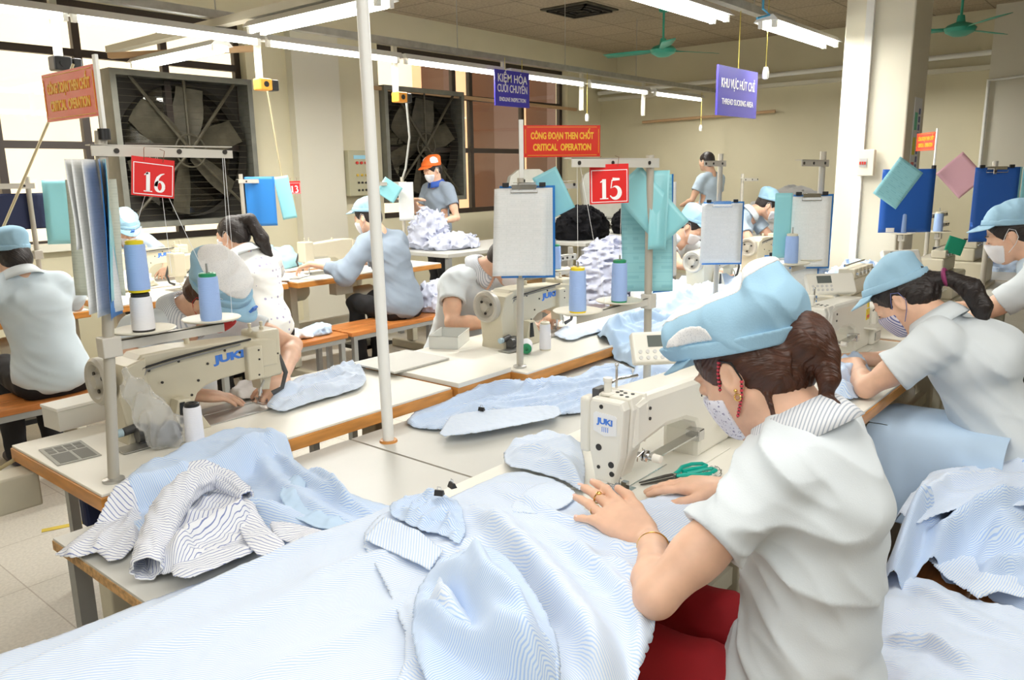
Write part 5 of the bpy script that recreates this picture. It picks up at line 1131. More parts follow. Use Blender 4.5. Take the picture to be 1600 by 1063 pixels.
# flat shirt pieces on the middle centre table
cloth('shirt_piece', 'long folded pale blue shirt piece on the grey centre table behind the near machine', [(1.656, 1.846), (1.780, 1.917), (1.910, 1.897), (2.159, 1.935), (2.304, 1.802), (2.454, 1.728), (2.627, 1.753), (2.740, 1.655), (2.587, 1.547), (2.405, 1.410), (2.047, 1.441), (2.001, 1.621), (1.832, 1.703), (1.673, 1.694), (1.642, 1.777)], M_cB, 0.95, zf=z70, res=0.006, amp=0.026, fdir=-0.15, fs=(2.5, 13), seed=31.0, puff=0.0, edge_w=0.012, lift=0.005, cat='garment piece', ridges=[([(1.742, 1.852), (2.078, 1.864), (2.253, 1.701), (2.596, 1.641)], 0.025, 0.03), ([(1.768, 1.758), (2.008, 1.683), (2.259, 1.590)], 0.015, 0.02)])
o = cloth('shirt_piece', 'flat pale blue front piece with a small dark clip on the grey table', [(1.582, 1.620), (1.685, 1.688), (1.763, 1.739), (1.925, 1.642), (2.063, 1.531), (1.972, 1.438), (1.792, 1.504), (1.665, 1.550)], M_cA, 0.9, zf=lambda x, y: z70(x, y)+0.022, res=0.006, amp=0.006, fdir=0.25, fs=(3, 8), seed=33.0, puff=0.0, edge_w=0.012, lift=0.005, cat='garment piece', smooth_edge=1)
cloth('shirt_piece', 'pale blue cloth bundle between the near stand and table 15', [(2.886, 1.934), (3.294, 2.123), (3.515, 2.107), (3.729, 1.961), (3.073, 1.565), (2.776, 1.482), (2.670, 1.538), (2.763, 1.668)], M_cD, 0.9, zf=lambda x, y: 0.70+0.06*np.clip((y-1.78)/0.04, 0, 1), res=0.007, amp=0.035, fdir=-0.5, fs=(4, 9), seed=37.0, puff=0.03, cat='garment', ridges=[([(2.795, 1.833), (3.163, 1.913), (3.327, 1.816)], 0.05, 0.03)])
cloth('blue_shirt', 'blue shirts heaped on the centre table behind the cyan papers', [(3.161, 2.001), (3.832, 2.320), (4.610, 2.525), (5.075, 2.383), (4.974, 1.977), (3.949, 1.460), (3.048, 1.250), (2.896, 1.460), (2.788, 1.608)], M_cB, 0.4, zf=z70, res=0.009, amp=0.05, fdir=-0.4, fs=(3, 8), seed=41.0, puff=0.09, cat='shirt', ridges=[([(3.242, 1.909), (3.895, 1.975), (4.049, 1.748)], 0.06, 0.05)])
cloth('blue_shirt', 'pale blue striped shirt spread on the table left of the near cap', [(2.231, 1.436), (2.472, 1.492), (3.062, 1.801), (3.368, 1.771), (3.531, 1.684), (3.654, 1.508), (3.137, 1.234), (2.656, 1.159), (2.400, 1.207), (2.225, 1.280)], M_cB, 1.0, zf=lambda x, y: 0.70+0.068*np.clip((1.3-y)/0.03, 0, 1), res=0.008, amp=0.05, fdir=-0.5, fs=(3, 8), seed=61.0, puff=0.02, cat='shirt', edge_w=0.02)
# cloth at machine 16 and 15
z76 = lambda x, y: np.full(np.shape(x), 0.7655)
cloth('shirt_piece', 'pale blue shirt piece under the needle of machine 16', [(1.362, 2.191), (1.497, 2.290), (1.654, 2.398), (1.817, 2.421), (1.924, 2.398), (1.801, 2.199), (1.701, 2.111), (1.574, 2.107), (1.444, 2.105), (1.360, 2.089)], M_cA, 0.5, zf=z76, res=0.005, amp=0.028, fdir=0.1, fs=(4, 13), seed=43.0, puff=0.0, edge_w=0.012, lift=0.005, cat='garment piece', ridges=[([(1.414, 2.203), (1.602, 2.287), (1.816, 2.305)], 0.03, 0.02), ([(1.384, 2.123), (1.552, 2.147), (1.711, 2.139)], 0.02, 0.018)])
cloth('shirt_piece', 'pale cloth behind the needle of machine 16', [(1.370, 2.421), (1.473, 2.522), (1.596, 2.557), (1.544, 2.397), (1.423, 2.310), (1.372, 2.326)], M_cW, 0.5, zf=z76, res=0.006, amp=0.02, fdir=0.35, fs=(4, 12), seed=44.0, puff=0.0, edge_w=0.012, lift=0.005, cat='garment piece')
cloth('sleeve', 'narrow pale blue sleeve fed through machine 15', [(2.826, 2.125), (3.005, 2.190), (3.084, 2.134), (3.259, 2.119), (3.275, 2.036), (3.079, 1.949), (2.956, 1.992), (2.759, 1.977)], M_cA, 0.5, zf=z76, res=0.007, amp=0.014, fdir=0.35, fs=(4, 12), seed=45.0, puff=0.0, edge_w=0.012, lift=0.005, cat='garment piece')
cloth('shirt_piece', 'pale blue garment under the hands of the bending worker', [(2.682, 0.857), (2.927, 0.905), (3.137, 0.877), (3.011, 0.789), (2.777, 0.728), (2.548, 0.712), (2.528, 0.775)], M_cB, 0.5, zf=z76, res=0.006, amp=0.03, fdir=0.8, fs=(4, 10), seed=47.0, puff=0.035, cat='garment', ridges=[([(2.559, 0.796), (2.768, 0.789), (2.851, 0.750)], 0.03, 0.02)])
# right side: garments on the benches
def z_bench(x, y):
    d = np.clip((0.10-y)/0.15, 0, 1)+np.clip((y-0.46)/0.12, 0, 1)
    return 0.455-0.25*d
cloth('blue_garment', 'pale blue garment spread over the bench behind the near worker', [(2.019, 0.525), (2.065, 0.443), (2.071, 0.340), (2.026, 0.234), (2.049, 0.160), (2.015, 0.012), (1.353, -0.014), (1.107, 0.292)], M_cA, 0.2, zf=lambda x, y: 0.455-0.25*np.clip((0.04-y)/0.1, 0, 1), res=0.009, amp=0.02, fdir=-0.6, fs=(3, 9), seed=51.0, puff=0.03, cat='garment', ridges=[([(1.718, 0.382), (1.739, 0.297), (1.673, 0.200)], 0.035, 0.02), ([(1.989, 0.425), (1.923, 0.270), (1.865, 0.137)], 0.02, 0.03)])
cloth('blue_garment', 'heap of pale blue striped garments on the bench at right', [(1.930, 0.449), (2.109, 0.476), (2.283, 0.518), (2.589, 0.563), (2.851, 0.508), (3.075, 0.374), (3.104, 0.228), (2.566, 0.083), (2.124, 0.075), (2.052, 0.167), (2.114, 0.283), (2.091, 0.380), (1.954, 0.392)], M_cB, 0.7, zf=lambda x, y: z_bench(x, y), res=0.008, amp=0.04, fdir=-0.35, fs=(1.8, 8), seed=55.0, puff=0.10, cat='garment', warp=0.06, edge_w=0.07, smooth_edge=1,
      ridges=[([(1.904, 0.424), (2.289, 0.428), (2.576, 0.370), (2.728, 0.260), (2.757, 0.134)], 0.075, 0.035), ([(1.939, 0.379), (2.248, 0.342), (2.447, 0.224), (2.479, 0.111)], 0.07, 0.03), ([(1.950, 0.313), (2.136, 0.238), (2.208, 0.089)], 0.05, 0.025), ([(1.831, 0.415), (2.133, 0.424), (2.443, 0.379)], 0.05, 0.022)])
cloth('blue_garment', 'flat striped piece lying over the heap on the right bench', [(2.175, 0.493), (2.484, 0.475), (2.613, 0.415), (2.769, 0.286), (2.785, 0.189), (2.425, 0.167), (2.354, 0.274), (2.238, 0.374), (2.077, 0.415)], M_cA, 0.2, zf=lambda x, y: z_bench(x, y)+0.14, res=0.008, amp=0.03, fdir=-0.3, fs=(1.8, 8), seed=56.0, cat='garment', edge_w=0.02, smooth_edge=1, ridges=[([(2.132, 0.443), (2.389, 0.405), (2.604, 0.248)], 0.04, 0.025)])
cloth('blue_garment', 'loose striped tail hanging over the wooden bench edge at right', [(2.156, 0.415), (2.252, 0.334), (2.194, 0.209), (2.159, 0.124), (2.052, 0.163), (2.049, 0.215), (1.979, 0.243), (2.043, 0.323)], M_cA, 1.4, zf=lambda x, y: 0.50+0*x, res=0.007, amp=0.012, fdir=0.1, fs=(3, 9), seed=58.0, cat='garment', smooth_edge=0, edge_w=0.01)
# soft heaps further back
def heap(c, r, m, label, seed, name='garment_heap', cat='garments', h=0.014, amp=0.05, fr=(9, 9, 12), rot=0.0, floor=None, cuts=(), lumps=4, group=None, spread=0.5):
    R = max(r)*1.5; S = Sdf((c[0]-r[0]*1.6, c[1]-r[1]*1.6, c[2]-0.02), (c[0]+r[0]*1.6, c[1]+r[1]*1.6, c[2]+r[2]*2.2), h)
    rg = random.Random(seed)
    S.ell((c[0], c[1], c[2]+r[2]*0.25), (r[0]*0.85, r[1]*0.85, r[2]*0.7), Euler((0, 0, rot)).to_matrix(), k=0.03)
    for i in range(lumps):
        a = rg.uniform(0, 2*PI); q = rg.uniform(0.2, spread)
        S.ell((c[0]+r[0]*q*math.cos(a), c[1]+r[1]*q*math.sin(a), c[2]+r[2]*rg.uniform(0.15, 0.6)), (r[0]*rg.uniform(0.3, 0.55), r[1]*rg.uniform(0.3, 0.55), r[2]*rg.uniform(0.3, 0.55)), Euler((0, 0, a)).to_matrix(), k=0.03)
    S.noise(amp, fr, seed*1.7, True); S.noise(amp*0.5, tuple(f*2.1 for f in fr), seed*2.7, True)
    S.cut((0, 0, c[2]+0.001), (0, 0, -1))
    return tagit(S.mesh(name, m, smooth_it=1, stripe=lambda p: np.stack([p[:, 0]*0.8+p[:, 2], p[:, 1]], 1)), label, cat, group)
heap((5.45, 5.3, 0.80), (0.36, 0.24, 0.13), M_cE, 'crumpled lavender grey shirts on the grey table before the orange cap', 3, amp=0.07)
heap((5.35, 5.5, 0.80), (0.26, 0.16, 0.36), M_cE, 'tall crumple of grey shirts held up by the worker in the orange cap', 5, amp=0.07)
heap((7.2, 5.0, 0.78), (0.42, 0.3, 0.36), M_cK, 'black garments piled behind the grey inspection table', 7, amp=0.06)
heap((8.3, 4.9, 0.78), (0.5, 0.3, 0.32), M_cK, 'black garments piled before the standing man', 8, amp=0.06)
heap((5.6, 3.6, 0.35), (0.42, 0.30, 0.62), M_cE, 'tall sagging stack of lavender grey shirts right of the clipboard', 9, amp=0.07, fr=(6, 6, 16))
heap((4.35, 4.38, 0.45), (0.22, 0.2, 0.22), M_cE, 'lavender shirts heaped on the bench end behind the white pole', 11, amp=0.06)
heap((4.42, 4.10, 0.02), (0.16, 0.12, 0.34), M_cE, 'shirts hanging down to the floor beside the bench behind the white pole', 12, amp=0.05)
heap((8.3, 3.0, 0.80), (0.75, 0.45, 0.5), mat('grey_dust_sheet', (0.45, 0.45, 0.44), 0.85), 'big heap under a grey dust sheet by the far wall', 13, amp=0.05, fr=(3, 3, 9))
heap((7.3, 2.4, 0.5), (0.5, 0.4, 0.62), M_cB, 'tall pile of blue shirts left of the cream column', 14, amp=0.07, fr=(5, 5, 12))
heap((6.9, 0.9, 0.6), (0.5, 0.4, 0.45), M_cB, 'pile of blue shirts right of the column foot', 15, amp=0.07, fr=(5, 5, 12))
heap((5.6, 1.6, 0.70), (0.35, 0.2, 0.16), M_cB, 'blue shirts piled on the far centre table before the column', 16, amp=0.06)
heap((6.3, 2.6, 0.6), (0.4, 0.25, 0.3), M_cB, 'blue shirts heaped around the worker left of the column', 26, amp=0.06)
heap((3.75, 5.65, 0.76), (0.26, 0.16, 0.17), mat('aqua_cover_cloth', (0.38, 0.66, 0.74), 0.8), 'machine covered by an aqua cloth on the window side table', 17, 'covered_machine', 'machine cover', amp=0.025, fr=(4, 4, 8))
heap((2.35, 5.55, 0.76), (0.36, 0.22, 0.10), mat('cream_trimmings', (0.75, 0.72, 0.60), 0.8), 'loose cream trimmings heaped on the window side table', 18, amp=0.05)
heap((3.35, 4.98, 0.76), (0.24, 0.12, 0.03), M_cW, 'white and blue cut pieces lying on the table left of the grey shirt', 19, amp=0.02)
heap((2.95, 4.36, 0.45), (0.16, 0.08, 0.05), M_cW, 'white scraps with a pink bit on the bench', 20, 'fabric_scraps', 'scraps', amp=0.03, h=0.01)
heap((3.15, 4.36, 0.45), (0.13, 0.08, 0.06), M_cD, 'small blue bundle on the bench right of the white scraps', 21, 'fabric_scraps', 'scraps', amp=0.03, h=0.01)
heap((0.70, 4.9, 0.76), (0.3, 0.12, 0.06), M_cW, 'white cloth on the back table at far left', 22, amp=0.03)
heap((2.05, 2.98, 0.45), (0.1, 0.1, 0.05), M_cW, 'white cloth on the bench behind machine 16', 23, amp=0.02, h=0.01)
heap((4.6, 5.5, 0.76), (0.22, 0.14, 0.14), M_cE, 'lavender shirts beside the machine behind the white pole', 24, amp=0.05)
heap((4.2, 1.6, 0.70), (0.4, 0.2, 0.14), M_cB, 'blue shirts piled on the centre table behind the near cap', 25, amp=0.06, h=0.012)
# ================================================================ papers, folders, clipboards
def paper_mat(name, col, ink, rows=26, cols=5, dens=0.35):
    if name in _mc: return _mc[name]
    m, n, l, p = new_mat(name); p.inputs['Roughness'].default_value = 0.65
    tc = n.new('ShaderNodeTexCoord'); b = n.new('ShaderNodeTexBrick'); l.new(tc.outputs['UV'], b.inputs[0]); b.offset = 0
    b.inputs['Scale'].default_value = 1; b.inputs['Brick Width'].default_value = 1.0/cols; b.inputs['Row Height'].default_value = 1.0/rows; b.inputs['Mortar Size'].default_value = 0.003
    b.inputs['Color1'].default_value = (*col, 1); b.inputs['Color2'].default_value = (*[c*0.97 for c in col], 1); b.inputs['Mortar'].default_value = (*[c*(1-dens)+i*dens for c, i in zip(col, ink)], 1)
    mp = n.new('ShaderNodeMapping'); l.new(tc.outputs['UV'], mp.inputs[0]); mp.inputs['Scale'].default_value = (cols*9, rows, 1)
    t = n.new('ShaderNodeTexWhiteNoise'); sn = n.new('ShaderNodeVectorMath'); sn.operation = 'FLOOR'; l.new(mp.outputs[0], sn.inputs[0]); l.new(sn.outputs[0], t.inputs[0])
    r = n.new('ShaderNodeMapRange'); r.inputs[1].default_value = 0.55; r.inputs[2].default_value = 0.6; r.inputs[4].default_value = dens*0.8; l.new(t.outputs[0], r.inputs[0])
    sx = n.new('ShaderNodeSeparateXYZ'); l.new(mp.outputs[0], sx.inputs[0]); f = n.new('ShaderNodeMath'); f.operation = 'FRACT'; l.new(sx.outputs[1], f.inputs[0])
    g = n.new('ShaderNodeMath'); g.operation = 'COMPARE'; g.inputs[1].default_value = 0.5; g.inputs[2].default_value = 0.16; l.new(f.outputs[0], g.inputs[0])
    mu = n.new('ShaderNodeMath'); mu.operation = 'MULTIPLY'; l.new(r.outputs[0], mu.inputs[0]); l.new(g.outputs[0], mu.inputs[1])
    x = n.new('ShaderNodeMixRGB'); l.new(mu.outputs[0], x.inputs[0]); l.new(b.outputs[0], x.inputs[1]); x.inputs[2].default_value = (*ink, 1); l.new(x.outputs[0], p.inputs['Base Color'])
    _mc[name] = m; return m
M_pw = paper_mat('printed_white_sheet', (0.86, 0.87, 0.86), (0.35, 0.45, 0.42), 24, 4, 0.14)
M_pb = mat('bright_blue_folder', (0.03, 0.22, 0.62), 0.4)
M_pc = mat('cyan_plastic_folder', (0.30, 0.68, 0.74), 0.3, spec=0.6)
M_pcw = paper_mat('cyan_printed_sheet', (0.34, 0.70, 0.76), (0.1, 0.4, 0.5), 12, 1, 0.3)
M_pnk = mat('pink_paper', (0.85, 0.50, 0.58), 0.6)
M_pg = mat('pale_grey_sheet', (0.66, 0.66, 0.68), 0.6)
def sheet_obj(name, label, origin, xd, w_, h_, m, bend=0.0, skew=0.0, cat='paper', curl=0.0, parent=None, group=None, thick=0.0006, tw=0.0, roll=0.0):
    """hanging sheet; origin = top centre, xd = horizontal direction, hangs down"""
    x = Vector(xd).normalized(); nrm = x.cross(Vector((0, 0, 1))); me = bpy.data.meshes.new(name); vs = []; fs = []; uv = []
    nx, nz = 8, 14; cr, sr = math.cos(roll), math.sin(roll)
    for j in range(nz+1):
        for i in range(nx+1):
            u, v = i/nx-0.5, j/nz; X_, Z_ = u*w_+skew*v*h_, -v*h_; X_, Z_ = X_*cr-Z_*sr, X_*sr+Z_*cr
            off = bend*math.sin(v*PI*0.5)**2+curl*(u*u*4)*math.sin(v*PI*0.6)+tw*u*v
            vs.append(Vector(origin)+x*X_+Vector((0, 0, 1))*Z_+nrm*off); uv.append((i/nx, 1-v))
    for j in range(nz):
        for i in range(nx): a = j*(nx+1)+i; fs.append((a, a+1, a+nx+2, a+nx+1))
    me.from_pydata([tuple(v) for v in vs], [], fs); ul = me.uv_layers.new(name='UVMap')
    for lp in me.loops: ul.data[lp.index].uv = uv[lp.vertex_index]
    o = link(name, me, m, parent, smooth=True); md = o.modifiers.new('t', 'SOLIDIFY'); md.thickness = thick
    if parent is None: tagit(o, label, cat, group)
    return o
def clipboard(name, label, top, xd, w_, h_, sheets=3, board=M_pb, m=M_pw, skew=0.0):
    t = thing(name, label, 'clipboard', (0, 0, 0)); x = Vector(xd).normalized(); nrm = x.cross(Vector((0, 0, 1)))
    sheet_obj('board', None, Vector(top)+x*0.012-nrm*0.006*1, x, w_, h_+0.008, board, parent=t, thick=0.003)
    for k in range(sheets):
        sheet_obj('paper_sheet', None, Vector(top)+nrm*(0.002+0.0025*k)+x*(0.006-0.008*k)-Vector((0, 0, 0.008+0.001*k)), x, w_-0.006, h_*(0.97-0.006*k), m, bend=0.006+0.007*k, skew=-0.02*k+skew, parent=t, curl=0.004*k)
    M = frame(Vector(top)+nrm*0.008*1, x, (0, 0, 1), x.cross(Vector((0, 0, 1))))
    MB().tube([(-w_*0.24, -0.025, 0.004), (-w_*0.24, 0.0, 0.004), (w_*0.24, 0.0, 0.004), (w_*0.24, -0.025, 0.004)], 0.0022, 6, closed=True, M=M).box((-w_*0.22, -0.012, 0.0), (w_*0.22, 0.004, 0.005), M=M).build('metal_clip', M_steel, t)
    for sx in (-1, 1): MB().box((sx*w_*0.33-0.012, -0.004, -0.004), (sx*w_*0.33+0.012, 0.012, 0.006), M=M, bev=0.002).build('binder_clip', M_black, t)
    return t
# facing the aisle: normal = xd x up; choose xd so that the sheet faces the camera
FX = (0.63, -0.78, 0)
clipboard('clipboard', 'clipboard with printed white sheets hanging in front of machine 15', (2.31, 1.862, 1.452), FX, 0.205, 0.335)
t = sheet_obj('cyan_folder', 'cyan plastic folder sticking out behind the clipboard by machine 15', (2.41, 1.845, 1.50), (0.7, -0.7, 0), 0.10, 0.17, M_pc, roll=0.45, cat='folder')
# fanned sheets on the number 16 stand, seen edge-on
for i, (dx, yaw, m_, lb, ln) in enumerate([(-0.048, 0.92, M_pw, 'printed white sheet hanging outermost left on the number 16 stand', 0.20), (-0.030, 0.80, M_pw, 'long white sheet second from the left on the number 16 stand', 0.35), (-0.016, 0.90, M_pw, 'grey backed printed sheet in the middle of the papers on the number 16 stand', 0.36), (0.004, 1.20, M_pb, 'blue folder hanging behind the white sheets on the number 16 stand', 0.37), (0.012, 1.24, M_pc, 'thin cyan folder between the papers and the pole of stand 16', 0.33)]):
    sheet_obj('hanging_sheet' if i not in (3, 4) else 'folder', lb, (0.815+dx, 1.93-0.006*i, 1.545), (math.cos(yaw), math.sin(yaw), 0), 0.105, ln, m_, bend=0.01-0.006*i, skew=0.02*i-0.02, cat='paper' if i not in (3, 4) else 'folder', tw=0.03, curl=0.008)
sheet_obj('hanging_sheet', 'pale green ruled sheet hanging behind the number 16 pole', (1.02, 2.45, 1.5), (0.55, -0.83, 0), 0.16, 0.34, paper_mat('pale_green_sheet', (0.72, 0.80, 0.72), (0.4, 0.5, 0.45), 20, 1, 0.25), bend=0.02)
# near stand: cyan papers and folders
sheet_obj('cyan_sheet', 'long cyan printed sheet hanging on the near stand', (2.40, 1.40, 1.487), FX, 0.175, 0.40, M_pcw, bend=0.01, skew=0.03)
sheet_obj('blue_folder', 'deep blue folder behind the long cyan sheet on the near stand', (2.475, 1.375, 1.487), (0.9, -0.42, 0), 0.085, 0.41, M_pb, bend=0.012, cat='folder')
sheet_obj('hanging_sheet', 'narrow white sheets edge-on right of the cyan sheet', (2.505, 1.365, 1.46), (0.95, -0.3, 0), 0.06, 0.33, M_pw, bend=0.012)
sheet_obj('cyan_folder', 'cyan folder turned cornerwise behind the near stand pole', (2.30, 1.42, 1.475), (0.66, -0.75, 0), 0.13, 0.25, M_pc, roll=0.73, cat='folder', bend=0.01)
sheet_obj('cyan_sheet', 'curled cyan sheet hanging in front of the near stand pole', (2.385, 1.335, 1.50), (0.35, -0.93, 0), 0.06, 0.26, M_pc, bend=0.03, curl=0.02)
# further back
clipboard('clipboard', 'clipboard with a printed sheet before the standing man', (3.90, 1.82, 1.335), FX, 0.21, 0.32, 2)
clipboard('clipboard', 'clipboard with white sheet on the stand left of the column', (3.44, 1.20, 1.39), FX, 0.17, 0.31, 2)
sheet_obj('cyan_folder', 'cyan folder hanging left of the stand near the column', (3.29, 1.26, 1.40), (0.5, -0.86, 0), 0.07, 0.27, M_pc, cat='folder')
clipboard('clipboard', 'blue edged clipboard behind the pair of blue cones', (3.42, 1.27, 1.13), FX, 0.24, 0.22, 1)
t = thing('blue_board', 'blue board with white edge hung before the column', 'board', (5.14, 1.21, 0)); 
sheet_obj('board', None, (0.0, 0.02, 1.485), FX, 0.31, 0.37, mat('strong_blue_board', (0.02, 0.12, 0.50), 0.4), parent=t, thick=0.006)
sheet_obj('white_edge', None, (0.10, -0.08, 1.485), FX, 0.03, 0.37, M_wt, parent=t, thick=0.006)
sheet_obj('name_label', None, (-0.09, 0.075, 1.145), FX, 0.05, 0.025, M_wt, parent=t)
sheet_obj('cyan_notebook', 'cyan notebook hung askew on the blue board before the column', (5.06, 1.20, 1.51), FX, 0.17, 0.25, M_pcw, roll=-0.6, cat='notebook')
sheet_obj('pink_paper', 'pink paper hung cornerwise right of the column', (5.78, 1.15, 1.52), (0.45, -0.89, 0), 0.20, 0.22, M_pnk, roll=0.75)
clipboard('blue_board', 'blue board hung at far right behind the masked worker', (4.60, 0.705, 1.49), FX, 0.22, 0.36, 0, mat('strong_blue_board', (0.02, 0.12, 0.50), 0.4))
sheet_obj('cyan_folder', 'cyan folders hanging right of the far blue board', (4.72, 0.64, 1.49), FX, 0.07, 0.3, M_pc, cat='folder')
sheet_obj('cyan_folder', 'patterned cyan folder at the right photo edge', (4.79, 0.58, 1.49), FX, 0.08, 0.3, M_pc, cat='folder')
sheet_obj('green_card', 'green card leaning on a machine by the far right worker', (4.93, 0.90, 1.11), FX, 0.10, 0.09, mat('green_card', (0.02, 0.45, 0.25), 0.5), roll=-0.3, cat='card')
# left back: navy board, cyan folder, blue folders near number 13
sheet_obj('blue_board', 'navy board hung before the left window', (1.62, 4.96, 1.43), (1, 0, 0), 0.36, 0.20, M_navy, cat='board')
sheet_obj('cyan_folder', 'cyan folder hung beside the navy board at left', (1.86, 4.9, 1.50), (0.8, -0.6, 0), 0.17, 0.36, M_pc, bend=0.03, cat='folder')
sheet_obj('blue_folder', 'bright blue folder hung before the left exhaust fan corner', (3.18, 4.93, 1.50), (0.8, -0.6, 0), 0.2, 0.34, M_pb, cat='folder')
sheet_obj('cyan_folder', 'cyan folder over the bright blue folder near number 13', (3.32, 4.88, 1.50), (0.8, -0.6, 0), 0.1, 0.30, M_pc, roll=0.15, cat='folder')
sheet_obj('cyan_folder', 'small cyan folder left of the white pole', (4.22, 4.7, 1.44), (0.8, -0.6, 0), 0.16, 0.14, M_pc, roll=-0.6, cat='folder')
sheet_obj('hanging_sheet', 'white sheet hung behind the white pole', (4.34, 4.7, 1.44), (0.8, -0.6, 0), 0.12, 0.3, M_pw)
# big grey pressing machines in the background
M_press = mat('pressing_machine_grey', (0.50, 0.50, 0.45), 0.5, 0.1, var=0.06)
def press(p, rz, label):
    t = thing('pressing_machine', label, 'pressing machine', p, rz, 'grey pressing machines')
    MB().prism([(-0.45, 0.0), (0.45, 0.0), (0.45, 0.5), (0.38, 0.62), (0.2, 0.7), (-0.2, 0.7), (-0.38, 0.62), (-0.45, 0.5)], -0.03, 0.03, 'y', bev=0.01, M=Matrix.Translation((0, 0, 0.85)) @ Matrix.Rotation(-0.2, 4, 'X')).build('hood', M_press, t)
    MB().box((-0.5, -0.35, 0.78), (0.5, 0.25, 0.86), bev=0.02).build('press_bed', M_press, t)
    MB().box((-0.4, -0.2, 0), (0.4, 0.2, 0.78), bev=0.01).build('cabinet', M_press, t)
    MB().tube([(-0.45, -0.3, 0.9), (0.45, -0.3, 0.9)], 0.02, 8).build('handle_bar', M_galv, t)
    return t
press((7.7, 6.0, 0), 0.0, 'grey pressing machine with a rounded hood behind the clipboard')
press((9.2, 5.9, 0), -0.3, 'grey pressing machine behind the number 15 card')
# ================================================================ people
def skin_mat(name, col):
    if name in _mc: return _mc[name]
    m, n, l, p = new_mat(name); p.inputs['Base Color'].default_value = (*col, 1); p.inputs['Roughness'].default_value = 0.5
    p.inputs['Subsurface Weight'].default_value = 0.12; p.inputs['Subsurface Radius'].default_value = (0.5, 0.2, 0.1); p.inputs['Subsurface Scale'].default_value = 0.01
    tc = n.new('ShaderNodeTexCoord'); t = n.new('ShaderNodeTexNoise'); t.inputs['Scale'].default_value = 25; t.inputs['Detail'].default_value = 5; l.new(tc.outputs['Object'], t.inputs[0])
    r = n.new('ShaderNodeMapRange'); r.inputs[1].default_value = 0.35; r.inputs[2].default_value = 0.65; r.inputs[3].default_value = 0.93; r.inputs[4].default_value = 1.05; l.new(t.outputs[0], r.inputs[0])
    h = n.new('ShaderNodeMixRGB'); h.blend_type = 'MULTIPLY'; h.inputs[0].default_value = 1; h.inputs[1].default_value = (*col, 1); l.new(r.outputs[0], h.inputs[2]); l.new(h.outputs[0], p.inputs['Base Color'])
    _mc[name] = m; return m
def hair_mat(name, c1, c2):
    if name in _mc: return _mc[name]
    m, n, l, p = new_mat(name); p.inputs['Roughness'].default_value = 0.42; p.inputs['Specular IOR Level'].default_value = 0.5
    tc = n.new('ShaderNodeTexCoord'); mp = n.new('ShaderNodeMapping'); l.new(tc.outputs['UV'], mp.inputs[0]); mp.inputs['Scale'].default_value = (1, 1, 1)
    t = n.new('ShaderNodeTexNoise'); t.inputs['Scale'].default_value = 1.0; t.inputs['Detail'].default_value = 4; l.new(mp.outputs[0], t.inputs[0])
    cr = n.new('ShaderNodeMixRGB'); l.new(t.outputs[0], cr.inputs[0]); cr.inputs[1].default_value = (*c1, 1); cr.inputs[2].default_value = (*c2, 1); l.new(cr.outputs[0], p.inputs['Base Color'])
    b = n.new('ShaderNodeBump'); b.inputs['Strength'].default_value = 1.0; b.inputs['Distance'].default_value = 0.004; l.new(t.outputs[0], b.inputs['Height']); l.new(b.outputs[0], p.inputs['Normal'])
    _mc[name] = m; return m
def mesh_panel_mat():
    if 'white_mesh_panel' in _mc: return _mc['white_mesh_panel']
    m, n, l, p = new_mat('white_mesh_panel'); p.inputs['Roughness'].default_value = 0.8
    tc = n.new('ShaderNodeTexCoord'); v = n.new('ShaderNodeTexVoronoi'); v.inputs['Scale'].default_value = 330; l.new(tc.outputs['Object'], v.inputs[0])
    r = n.new('ShaderNodeMapRange'); r.inputs[1].default_value = 0.15; r.inputs[2].default_value = 0.35; l.new(v.outputs['Distance'], r.inputs[0])
    x = n.new('ShaderNodeMixRGB'); l.new(r.outputs[0], x.inputs[0]); x.inputs[1].default_value = (0.60, 0.62, 0.64, 1); x.inputs[2].default_value = (0.88, 0.88, 0.88, 1); l.new(x.outputs[0], p.inputs['Base Color'])
    _mc['white_mesh_panel'] = m; return m
SK = skin_mat('skin_warm', (0.80, 0.50, 0.35)); SKd = skin_mat('skin_tan', (0.66, 0.38, 0.24))
HB = hair_mat('dark_brown_hair', (0.018, 0.009, 0.006), (0.11, 0.035, 0.016)); HK = hair_mat('black_hair', (0.006, 0.005, 0.005), (0.03, 0.02, 0.018))
M_cap = mat('pale_blue_cap', (0.33, 0.55, 0.72), 0.75, var=0.04, vscale=12, bump=0.15, bscale=300)
M_capo = mat('orange_cap', (0.85, 0.16, 0.02), 0.7)
M_sh = mat('white_blue_shirt', (0.70, 0.76, 0.80), 0.8, var=0.02, vscale=9, bump=0.1, bscale=400)
M_shg = mat('pale_blue_uniform_shirt', (0.50, 0.62, 0.74), 0.8, var=0.03, vscale=9)
M_shgrey = mat('grey_blue_shirt', (0.27, 0.33, 0.41), 0.85, var=0.05, vscale=9)
M_maskw = mat('white_mask', (0.85, 0.86, 0.90), 0.8)
V = lambda p: np.array(p, float)
def unit(v): v = V(v); return v/(np.linalg.norm(v)+1e-12)
def basisR(lat, up):
    """rotation columns (lateral, depth, axis)"""
    z = unit(up); x = V(lat); x = unit(x-z*(x@z)); y = np.cross(z, x); return np.stack([x, y, z], 1)
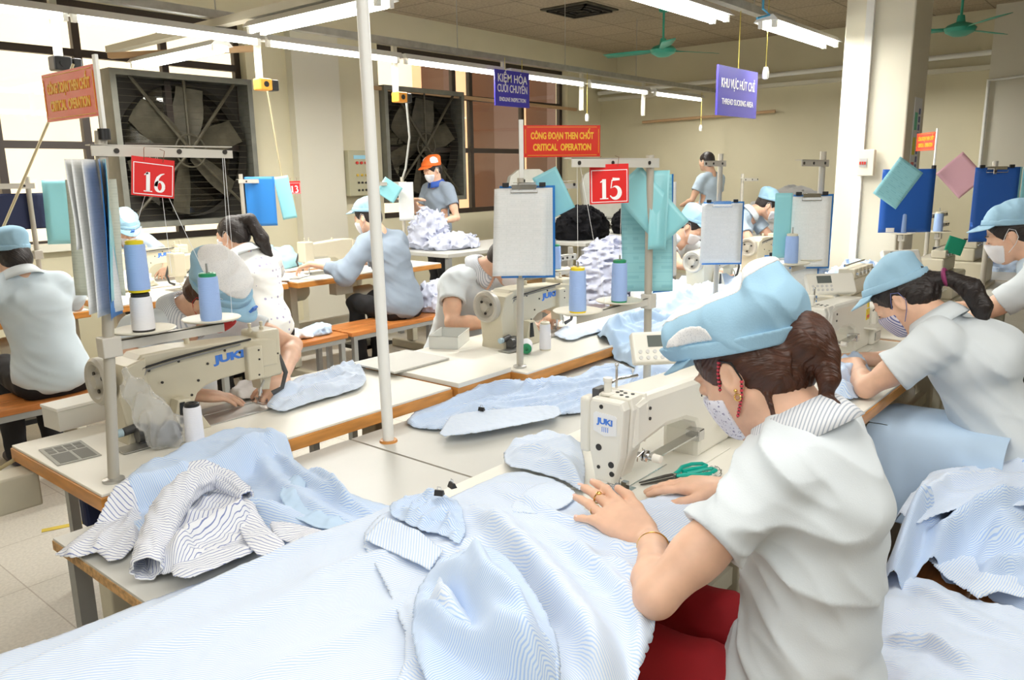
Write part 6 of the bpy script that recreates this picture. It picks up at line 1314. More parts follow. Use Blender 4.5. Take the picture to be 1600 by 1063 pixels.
def add_hand(S, wrist, d, n, thumb, sc=1.0, curl=0.35, spread=0.12, k=0.004):
    """wrist, pointing direction, back-of-hand normal, direction of the thumb side"""
    w_ = V(wrist); d = unit(d); n = unit(V(n)-d*(V(n)@d)); t = unit(V(thumb)-d*(V(thumb)@d)-n*(V(thumb)@n))
    off = [0.029, 0.0095, -0.010, -0.028]; kl = [0.088, 0.092, 0.087, 0.078]; fl = [0.072, 0.080, 0.074, 0.057]; fr_ = [0.0088, 0.009, 0.0085, 0.0075]
    for i in range(4):
        kn = w_+(d*kl[i]+t*off[i])*sc
        S.cap(w_+t*off[i]*0.55*sc, kn, 0.014*sc, 0.0105*sc, 0.012)
        dd = unit(d+t*(1.5-i)*spread*0.6); p = kn; a = curl*(0.5+0.12*i)
        for j, (q, r0, r1) in enumerate(((0.46, 1.0, 0.95), (0.30, 0.95, 0.88), (0.24, 0.88, 0.72))):
            dir_ = unit(dd*math.cos(a)-n*math.sin(a)); p2 = p+dir_*fl[i]*q*sc
            S.cap(p, p2, fr_[i]*r0*sc, fr_[i]*r1*sc, k); p = p2; a += curl*(1.0 if j == 0 else 0.7)
    S.ell(w_+d*0.05*sc-n*0.004, (0.036*sc, 0.05*sc, 0.015*sc), np.stack([t, d, n], 1), 0.015)
    p0 = w_+(d*0.022+t*0.022)*sc; p1 = p0+unit(d*0.75+t*0.65-n*0.25)*0.042*sc; p2 = p1+unit(d*0.9+t*0.3-n*0.2)*0.033*sc; p3 = p2+unit(d*0.97+t*0.1-n*0.25)*0.026*sc
    S.cap(p0, p1, 0.0135*sc, 0.0112*sc, 0.012); S.cap(p1, p2, 0.0108*sc, 0.0096*sc, k); S.cap(p2, p3, 0.0096*sc, 0.0076*sc, k)
def add_arm(S, sh, el, wr, sc=1.0, fat=1.0):
    sh, el, wr = V(sh), V(el), V(wr)
    S.cap(sh, sh*0.35+el*0.65, 0.047*sc*fat, 0.041*sc*fat, 0.02); S.cap(sh*0.4+el*0.6, el, 0.041*sc*fat, 0.032*sc, 0.02)
    m1 = el*0.72+wr*0.28; S.cap(el, m1, 0.032*sc, 0.034*sc, 0.015); S.cap(m1, wr, 0.034*sc, 0.0225*sc, 0.02)
def head_frame(Cn, F, up=(0, 0, 1)):
    return fr2(Cn, F, up)   # x right, y forward, z up
def add_head(S, HM, neck, s=1.0, sc=1.0):
    """skull, face, ears and neck into S"""
    R = np.array(HM.to_3x3()); L = lambda *p: V(HM @ Vector(tuple(q*s for q in p)))
    S.ell(L(0, -0.014, 0.028), (0.073*s, 0.094*s, 0.086*s), R, 0.01)
    S.ell(L(0, 0.022, -0.035), (0.059*s, 0.066*s, 0.070*s), R, 0.03)
    S.ell(L(0, 0.058, -0.082), (0.024*s, 0.022*s, 0.02*s), R, 0.03)
    S.cap(L(-0.05, -0.005, -0.045), L(0, 0.055, -0.088), 0.016*s, 0.014*s, 0.025); S.cap(L(0.05, -0.005, -0.045), L(0, 0.055, -0.088), 0.016*s, 0.014*s, 0.025)
    for q in (-1, 1):
        S.ell(L(q*0.038, 0.048, -0.022), (0.024*s, 0.024*s, 0.024*s), R, 0.02)
        S.ell(L(q*0.031, 0.092, 0.010), (0.015*s, 0.012*s, 0.010*s), R, 0.01, 'sub')
        S.ell(L(q*0.031, 0.076, 0.008), (0.0135*s, 0.0115*s, 0.0105*s), R, 0.003)        # closed, lowered lids
        S.cap(L(q*0.014, 0.083, 0.028), L(q*0.048, 0.07, 0.030), 0.006*s, 0.005*s, 0.012)   # brow ridge
    S.cap(L(0, 0.080, 0.018), L(0, 0.100, -0.016), 0.007*s, 0.0105*s, 0.008); S.ell(L(-0.011, 0.09, -0.02), 0.0075*s, None, 0.006); S.ell(L(0.011, 0.09, -0.02), 0.0075*s, None, 0.006)
    S.cap(L(-0.018, 0.078, -0.05), L(0.018, 0.078, -0.05), 0.006*s, 0.006*s, 0.006); S.cap(L(-0.014, 0.077, -0.059), L(0.014, 0.077, -0.059), 0.0065*s, None, 0.005)
    for q in (-1, 1):
        E = np.array((HM.to_3x3() @ Euler((0.18, 0, -q*0.35)).to_matrix()))
        S.ell(L(q*0.078, -0.008, -0.002), (0.009*s, 0.019*s, 0.031*s), E, 0.004)
        S.ell(L(q*0.0865, -0.004, 0.004), (0.006*s, 0.010*s, 0.018*s), E, 0.003, 'sub')
        S.ell(L(q*0.078, 0.004, -0.004), (0.005*s, 0.006*s, 0.008*s), E, 0.003)
        S.ell(L(q*0.077, -0.002, -0.028), (0.007*s, 0.009*s, 0.009*s), E, 0.004)
    nk = V(neck); S.cap(L(0, -0.03, -0.03), nk, 0.052*s, 0.056*s, 0.03); S.cap(nk, nk-V((0, 0, 0.05)), 0.054*s, 0.058*s, 0.03)
def hair_obj(parent, HM, s, m, h, style, nape=None, seed=1.0, cover=True):
    R = np.array(HM.to_3x3()); L = lambda *p: V(HM @ Vector(tuple(q*s for q in p))); c = L(0, -0.06, 0); e = 0.30*s
    lo = c-e; hi = c+e
    if style.get('tail'):
        tp = [L(*q) if len(q) == 3 else V(q[:3]) for q in style['tail']]; lo = np.minimum(lo, np.min(tp, 0)-0.06); hi = np.maximum(hi, np.max(tp, 0)+0.06)
    S = Sdf(lo, hi, h)
    S.ell(L(0, -0.020, 0.030), (0.082*s, 0.100*s, 0.094*s), R, 0.01); S.ell(L(0, -0.06, -0.025), (0.066*s, 0.052*s, 0.055*s), R, 0.03)
    S.ell(L(0, 0.085, -0.045), (0.085*s, 0.07*s, 0.105*s), R, 0.012, 'sub')
    for q in (-1, 1): S.ell(L(q*0.085, 0.005, -0.035), (0.03*s, 0.026*s, 0.055*s), R, 0.01, 'sub')
    S.noise(0.0022*s, (120, 10, 30), seed, True, dirs=R.T)
    if style.get('bun'):
        b = style['bun']; S.ell(L(*b[0]), tuple(q*s for q in b[1]), R, 0.02); S.noise(0.003*s, (110, 12, 18), seed+2, True, dirs=R.T)
        for q in b[2:]: S.chain([L(*u) for u in q[0]], [r*s for r in q[1]], 0.008)
    if style.get('tail'):
        S.chain(tp, style['tr'], 0.012); S.noise(0.004, (80, 80, 15), seed+4, True)
    hd = S.mesh('hair', m, parent, smooth_it=1, stripe=lambda p: (lambda q: np.stack([q[:, 0]*160+q[:, 2]*120, q[:, 1]*22+q[:, 2]*30], 1))((p-V(HM.translation)) @ R))
    return hd
def cap_obj(parent, HM, s, m, h, puff=1.0, seed=0.0, panels=True, shape=None, brim=True, logo=False, tilt=0.36, z0=0.052):
    R = np.array(HM.to_3x3()); L = lambda *p: V(HM @ Vector(tuple(q*s for q in p))); c = L(0, -0.03, 0.10); e = 0.25*s
    S = Sdf(c-e, c+e, h)
    if shape: 
        for cc, rr in shape: S.ell(L(*cc), tuple(q*s for q in rr), R, 0.03)
    else:
        S.ell(L(0, -0.018, 0.055), (0.091*s, 0.110*s, 0.085*s), R, 0.02); S.ell(L(0, -0.045, 0.095), (0.09*s*puff, 0.105*s*puff, 0.052*s*puff), R, 0.03)
    B = S.copy(); B.D -= 0.0038
    S.noise(0.008*s*puff, (5, 11, 8), seed, True, dirs=R.T); S.noise(0.0035*s, (12, 26, 9), seed+3, True, dirs=R.T)
    ct, st = math.cos(tilt), math.sin(tilt); dn = V(HM.to_3x3() @ Vector((0, st, -ct)))     # pointing down and forward
    p0 = L(0, 0, z0)
    K = S.copy(); K.cut(p0, dn)
    K.ell(L(0, -0.01, 0.03), (0.078*s, 0.098*s, 0.088*s), R, 0.0, 'sub')
    cp = K.mesh('cap', m, parent, smooth_it=1)
    up = -dn; B.cut(p0, dn); B.cut(p0+up*0.026*s, up)
    B.ell(L(0, -0.01, 0.03), (0.078*s, 0.098*s, 0.088*s), R, 0.0, 'sub')
    B.mesh('cap_band', m, cp)
    if panels:
        for nm, cc, rr in panels if isinstance(panels, list) else [('mesh_panel', (0, 0.0, 0.16), (0.055, 0.10, 0.09))]:
            P = S.copy(); P.D -= 0.0016; P.cut(p0+up*0.028*s, dn)
            Q = Sdf(S.lo, S.lo+(S.n-1)*S.h, S.h); Q.D = np.full(S.n, 0.06, np.float32)
            Q.ell(L(*cc), tuple(q*s for q in rr), R, 0.0); P.D = np.maximum(P.D, Q.D[:P.D.shape[0], :P.D.shape[1], :P.D.shape[2]])
            P.D = np.maximum(P.D, -(S.D+0.006))
            P.mesh(nm, mesh_panel_mat() if m is not M_capo else M_maskw, cp)
    if brim:
        rows = []; n = 16
        for j in range(5):
            row = []
            for i in range(n+1):
                a = math.radians(28+124*i/n); t_ = j/4
                rx, ry = (0.094+0.012*t_)*s, (0.104+0.056*t_*math.sin(PI*i/n)**0.6)*s
                x, y = rx*math.cos(a), ry*math.sin(a)-0.012*s
                z = (z0+0.002+(y/s)*math.tan(tilt))*s-0.030*s*t_*math.sin(PI*i/n)**0.5
                row.append(tuple(HM @ Vector((x, y, z))))
            rows.append(row)
        b = MB().sheet(rows).build('brim', m, cp); md = b.modifiers.new('t', 'SOLIDIFY'); md.thickness = 0.003*s; md.offset = 0
    if logo:
        a = math.radians(90); P = frame(HM @ Vector((0, 0.118*s, 0.105*s)), HM.to_3x3() @ Vector((-1, 0, 0)), HM.to_3x3() @ Vector((0, -0.2, 1)), HM.to_3x3() @ Vector((0, 1, 0.2)))
        MB().prism([(-0.016, -0.008), (0.016, -0.008), (0.012, 0.002), (0.016, 0.01), (-0.006, 0.01), (-0.01, 0.0)], -0.004, 0.004, 'z', M=P).build('cap_emblem', M_logo, cp)
    return cp
def mask_obj(parent, HM, s, m, h, strap=None, strap_r=0.0012, sides=(-1, 1)):
    R = np.array(HM.to_3x3()); L = lambda *p: V(HM @ Vector(tuple(q*s for q in p))); c = L(0, 0.06, -0.04)
    S = Sdf(c-0.12*s, c+0.12*s, h)
    S.ell(L(0, 0.026, -0.038), (0.0635*s, 0.069*s, 0.066*s), R, 0.01); S.cap(L(0, 0.092, -0.012), L(0, 0.080, -0.075), 0.016*s, 0.017*s, 0.035); S.ell(L(0, 0.055, -0.083), (0.03*s, 0.026*s, 0.022*s), R, 0.02)
    for q in (-1, 1): S.ell(L(q*0.038, 0.050, -0.022), 0.026*s, None, 0.02)
    T = HM.to_3x3(); S.cut(L(0, 0.10, 0.000), T @ Vector((0, -0.38, 1.0))); S.cut(L(0, 0.040, -0.04), T @ Vector((0, -1, -0.28)))
    mk = S.mesh('face_mask', m, parent, smooth_it=1, stripe=lambda p: (lambda q: np.stack([q[:, 0]+q[:, 1], q[:, 2]], 1))((p-V(HM.translation)) @ R))
    for q in sides:
        pts = [(q*0.060, 0.038, -0.016), (q*0.0745, 0.014, 0.014), (q*0.083, -0.006, 0.034), (q*0.086, -0.026, 0.020), (q*0.084, -0.026, -0.012), (q*0.078, -0.006, -0.036), (q*0.062, 0.03, -0.062)]
        pts = [tuple(L(*p)) for p in pts]
        MB().tube(pts, strap_r, 8).build('ear_loop', strap or m, mk)
        if strap_r > 0.0015:
            for i in range(len(pts)-1):
                if i in (2, 3): continue
                a, b = Vector(pts[i]), Vector(pts[i+1]); nb = max(1, int((b-a).length/0.0075))
                bd = MB()
                for j in range(nb): bd.ball(a.lerp(b, (j+0.5)/nb), 0.0034, n=6)
                bd.build('strap_bead', mat('red_bead', (0.62, 0.05, 0.08), 0.4), mk)
    return mk
def torso(S, sp, g=0.0, k=0.04):
    """chest to hips from a list of (centre, lateral radius, depth radius), g = extra"""
    lat = V(sp['lat'])
    pts = []
    for i, q in enumerate(sp['torso']):
        pts.append((V(q[0]), q[1], q[2]))
        if i < len(sp['torso'])-1:
            r = sp['torso'][i+1]; pts.append(((V(q[0])+V(r[0]))/2, (q[1]+r[1])/2, (q[2]+r[2])/2))
    for i in range(len(pts)):
        c, a, b = pts[i]; nx = V(pts[min(i+1, len(pts)-1)][0])-V(pts[max(i-1, 0)][0]); R = basisR(lat, -nx)
        L_ = np.linalg.norm(nx)*0.62
        S.ell(c, (a+g, b+g, max(L_, 0.085)+g), R, k)
def shirt_obj(parent, sp, m, h, g=0.012, folds=1.0, seed=0.0, hem=None, name='shirt', stripe=None, neck_r=0.072, sleeves=(0.55, 0.55)):
    P = [V(c) for c, _, _ in sp['torso']]+[V(sp[q]) for q in ('shl', 'shr', 'ell', 'elr')]+([V(sp['wrl']), V(sp['wrr'])] if sleeves[0] >= 1 else [])
    lo = np.min(P, 0)-0.24; hi = np.max(P, 0)+0.16; S = Sdf(lo, hi, h)
    torso(S, sp, g)
    for c_ in sp.get('flare', ()): S.cap(*c_)
    nk = V(sp['neck']); S.cap(nk, (V(sp['shl'])*0.8+nk*0.2), 0.048, 0.050+g, 0.04); S.cap(nk, (V(sp['shr'])*0.8+nk*0.2), 0.048, 0.050+g, 0.04)
    fat = sp.get('fat', 1.0)
    for sh, el, f in ((sp['shl'], sp['ell'], sleeves[0]), (sp['shr'], sp['elr'], sleeves[1])):
        sh, el = V(sh), V(el); e = sh+(el-sh)*(f+0.15)
        S.cap(sh, e, 0.050*fat+g, 0.052*fat+g*1.5, 0.045)
        if f >= 1: wr = V(sp['wrl'] if sh is not None and np.allclose(sh, V(sp['shl'])) else sp['wrr']); S.cap(el, el+(wr-el)*0.62, 0.048+g*0.5, 0.038+g*0.5, 0.03)
    if folds:
        a_, b_ = 0.62, 0.78; DR = [(b_, a_*0.5, a_*0.5), (-a_, b_*0.7, b_*0.6), (0, -0.6, 0.8)]
        S.noise(0.006*folds, (6, 6, 4), seed, False); S.noise(0.0075*folds, (2.5, 4, 11), seed+7, True, dirs=DR); S.noise(0.0045*folds, (5, 6, 19), seed+9, True, dirs=[(b_, -a_*0.6, -a_*0.4), (a_, b_*0.7, b_*0.6), (0.2, -0.6, 0.8)])
    for c_ in sp.get('creases', ()): S.cap(c_[0], c_[1], c_[2], c_[2]*0.5, 0.02, c_[3])
    for sh, el, f in ((sp['shl'], sp['ell'], sleeves[0]), (sp['shr'], sp['elr'], sleeves[1])):
        sh, el = V(sh), V(el); d = unit(el-sh); e = sh+(el-sh)*f
        if f >= 1: wr = V(sp['wrl'] if np.allclose(sh, V(sp['shl'])) else sp['wrr']); d = unit(wr-el); e = el+(wr-el)*0.58; S.cut(e, d, near=(e+d*0.05, 0.08)); continue
        S.cut(e, d, near=(e+d*0.06, 0.15)); S.cap(e-d*0.03, e+d*0.02, 0.044*fat+g*0.4, None, 0.0, 'sub')
    S.cap(nk+unit(V(sp['C'])-nk)*0.035+V((0, 0, 0.02)), nk+unit(V(sp['C'])-nk)*0.16+V((0, 0, 0.02)), neck_r*0.8, neck_r*1.1, 0.005, 'sub')
    if hem: S.cut(hem[0], hem[1], near=(hem[0]+0*V(hem[0]), 0.45) if len(hem) < 3 else hem[2])
    return S.mesh(name, m, parent, smooth_it=1, stripe=stripe)
def collar_obj(parent, sp, m, s=1.0, fold=True):
    nk = V(sp['neck']); ax = unit(V(sp['C'])-nk+V((0, 0, 0.06))); R = basisR(sp['lat'], ax); rows = []
    for (r, z) in ((0.064, 0.028), (0.066, 0.034), (0.072, 0.034), (0.083, 0.018), (0.093, -0.002), (0.100, -0.022)):
        row = []
        for i in range(37):
            a = math.radians(-70+320*i/36)-PI  # opening toward the front
            a = math.radians(100+ 340*i/36)
            q = R @ V((r*s*math.cos(a), r*s*math.sin(a)*1.0, z*s)); row.append(tuple(nk+q))
        rows.append(row)
    o = MB().sheet(rows).build('collar', m, parent); md = o.modifiers.new('t', 'SOLIDIFY'); md.thickness = 0.003; md.offset = 0; return o
def trousers_obj(parent, sp, m, h=0.01, shoes=True, skirt=False):
    P = [V(sp[k]) for k in ('hipl', 'hipr', 'knl', 'knr', 'anl', 'anr')]; lo = np.min(P, 0)-0.2; hi = np.max(P, 0)+0.2; lo[2] = max(lo[2], -0.0); S = Sdf(lo, hi, h)
    hc = (V(sp['hipl'])+V(sp['hipr']))/2; S.ell(hc+V((0, 0, 0.0)), (0.152, 0.112, 0.10), basisR(sp['lat'], (0, 0, 1)), 0.04)
    for a, b, c in (('hipl', 'knl', 'anl'), ('hipr', 'knr', 'anr')):
        S.cap(sp[a], sp[b], 0.092, 0.066, 0.03); S.cap(sp[b], sp[c], 0.064, 0.052, 0.03)
    S.noise(0.01, (8, 8, 8), 3.3, True); o = S.mesh('trousers', m, parent, smooth_it=1)
    if shoes:
        fw_ = unit(np.cross(V((0, 0, 1)), V(sp['lat'])))
        for c in ('anl', 'anr'):
            a = V(sp[c]); T = Sdf((a[0]-0.2, a[1]-0.2, 0.0), (a[0]+0.2, a[1]+0.2, 0.16), 0.008); T.cap((a[0], a[1], 0.035), tuple(a[:2]+fw_[:2]*0.14)+(0.03,), 0.036, 0.032, 0.01); T.cut((0, 0, 0.002), (0, 0, -1)); T.mesh('shoe', mat('dark_sandal', (0.05, 0.04, 0.06), 0.5), parent)
    return o
def shift_tree(objs, inv):
    for o in objs:
        o.data.transform(inv); shift_tree(list(o.children), inv)
def person(label, sp, h=0.008, skin=SK, shirt=M_sh, cap=M_cap, hair=HK, mask=None, trousers=None, hands=(), hair_style=None, s=1.0, group=None, capkw=None, collar=None, shirtkw=None, body_h=None, extra=None, maskkw=None):
    t = bpy.data.objects.new('person', None); C.objects.link(t); hc = (V(sp['hipl'])+V(sp['hipr']))/2; t.location = (hc[0], hc[1], 0.0); tagit(t, label, 'person', group)
    inv = Matrix.Translation((-hc[0], -hc[1], 0))
    HM = head_frame(sp['C'], sp['F'], sp.get('U', (0, 0, 1)))
    pts = [V(sp[k]) for k in ('C', 'shl', 'shr', 'ell', 'elr', 'wrl', 'wrr')]+[V(c) for c, _, _ in sp['torso']]
    lo = np.min(pts, 0)-0.22; hi = np.max(pts, 0)+0.22; lo[2] = min(lo[2], 0.35); 
    if trousers is None: lo[2] = 0
    S = Sdf(lo, hi, body_h or h)
    torso(S, sp, -0.006); add_head(S, HM, sp['neck'], s)
    for a, b, c in (('shl', 'ell', 'wrl'), ('shr', 'elr', 'wrr')):
        S.cap(V(sp[a]), V(sp['neck'])-V((0, 0, 0.03)), 0.045, 0.045, 0.03); add_arm(S, sp[a], sp[b], sp[c], s if s > 1 else 1.0, sp.get('fat', 1.0))
    for hd in hands:
        if callable(hd): hd(S)
        else: add_hand(S, *hd)
    if extra: extra(S)
    kids = [S.mesh('body', skin, t, smooth_it=1)]
    kids.append(shirt_obj(t, sp, shirt, h, **(shirtkw or {})))
    if collar: kids.append(collar_obj(t, sp, collar, s))
    kids.append(hair_obj(t, HM, s, hair, h*0.8, hair_style or {}, seed=sp['C'][0]))
    if cap: kids.append(cap_obj(t, HM, s, cap, h*0.8, seed=sp['C'][0]*3, **(capkw or {})))
    if mask: kids.append(mask_obj(t, HM, s, mask, h*0.7, **(maskkw or {})))
    if trousers: kids.append(trousers_obj(t, sp, trousers))
    # eyes: lashes under the lowered lids
    if h < 0.0075:
        for q in (-1, 1):
            ey = MB().tube([tuple(HM @ Vector((q*(0.020+0.0035*i)*s, (0.0875-0.0004*(i-3)**2)*s, (0.0035-0.0003*(i-3)**2)*s))) for i in range(7)], 0.0011*s, 6).build('eyelash', M_black, t)
            eb = MB().tube([tuple(HM @ Vector((q*(0.016+0.005*i)*s, (0.0905-0.0009*i**1.6)*s, (0.031+0.002*math.sin(i*0.5))*s))) for i in range(7)], 0.0016*s, 6).build('eyebrow', hair, t)
            kids += [ey, eb]
    shift_tree(list(t.children), inv)
    return t, HM
def sit(lat, hip, chest, neck, C_, F, shw=0.165, w_=0.13, **kw):
    """seated pose helper: hip/chest/neck centres, lateral unit vector pointing to the person's right"""
    lat = unit(lat); hip, chest, neck = V(hip), V(chest), V(neck); fwd = unit(np.cross(V((0, 0, 1)), lat))
    mid = hip*0.55+chest*0.45
    sp = dict(lat=lat, neck=neck, C=C_, F=F, torso=[(chest+(neck-chest)*0.25, 0.135, 0.088), (chest, 0.148, 0.102), (mid, 0.138, 0.100), (hip+V((0, 0, 0.06)), 0.150, 0.110), (hip, 0.162, 0.116)])
    s0 = chest*0.35+neck*0.65+V((0, 0, -0.012)); sp['shl'] = s0-lat*shw; sp['shr'] = s0+lat*shw
    sp['hipl'] = hip-lat*0.09+V((0, 0, -0.02)); sp['hipr'] = hip+lat*0.09+V((0, 0, -0.02))
    sp['knl'] = sp['hipl']+fwd*0.42+V((0, 0, 0.02)); sp['knr'] = sp['hipr']+fwd*0.42+V((0, 0, 0.02))
    sp['anl'] = sp['knl']+V((0, 0, -1))*(sp['knl'][2]-0.07)-fwd*0.03; sp['anr'] = sp['knr']+V((0, 0, -1))*(sp['knr'][2]-0.07)-fwd*0.03
    sp.update(kw); return sp
RX = (1, 0, 0); LX_ = (-1, 0, 0)
# ---- the near worker, seen from her left and behind
W1 = dict(lat=RX, C=(1.40, 0.585, 1.125), F=(0.04, 0.80, -0.60), neck=(1.385, 0.475, 1.035),
          torso=[((1.38, 0.455, 0.985), 0.135, 0.085), ((1.37, 0.425, 0.90), 0.150, 0.108), ((1.36, 0.425, 0.76), 0.132, 0.098), ((1.355, 0.425, 0.62), 0.142, 0.102), ((1.35, 0.42, 0.52), 0.155, 0.108)],
          shl=(1.235, 0.475, 0.975), shr=(1.53, 0.475, 0.975), ell=(1.055, 0.582, 0.812), elr=(1.66, 0.53, 0.82), wrl=(1.225, 0.685, 0.803), wrr=(1.56, 0.68, 0.815), fat=0.93,
          hipl=(1.27, 0.41, 0.53), hipr=(1.44, 0.41, 0.53), knl=(1.22, 0.84, 0.55), knr=(1.45, 0.84, 0.55), anl=(1.2, 0.80, 0.08), anr=(1.45, 0.80, 0.08))
def near_hand(S):
    wv = V((1.245, 0.705, 0.802)); kn = [V((1.297, 0.806, 0.834)), V((1.277, 0.815, 0.829)), V((1.249, 0.812, 0.818)), V((1.229, 0.79, 0.809))]
    tp = [V((1.331, 0.893, 0.846)), V((1.314, 0.914, 0.836)), V((1.281, 0.904, 0.825)), V((1.226, 0.862, 0.809))]
    rr = [0.0100, 0.0102, 0.0097, 0.0085]; S.cap((1.225, 0.685, 0.803), wv, 0.0245, 0.0225, 0.02)
    lat_ = unit(kn[0]-kn[3])
    for i in range(4):
        S.cap(wv+lat_*(0.014-0.0095*i), kn[i], 0.0155, 0.0112, 0.012)
        a = kn[i]*0.53+tp[i]*0.47+V((0, 0, 0.006)); b = kn[i]*0.22+tp[i]*0.78+V((0, 0, 0.004))
        S.cap(kn[i], a, rr[i]*1.08, rr[i], 0.004); S.cap(a, b, rr[i], rr[i]*0.9, 0.003); S.cap(b, tp[i], rr[i]*0.9, rr[i]*0.74, 0.003)
        S.ell(a+V((0, 0, 0.001)), rr[i]*1.06, None, 0.004)
    S.ell(wv*0.42+(kn[1]+kn[2])*0.29, (0.034, 0.050, 0.015), basisR(lat_, np.cross(lat_, unit((kn[1]+kn[2])/2-wv)))[:, [0, 1, 2]], 0.02)
    th = [wv+lat_*0.026+V((0.004, 0.01, 0.0)), V((1.305, 0.768, 0.828)), V((1.328, 0.802, 0.838)), V((1.336, 0.832, 0.845))]
    S.chain(th, [0.017, 0.0135, 0.0115, 0.0088], 0.008)
def right_thumb(S):
    add_hand(S, (1.555, 0.685, 0.812), (-0.25, 0.95, -0.08), (0, 0.1, 1), (-1, 0, 0.1), 1.08, 0.18)
M_collar = stripe_mat('grey_striped_collar', (0.78, 0.80, 0.84), (0.42, 0.47, 0.55), 0.0062, 0.35, coord='Object', axis=1)
def mask_print():
    m, n, l, p = new_mat('printed_mask_cloth'); p.inputs['Roughness'].default_value = 0.8
    tc = n.new('ShaderNodeTexCoord'); v = n.new('ShaderNodeTexVoronoi'); v.feature = 'F1'; v.inputs['Scale'].default_value = 95; v.inputs['Randomness'].default_value = 0.35; l.new(tc.outputs['Object'], v.inputs[0])
    r = n.new('ShaderNodeMath'); r.operation = 'COMPARE'; r.inputs[1].default_value = 0.30; r.inputs[2].default_value = 0.075; l.new(v.outputs['Distance'], r.inputs[0])
    t = n.new('ShaderNodeTexNoise'); t.inputs['Scale'].default_value = 160; l.new(tc.outputs['Object'], t.inputs[0]); g = n.new('ShaderNodeMath'); g.operation = 'GREATER_THAN'; g.inputs[1].default_value = 0.5; l.new(t.outputs[0], g.inputs[0])
    mu = n.new('ShaderNodeMath'); mu.operation = 'MULTIPLY'; l.new(r.outputs[0], mu.inputs[0]); l.new(g.outputs[0], mu.inputs[1])
    x = n.new('ShaderNodeMixRGB'); l.new(mu.outputs[0], x.inputs[0]); x.inputs[1].default_value = (0.84, 0.85, 0.95, 1); x.inputs[2].default_value = (0.28, 0.27, 0.42, 1); l.new(x.outputs[0], p.inputs['Base Color']); return m
capshape = [((0, -0.016, 0.048), (0.094, 0.116, 0.082)), ((0, 0.048, 0.108), (0.090, 0.066, 0.050)), ((0, -0.02, 0.098), (0.088, 0.07, 0.046)), ((0, -0.085, 0.07), (0.088, 0.075, 0.05)), ((0.0, -0.122, 0.105), (0.052, 0.034, 0.052))]
cappan = [('mesh_panel', (0.0, -0.03, 0.175), (0.082, 0.15, 0.072)), ('mesh_panel', (-0.095, 0.030, 0.078), (0.035, 0.055, 0.036))]
bun = dict(bun=(((0, -0.158, -0.012), (0.062, 0.052, 0.066)), ((0, -0.14, 0), (0.05, 0.05, 0.05)))[0:1])
bun = dict(bun=[(0, -0.124, -0.004), (0.048, 0.040, 0.048), ([(0, -0.13, -0.04), (-0.01, -0.122, -0.075), (-0.015, -0.102, -0.10), (-0.02, -0.118, -0.118)], [0.028, 0.018, 0.010, 0.004]), ([(-0.06, -0.04, -0.05), (-0.062, -0.03, -0.09), (-0.05, -0.03, -0.12)], [0.006, 0.004, 0.002])])
W1['flare'] = [((1.30, 0.44, 0.60), (1.28, 0.50, 0.50), 0.10, 0.085, 0.06), ((1.36, 0.44, 0.58), (1.36, 0.45, 0.46), 0.11, 0.125, 0.06)]
t1, HM1 = person('person in a white shirt, puffy pale blue cap and red trousers sewing at the front', W1, h=0.0042, body_h=0.0036, hands=[near_hand, right_thumb], s=1.08, hair=HB, mask=mask_print(), trousers=mat('red_trousers', (0.42, 0.012, 0.02), 0.8, var=0.08, vscale=12), hair_style=bun,
    capkw=dict(shape=capshape, panels=cappan, tilt=0.36, z0=0.045), collar=M_collar, maskkw=dict(strap=M_black, strap_r=0.0018, sides=(-1, 1)), shirtkw=dict(g=0.012, seed=4.0, folds=1.7, sleeves=(0.50, 0.5)))
W1inv = Matrix.Translation(-t1.location)
def addp(o, par=t1, inv=W1inv): o.data.transform(inv); o.parent = par; return o
M_gold = mat('gold', (0.85, 0.55, 0.18), 0.22, 1.0)
def ring_at(name, c, ax, r, tr, label=None, n=28, stone=False):
    R = basisR((1, 0.3, 0), ax) if abs(unit(ax)[0]) < 0.9 else basisR((0, 1, 0), ax)
    mb = MB().tube([tuple(V(c)+R @ V((r*math.cos(2*PI*k/n), r*math.sin(2*PI*k/n), 0))) for k in range(n)], tr, 8, closed=True)
    o = mb.build(name, M_gold); 
    if label: o['label'] = label
    return addp(o)
ring_at('ring', (1.290, 0.850, 0.8335), (0.04, 0.09, 0.01), 0.0112, 0.0018, 'gold ring with a stone'); addp(MB().ball((1.288, 0.848, 0.846), (0.006, 0.006, 0.004)).build('ring_stone', M_gold))
ring_at('ring', (1.259, 0.838, 0.8215), (0.04, 0.09, 0.01), 0.0106, 0.0012, 'thin gold ring')
ring_at('bracelet', (1.222, 0.682, 0.803), (0.13, 0.09, 0.0), 0.0300, 0.0014, 'thin gold bracelet')
nv = [((1.331, 0.893, 0.846), 0.0072), ((1.314, 0.914, 0.836), 0.0072), ((1.281, 0.904, 0.825), 0.007), ((1.226, 0.862, 0.809), 0.006), ((1.336, 0.832, 0.845), 0.0078)]
for c_, r_ in nv: addp(MB().ball((c_[0]-0.0005, c_[1]-0.001, c_[2]+0.0052), (r_*0.75, r_, 0.0022), n=8).build('fingernail', skin_mat('nail_pink', (0.86, 0.60, 0.52))))
E_ = HM1 @ Vector((-0.0865*1.08, -0.004, -0.037)); addp(MB().tube([tuple(E_+Vector((0, 0.006*math.cos(a), 0.006*math.sin(a)))) for a in [2*PI*k/16 for k in range(16)]], 0.0016, 6, closed=True).ball(E_+Vector((-0.001, 0.004, 0.012)), 0.0035).build('earring', M_gold))
addp(MB().tube([tuple(HM1 @ Vector((0.03*math.cos(a), -0.128, 0.008+0.03*math.sin(a)))) for a in [2*PI*k/18 for k in range(18)]], 0.005, 8, closed=True).build('hair_tie', mat('orange_hair_tie', (0.55, 0.12, 0.03), 0.5)))
def P_(label, sp, **kw): return person(label, sp, **kw)
M_dot = None
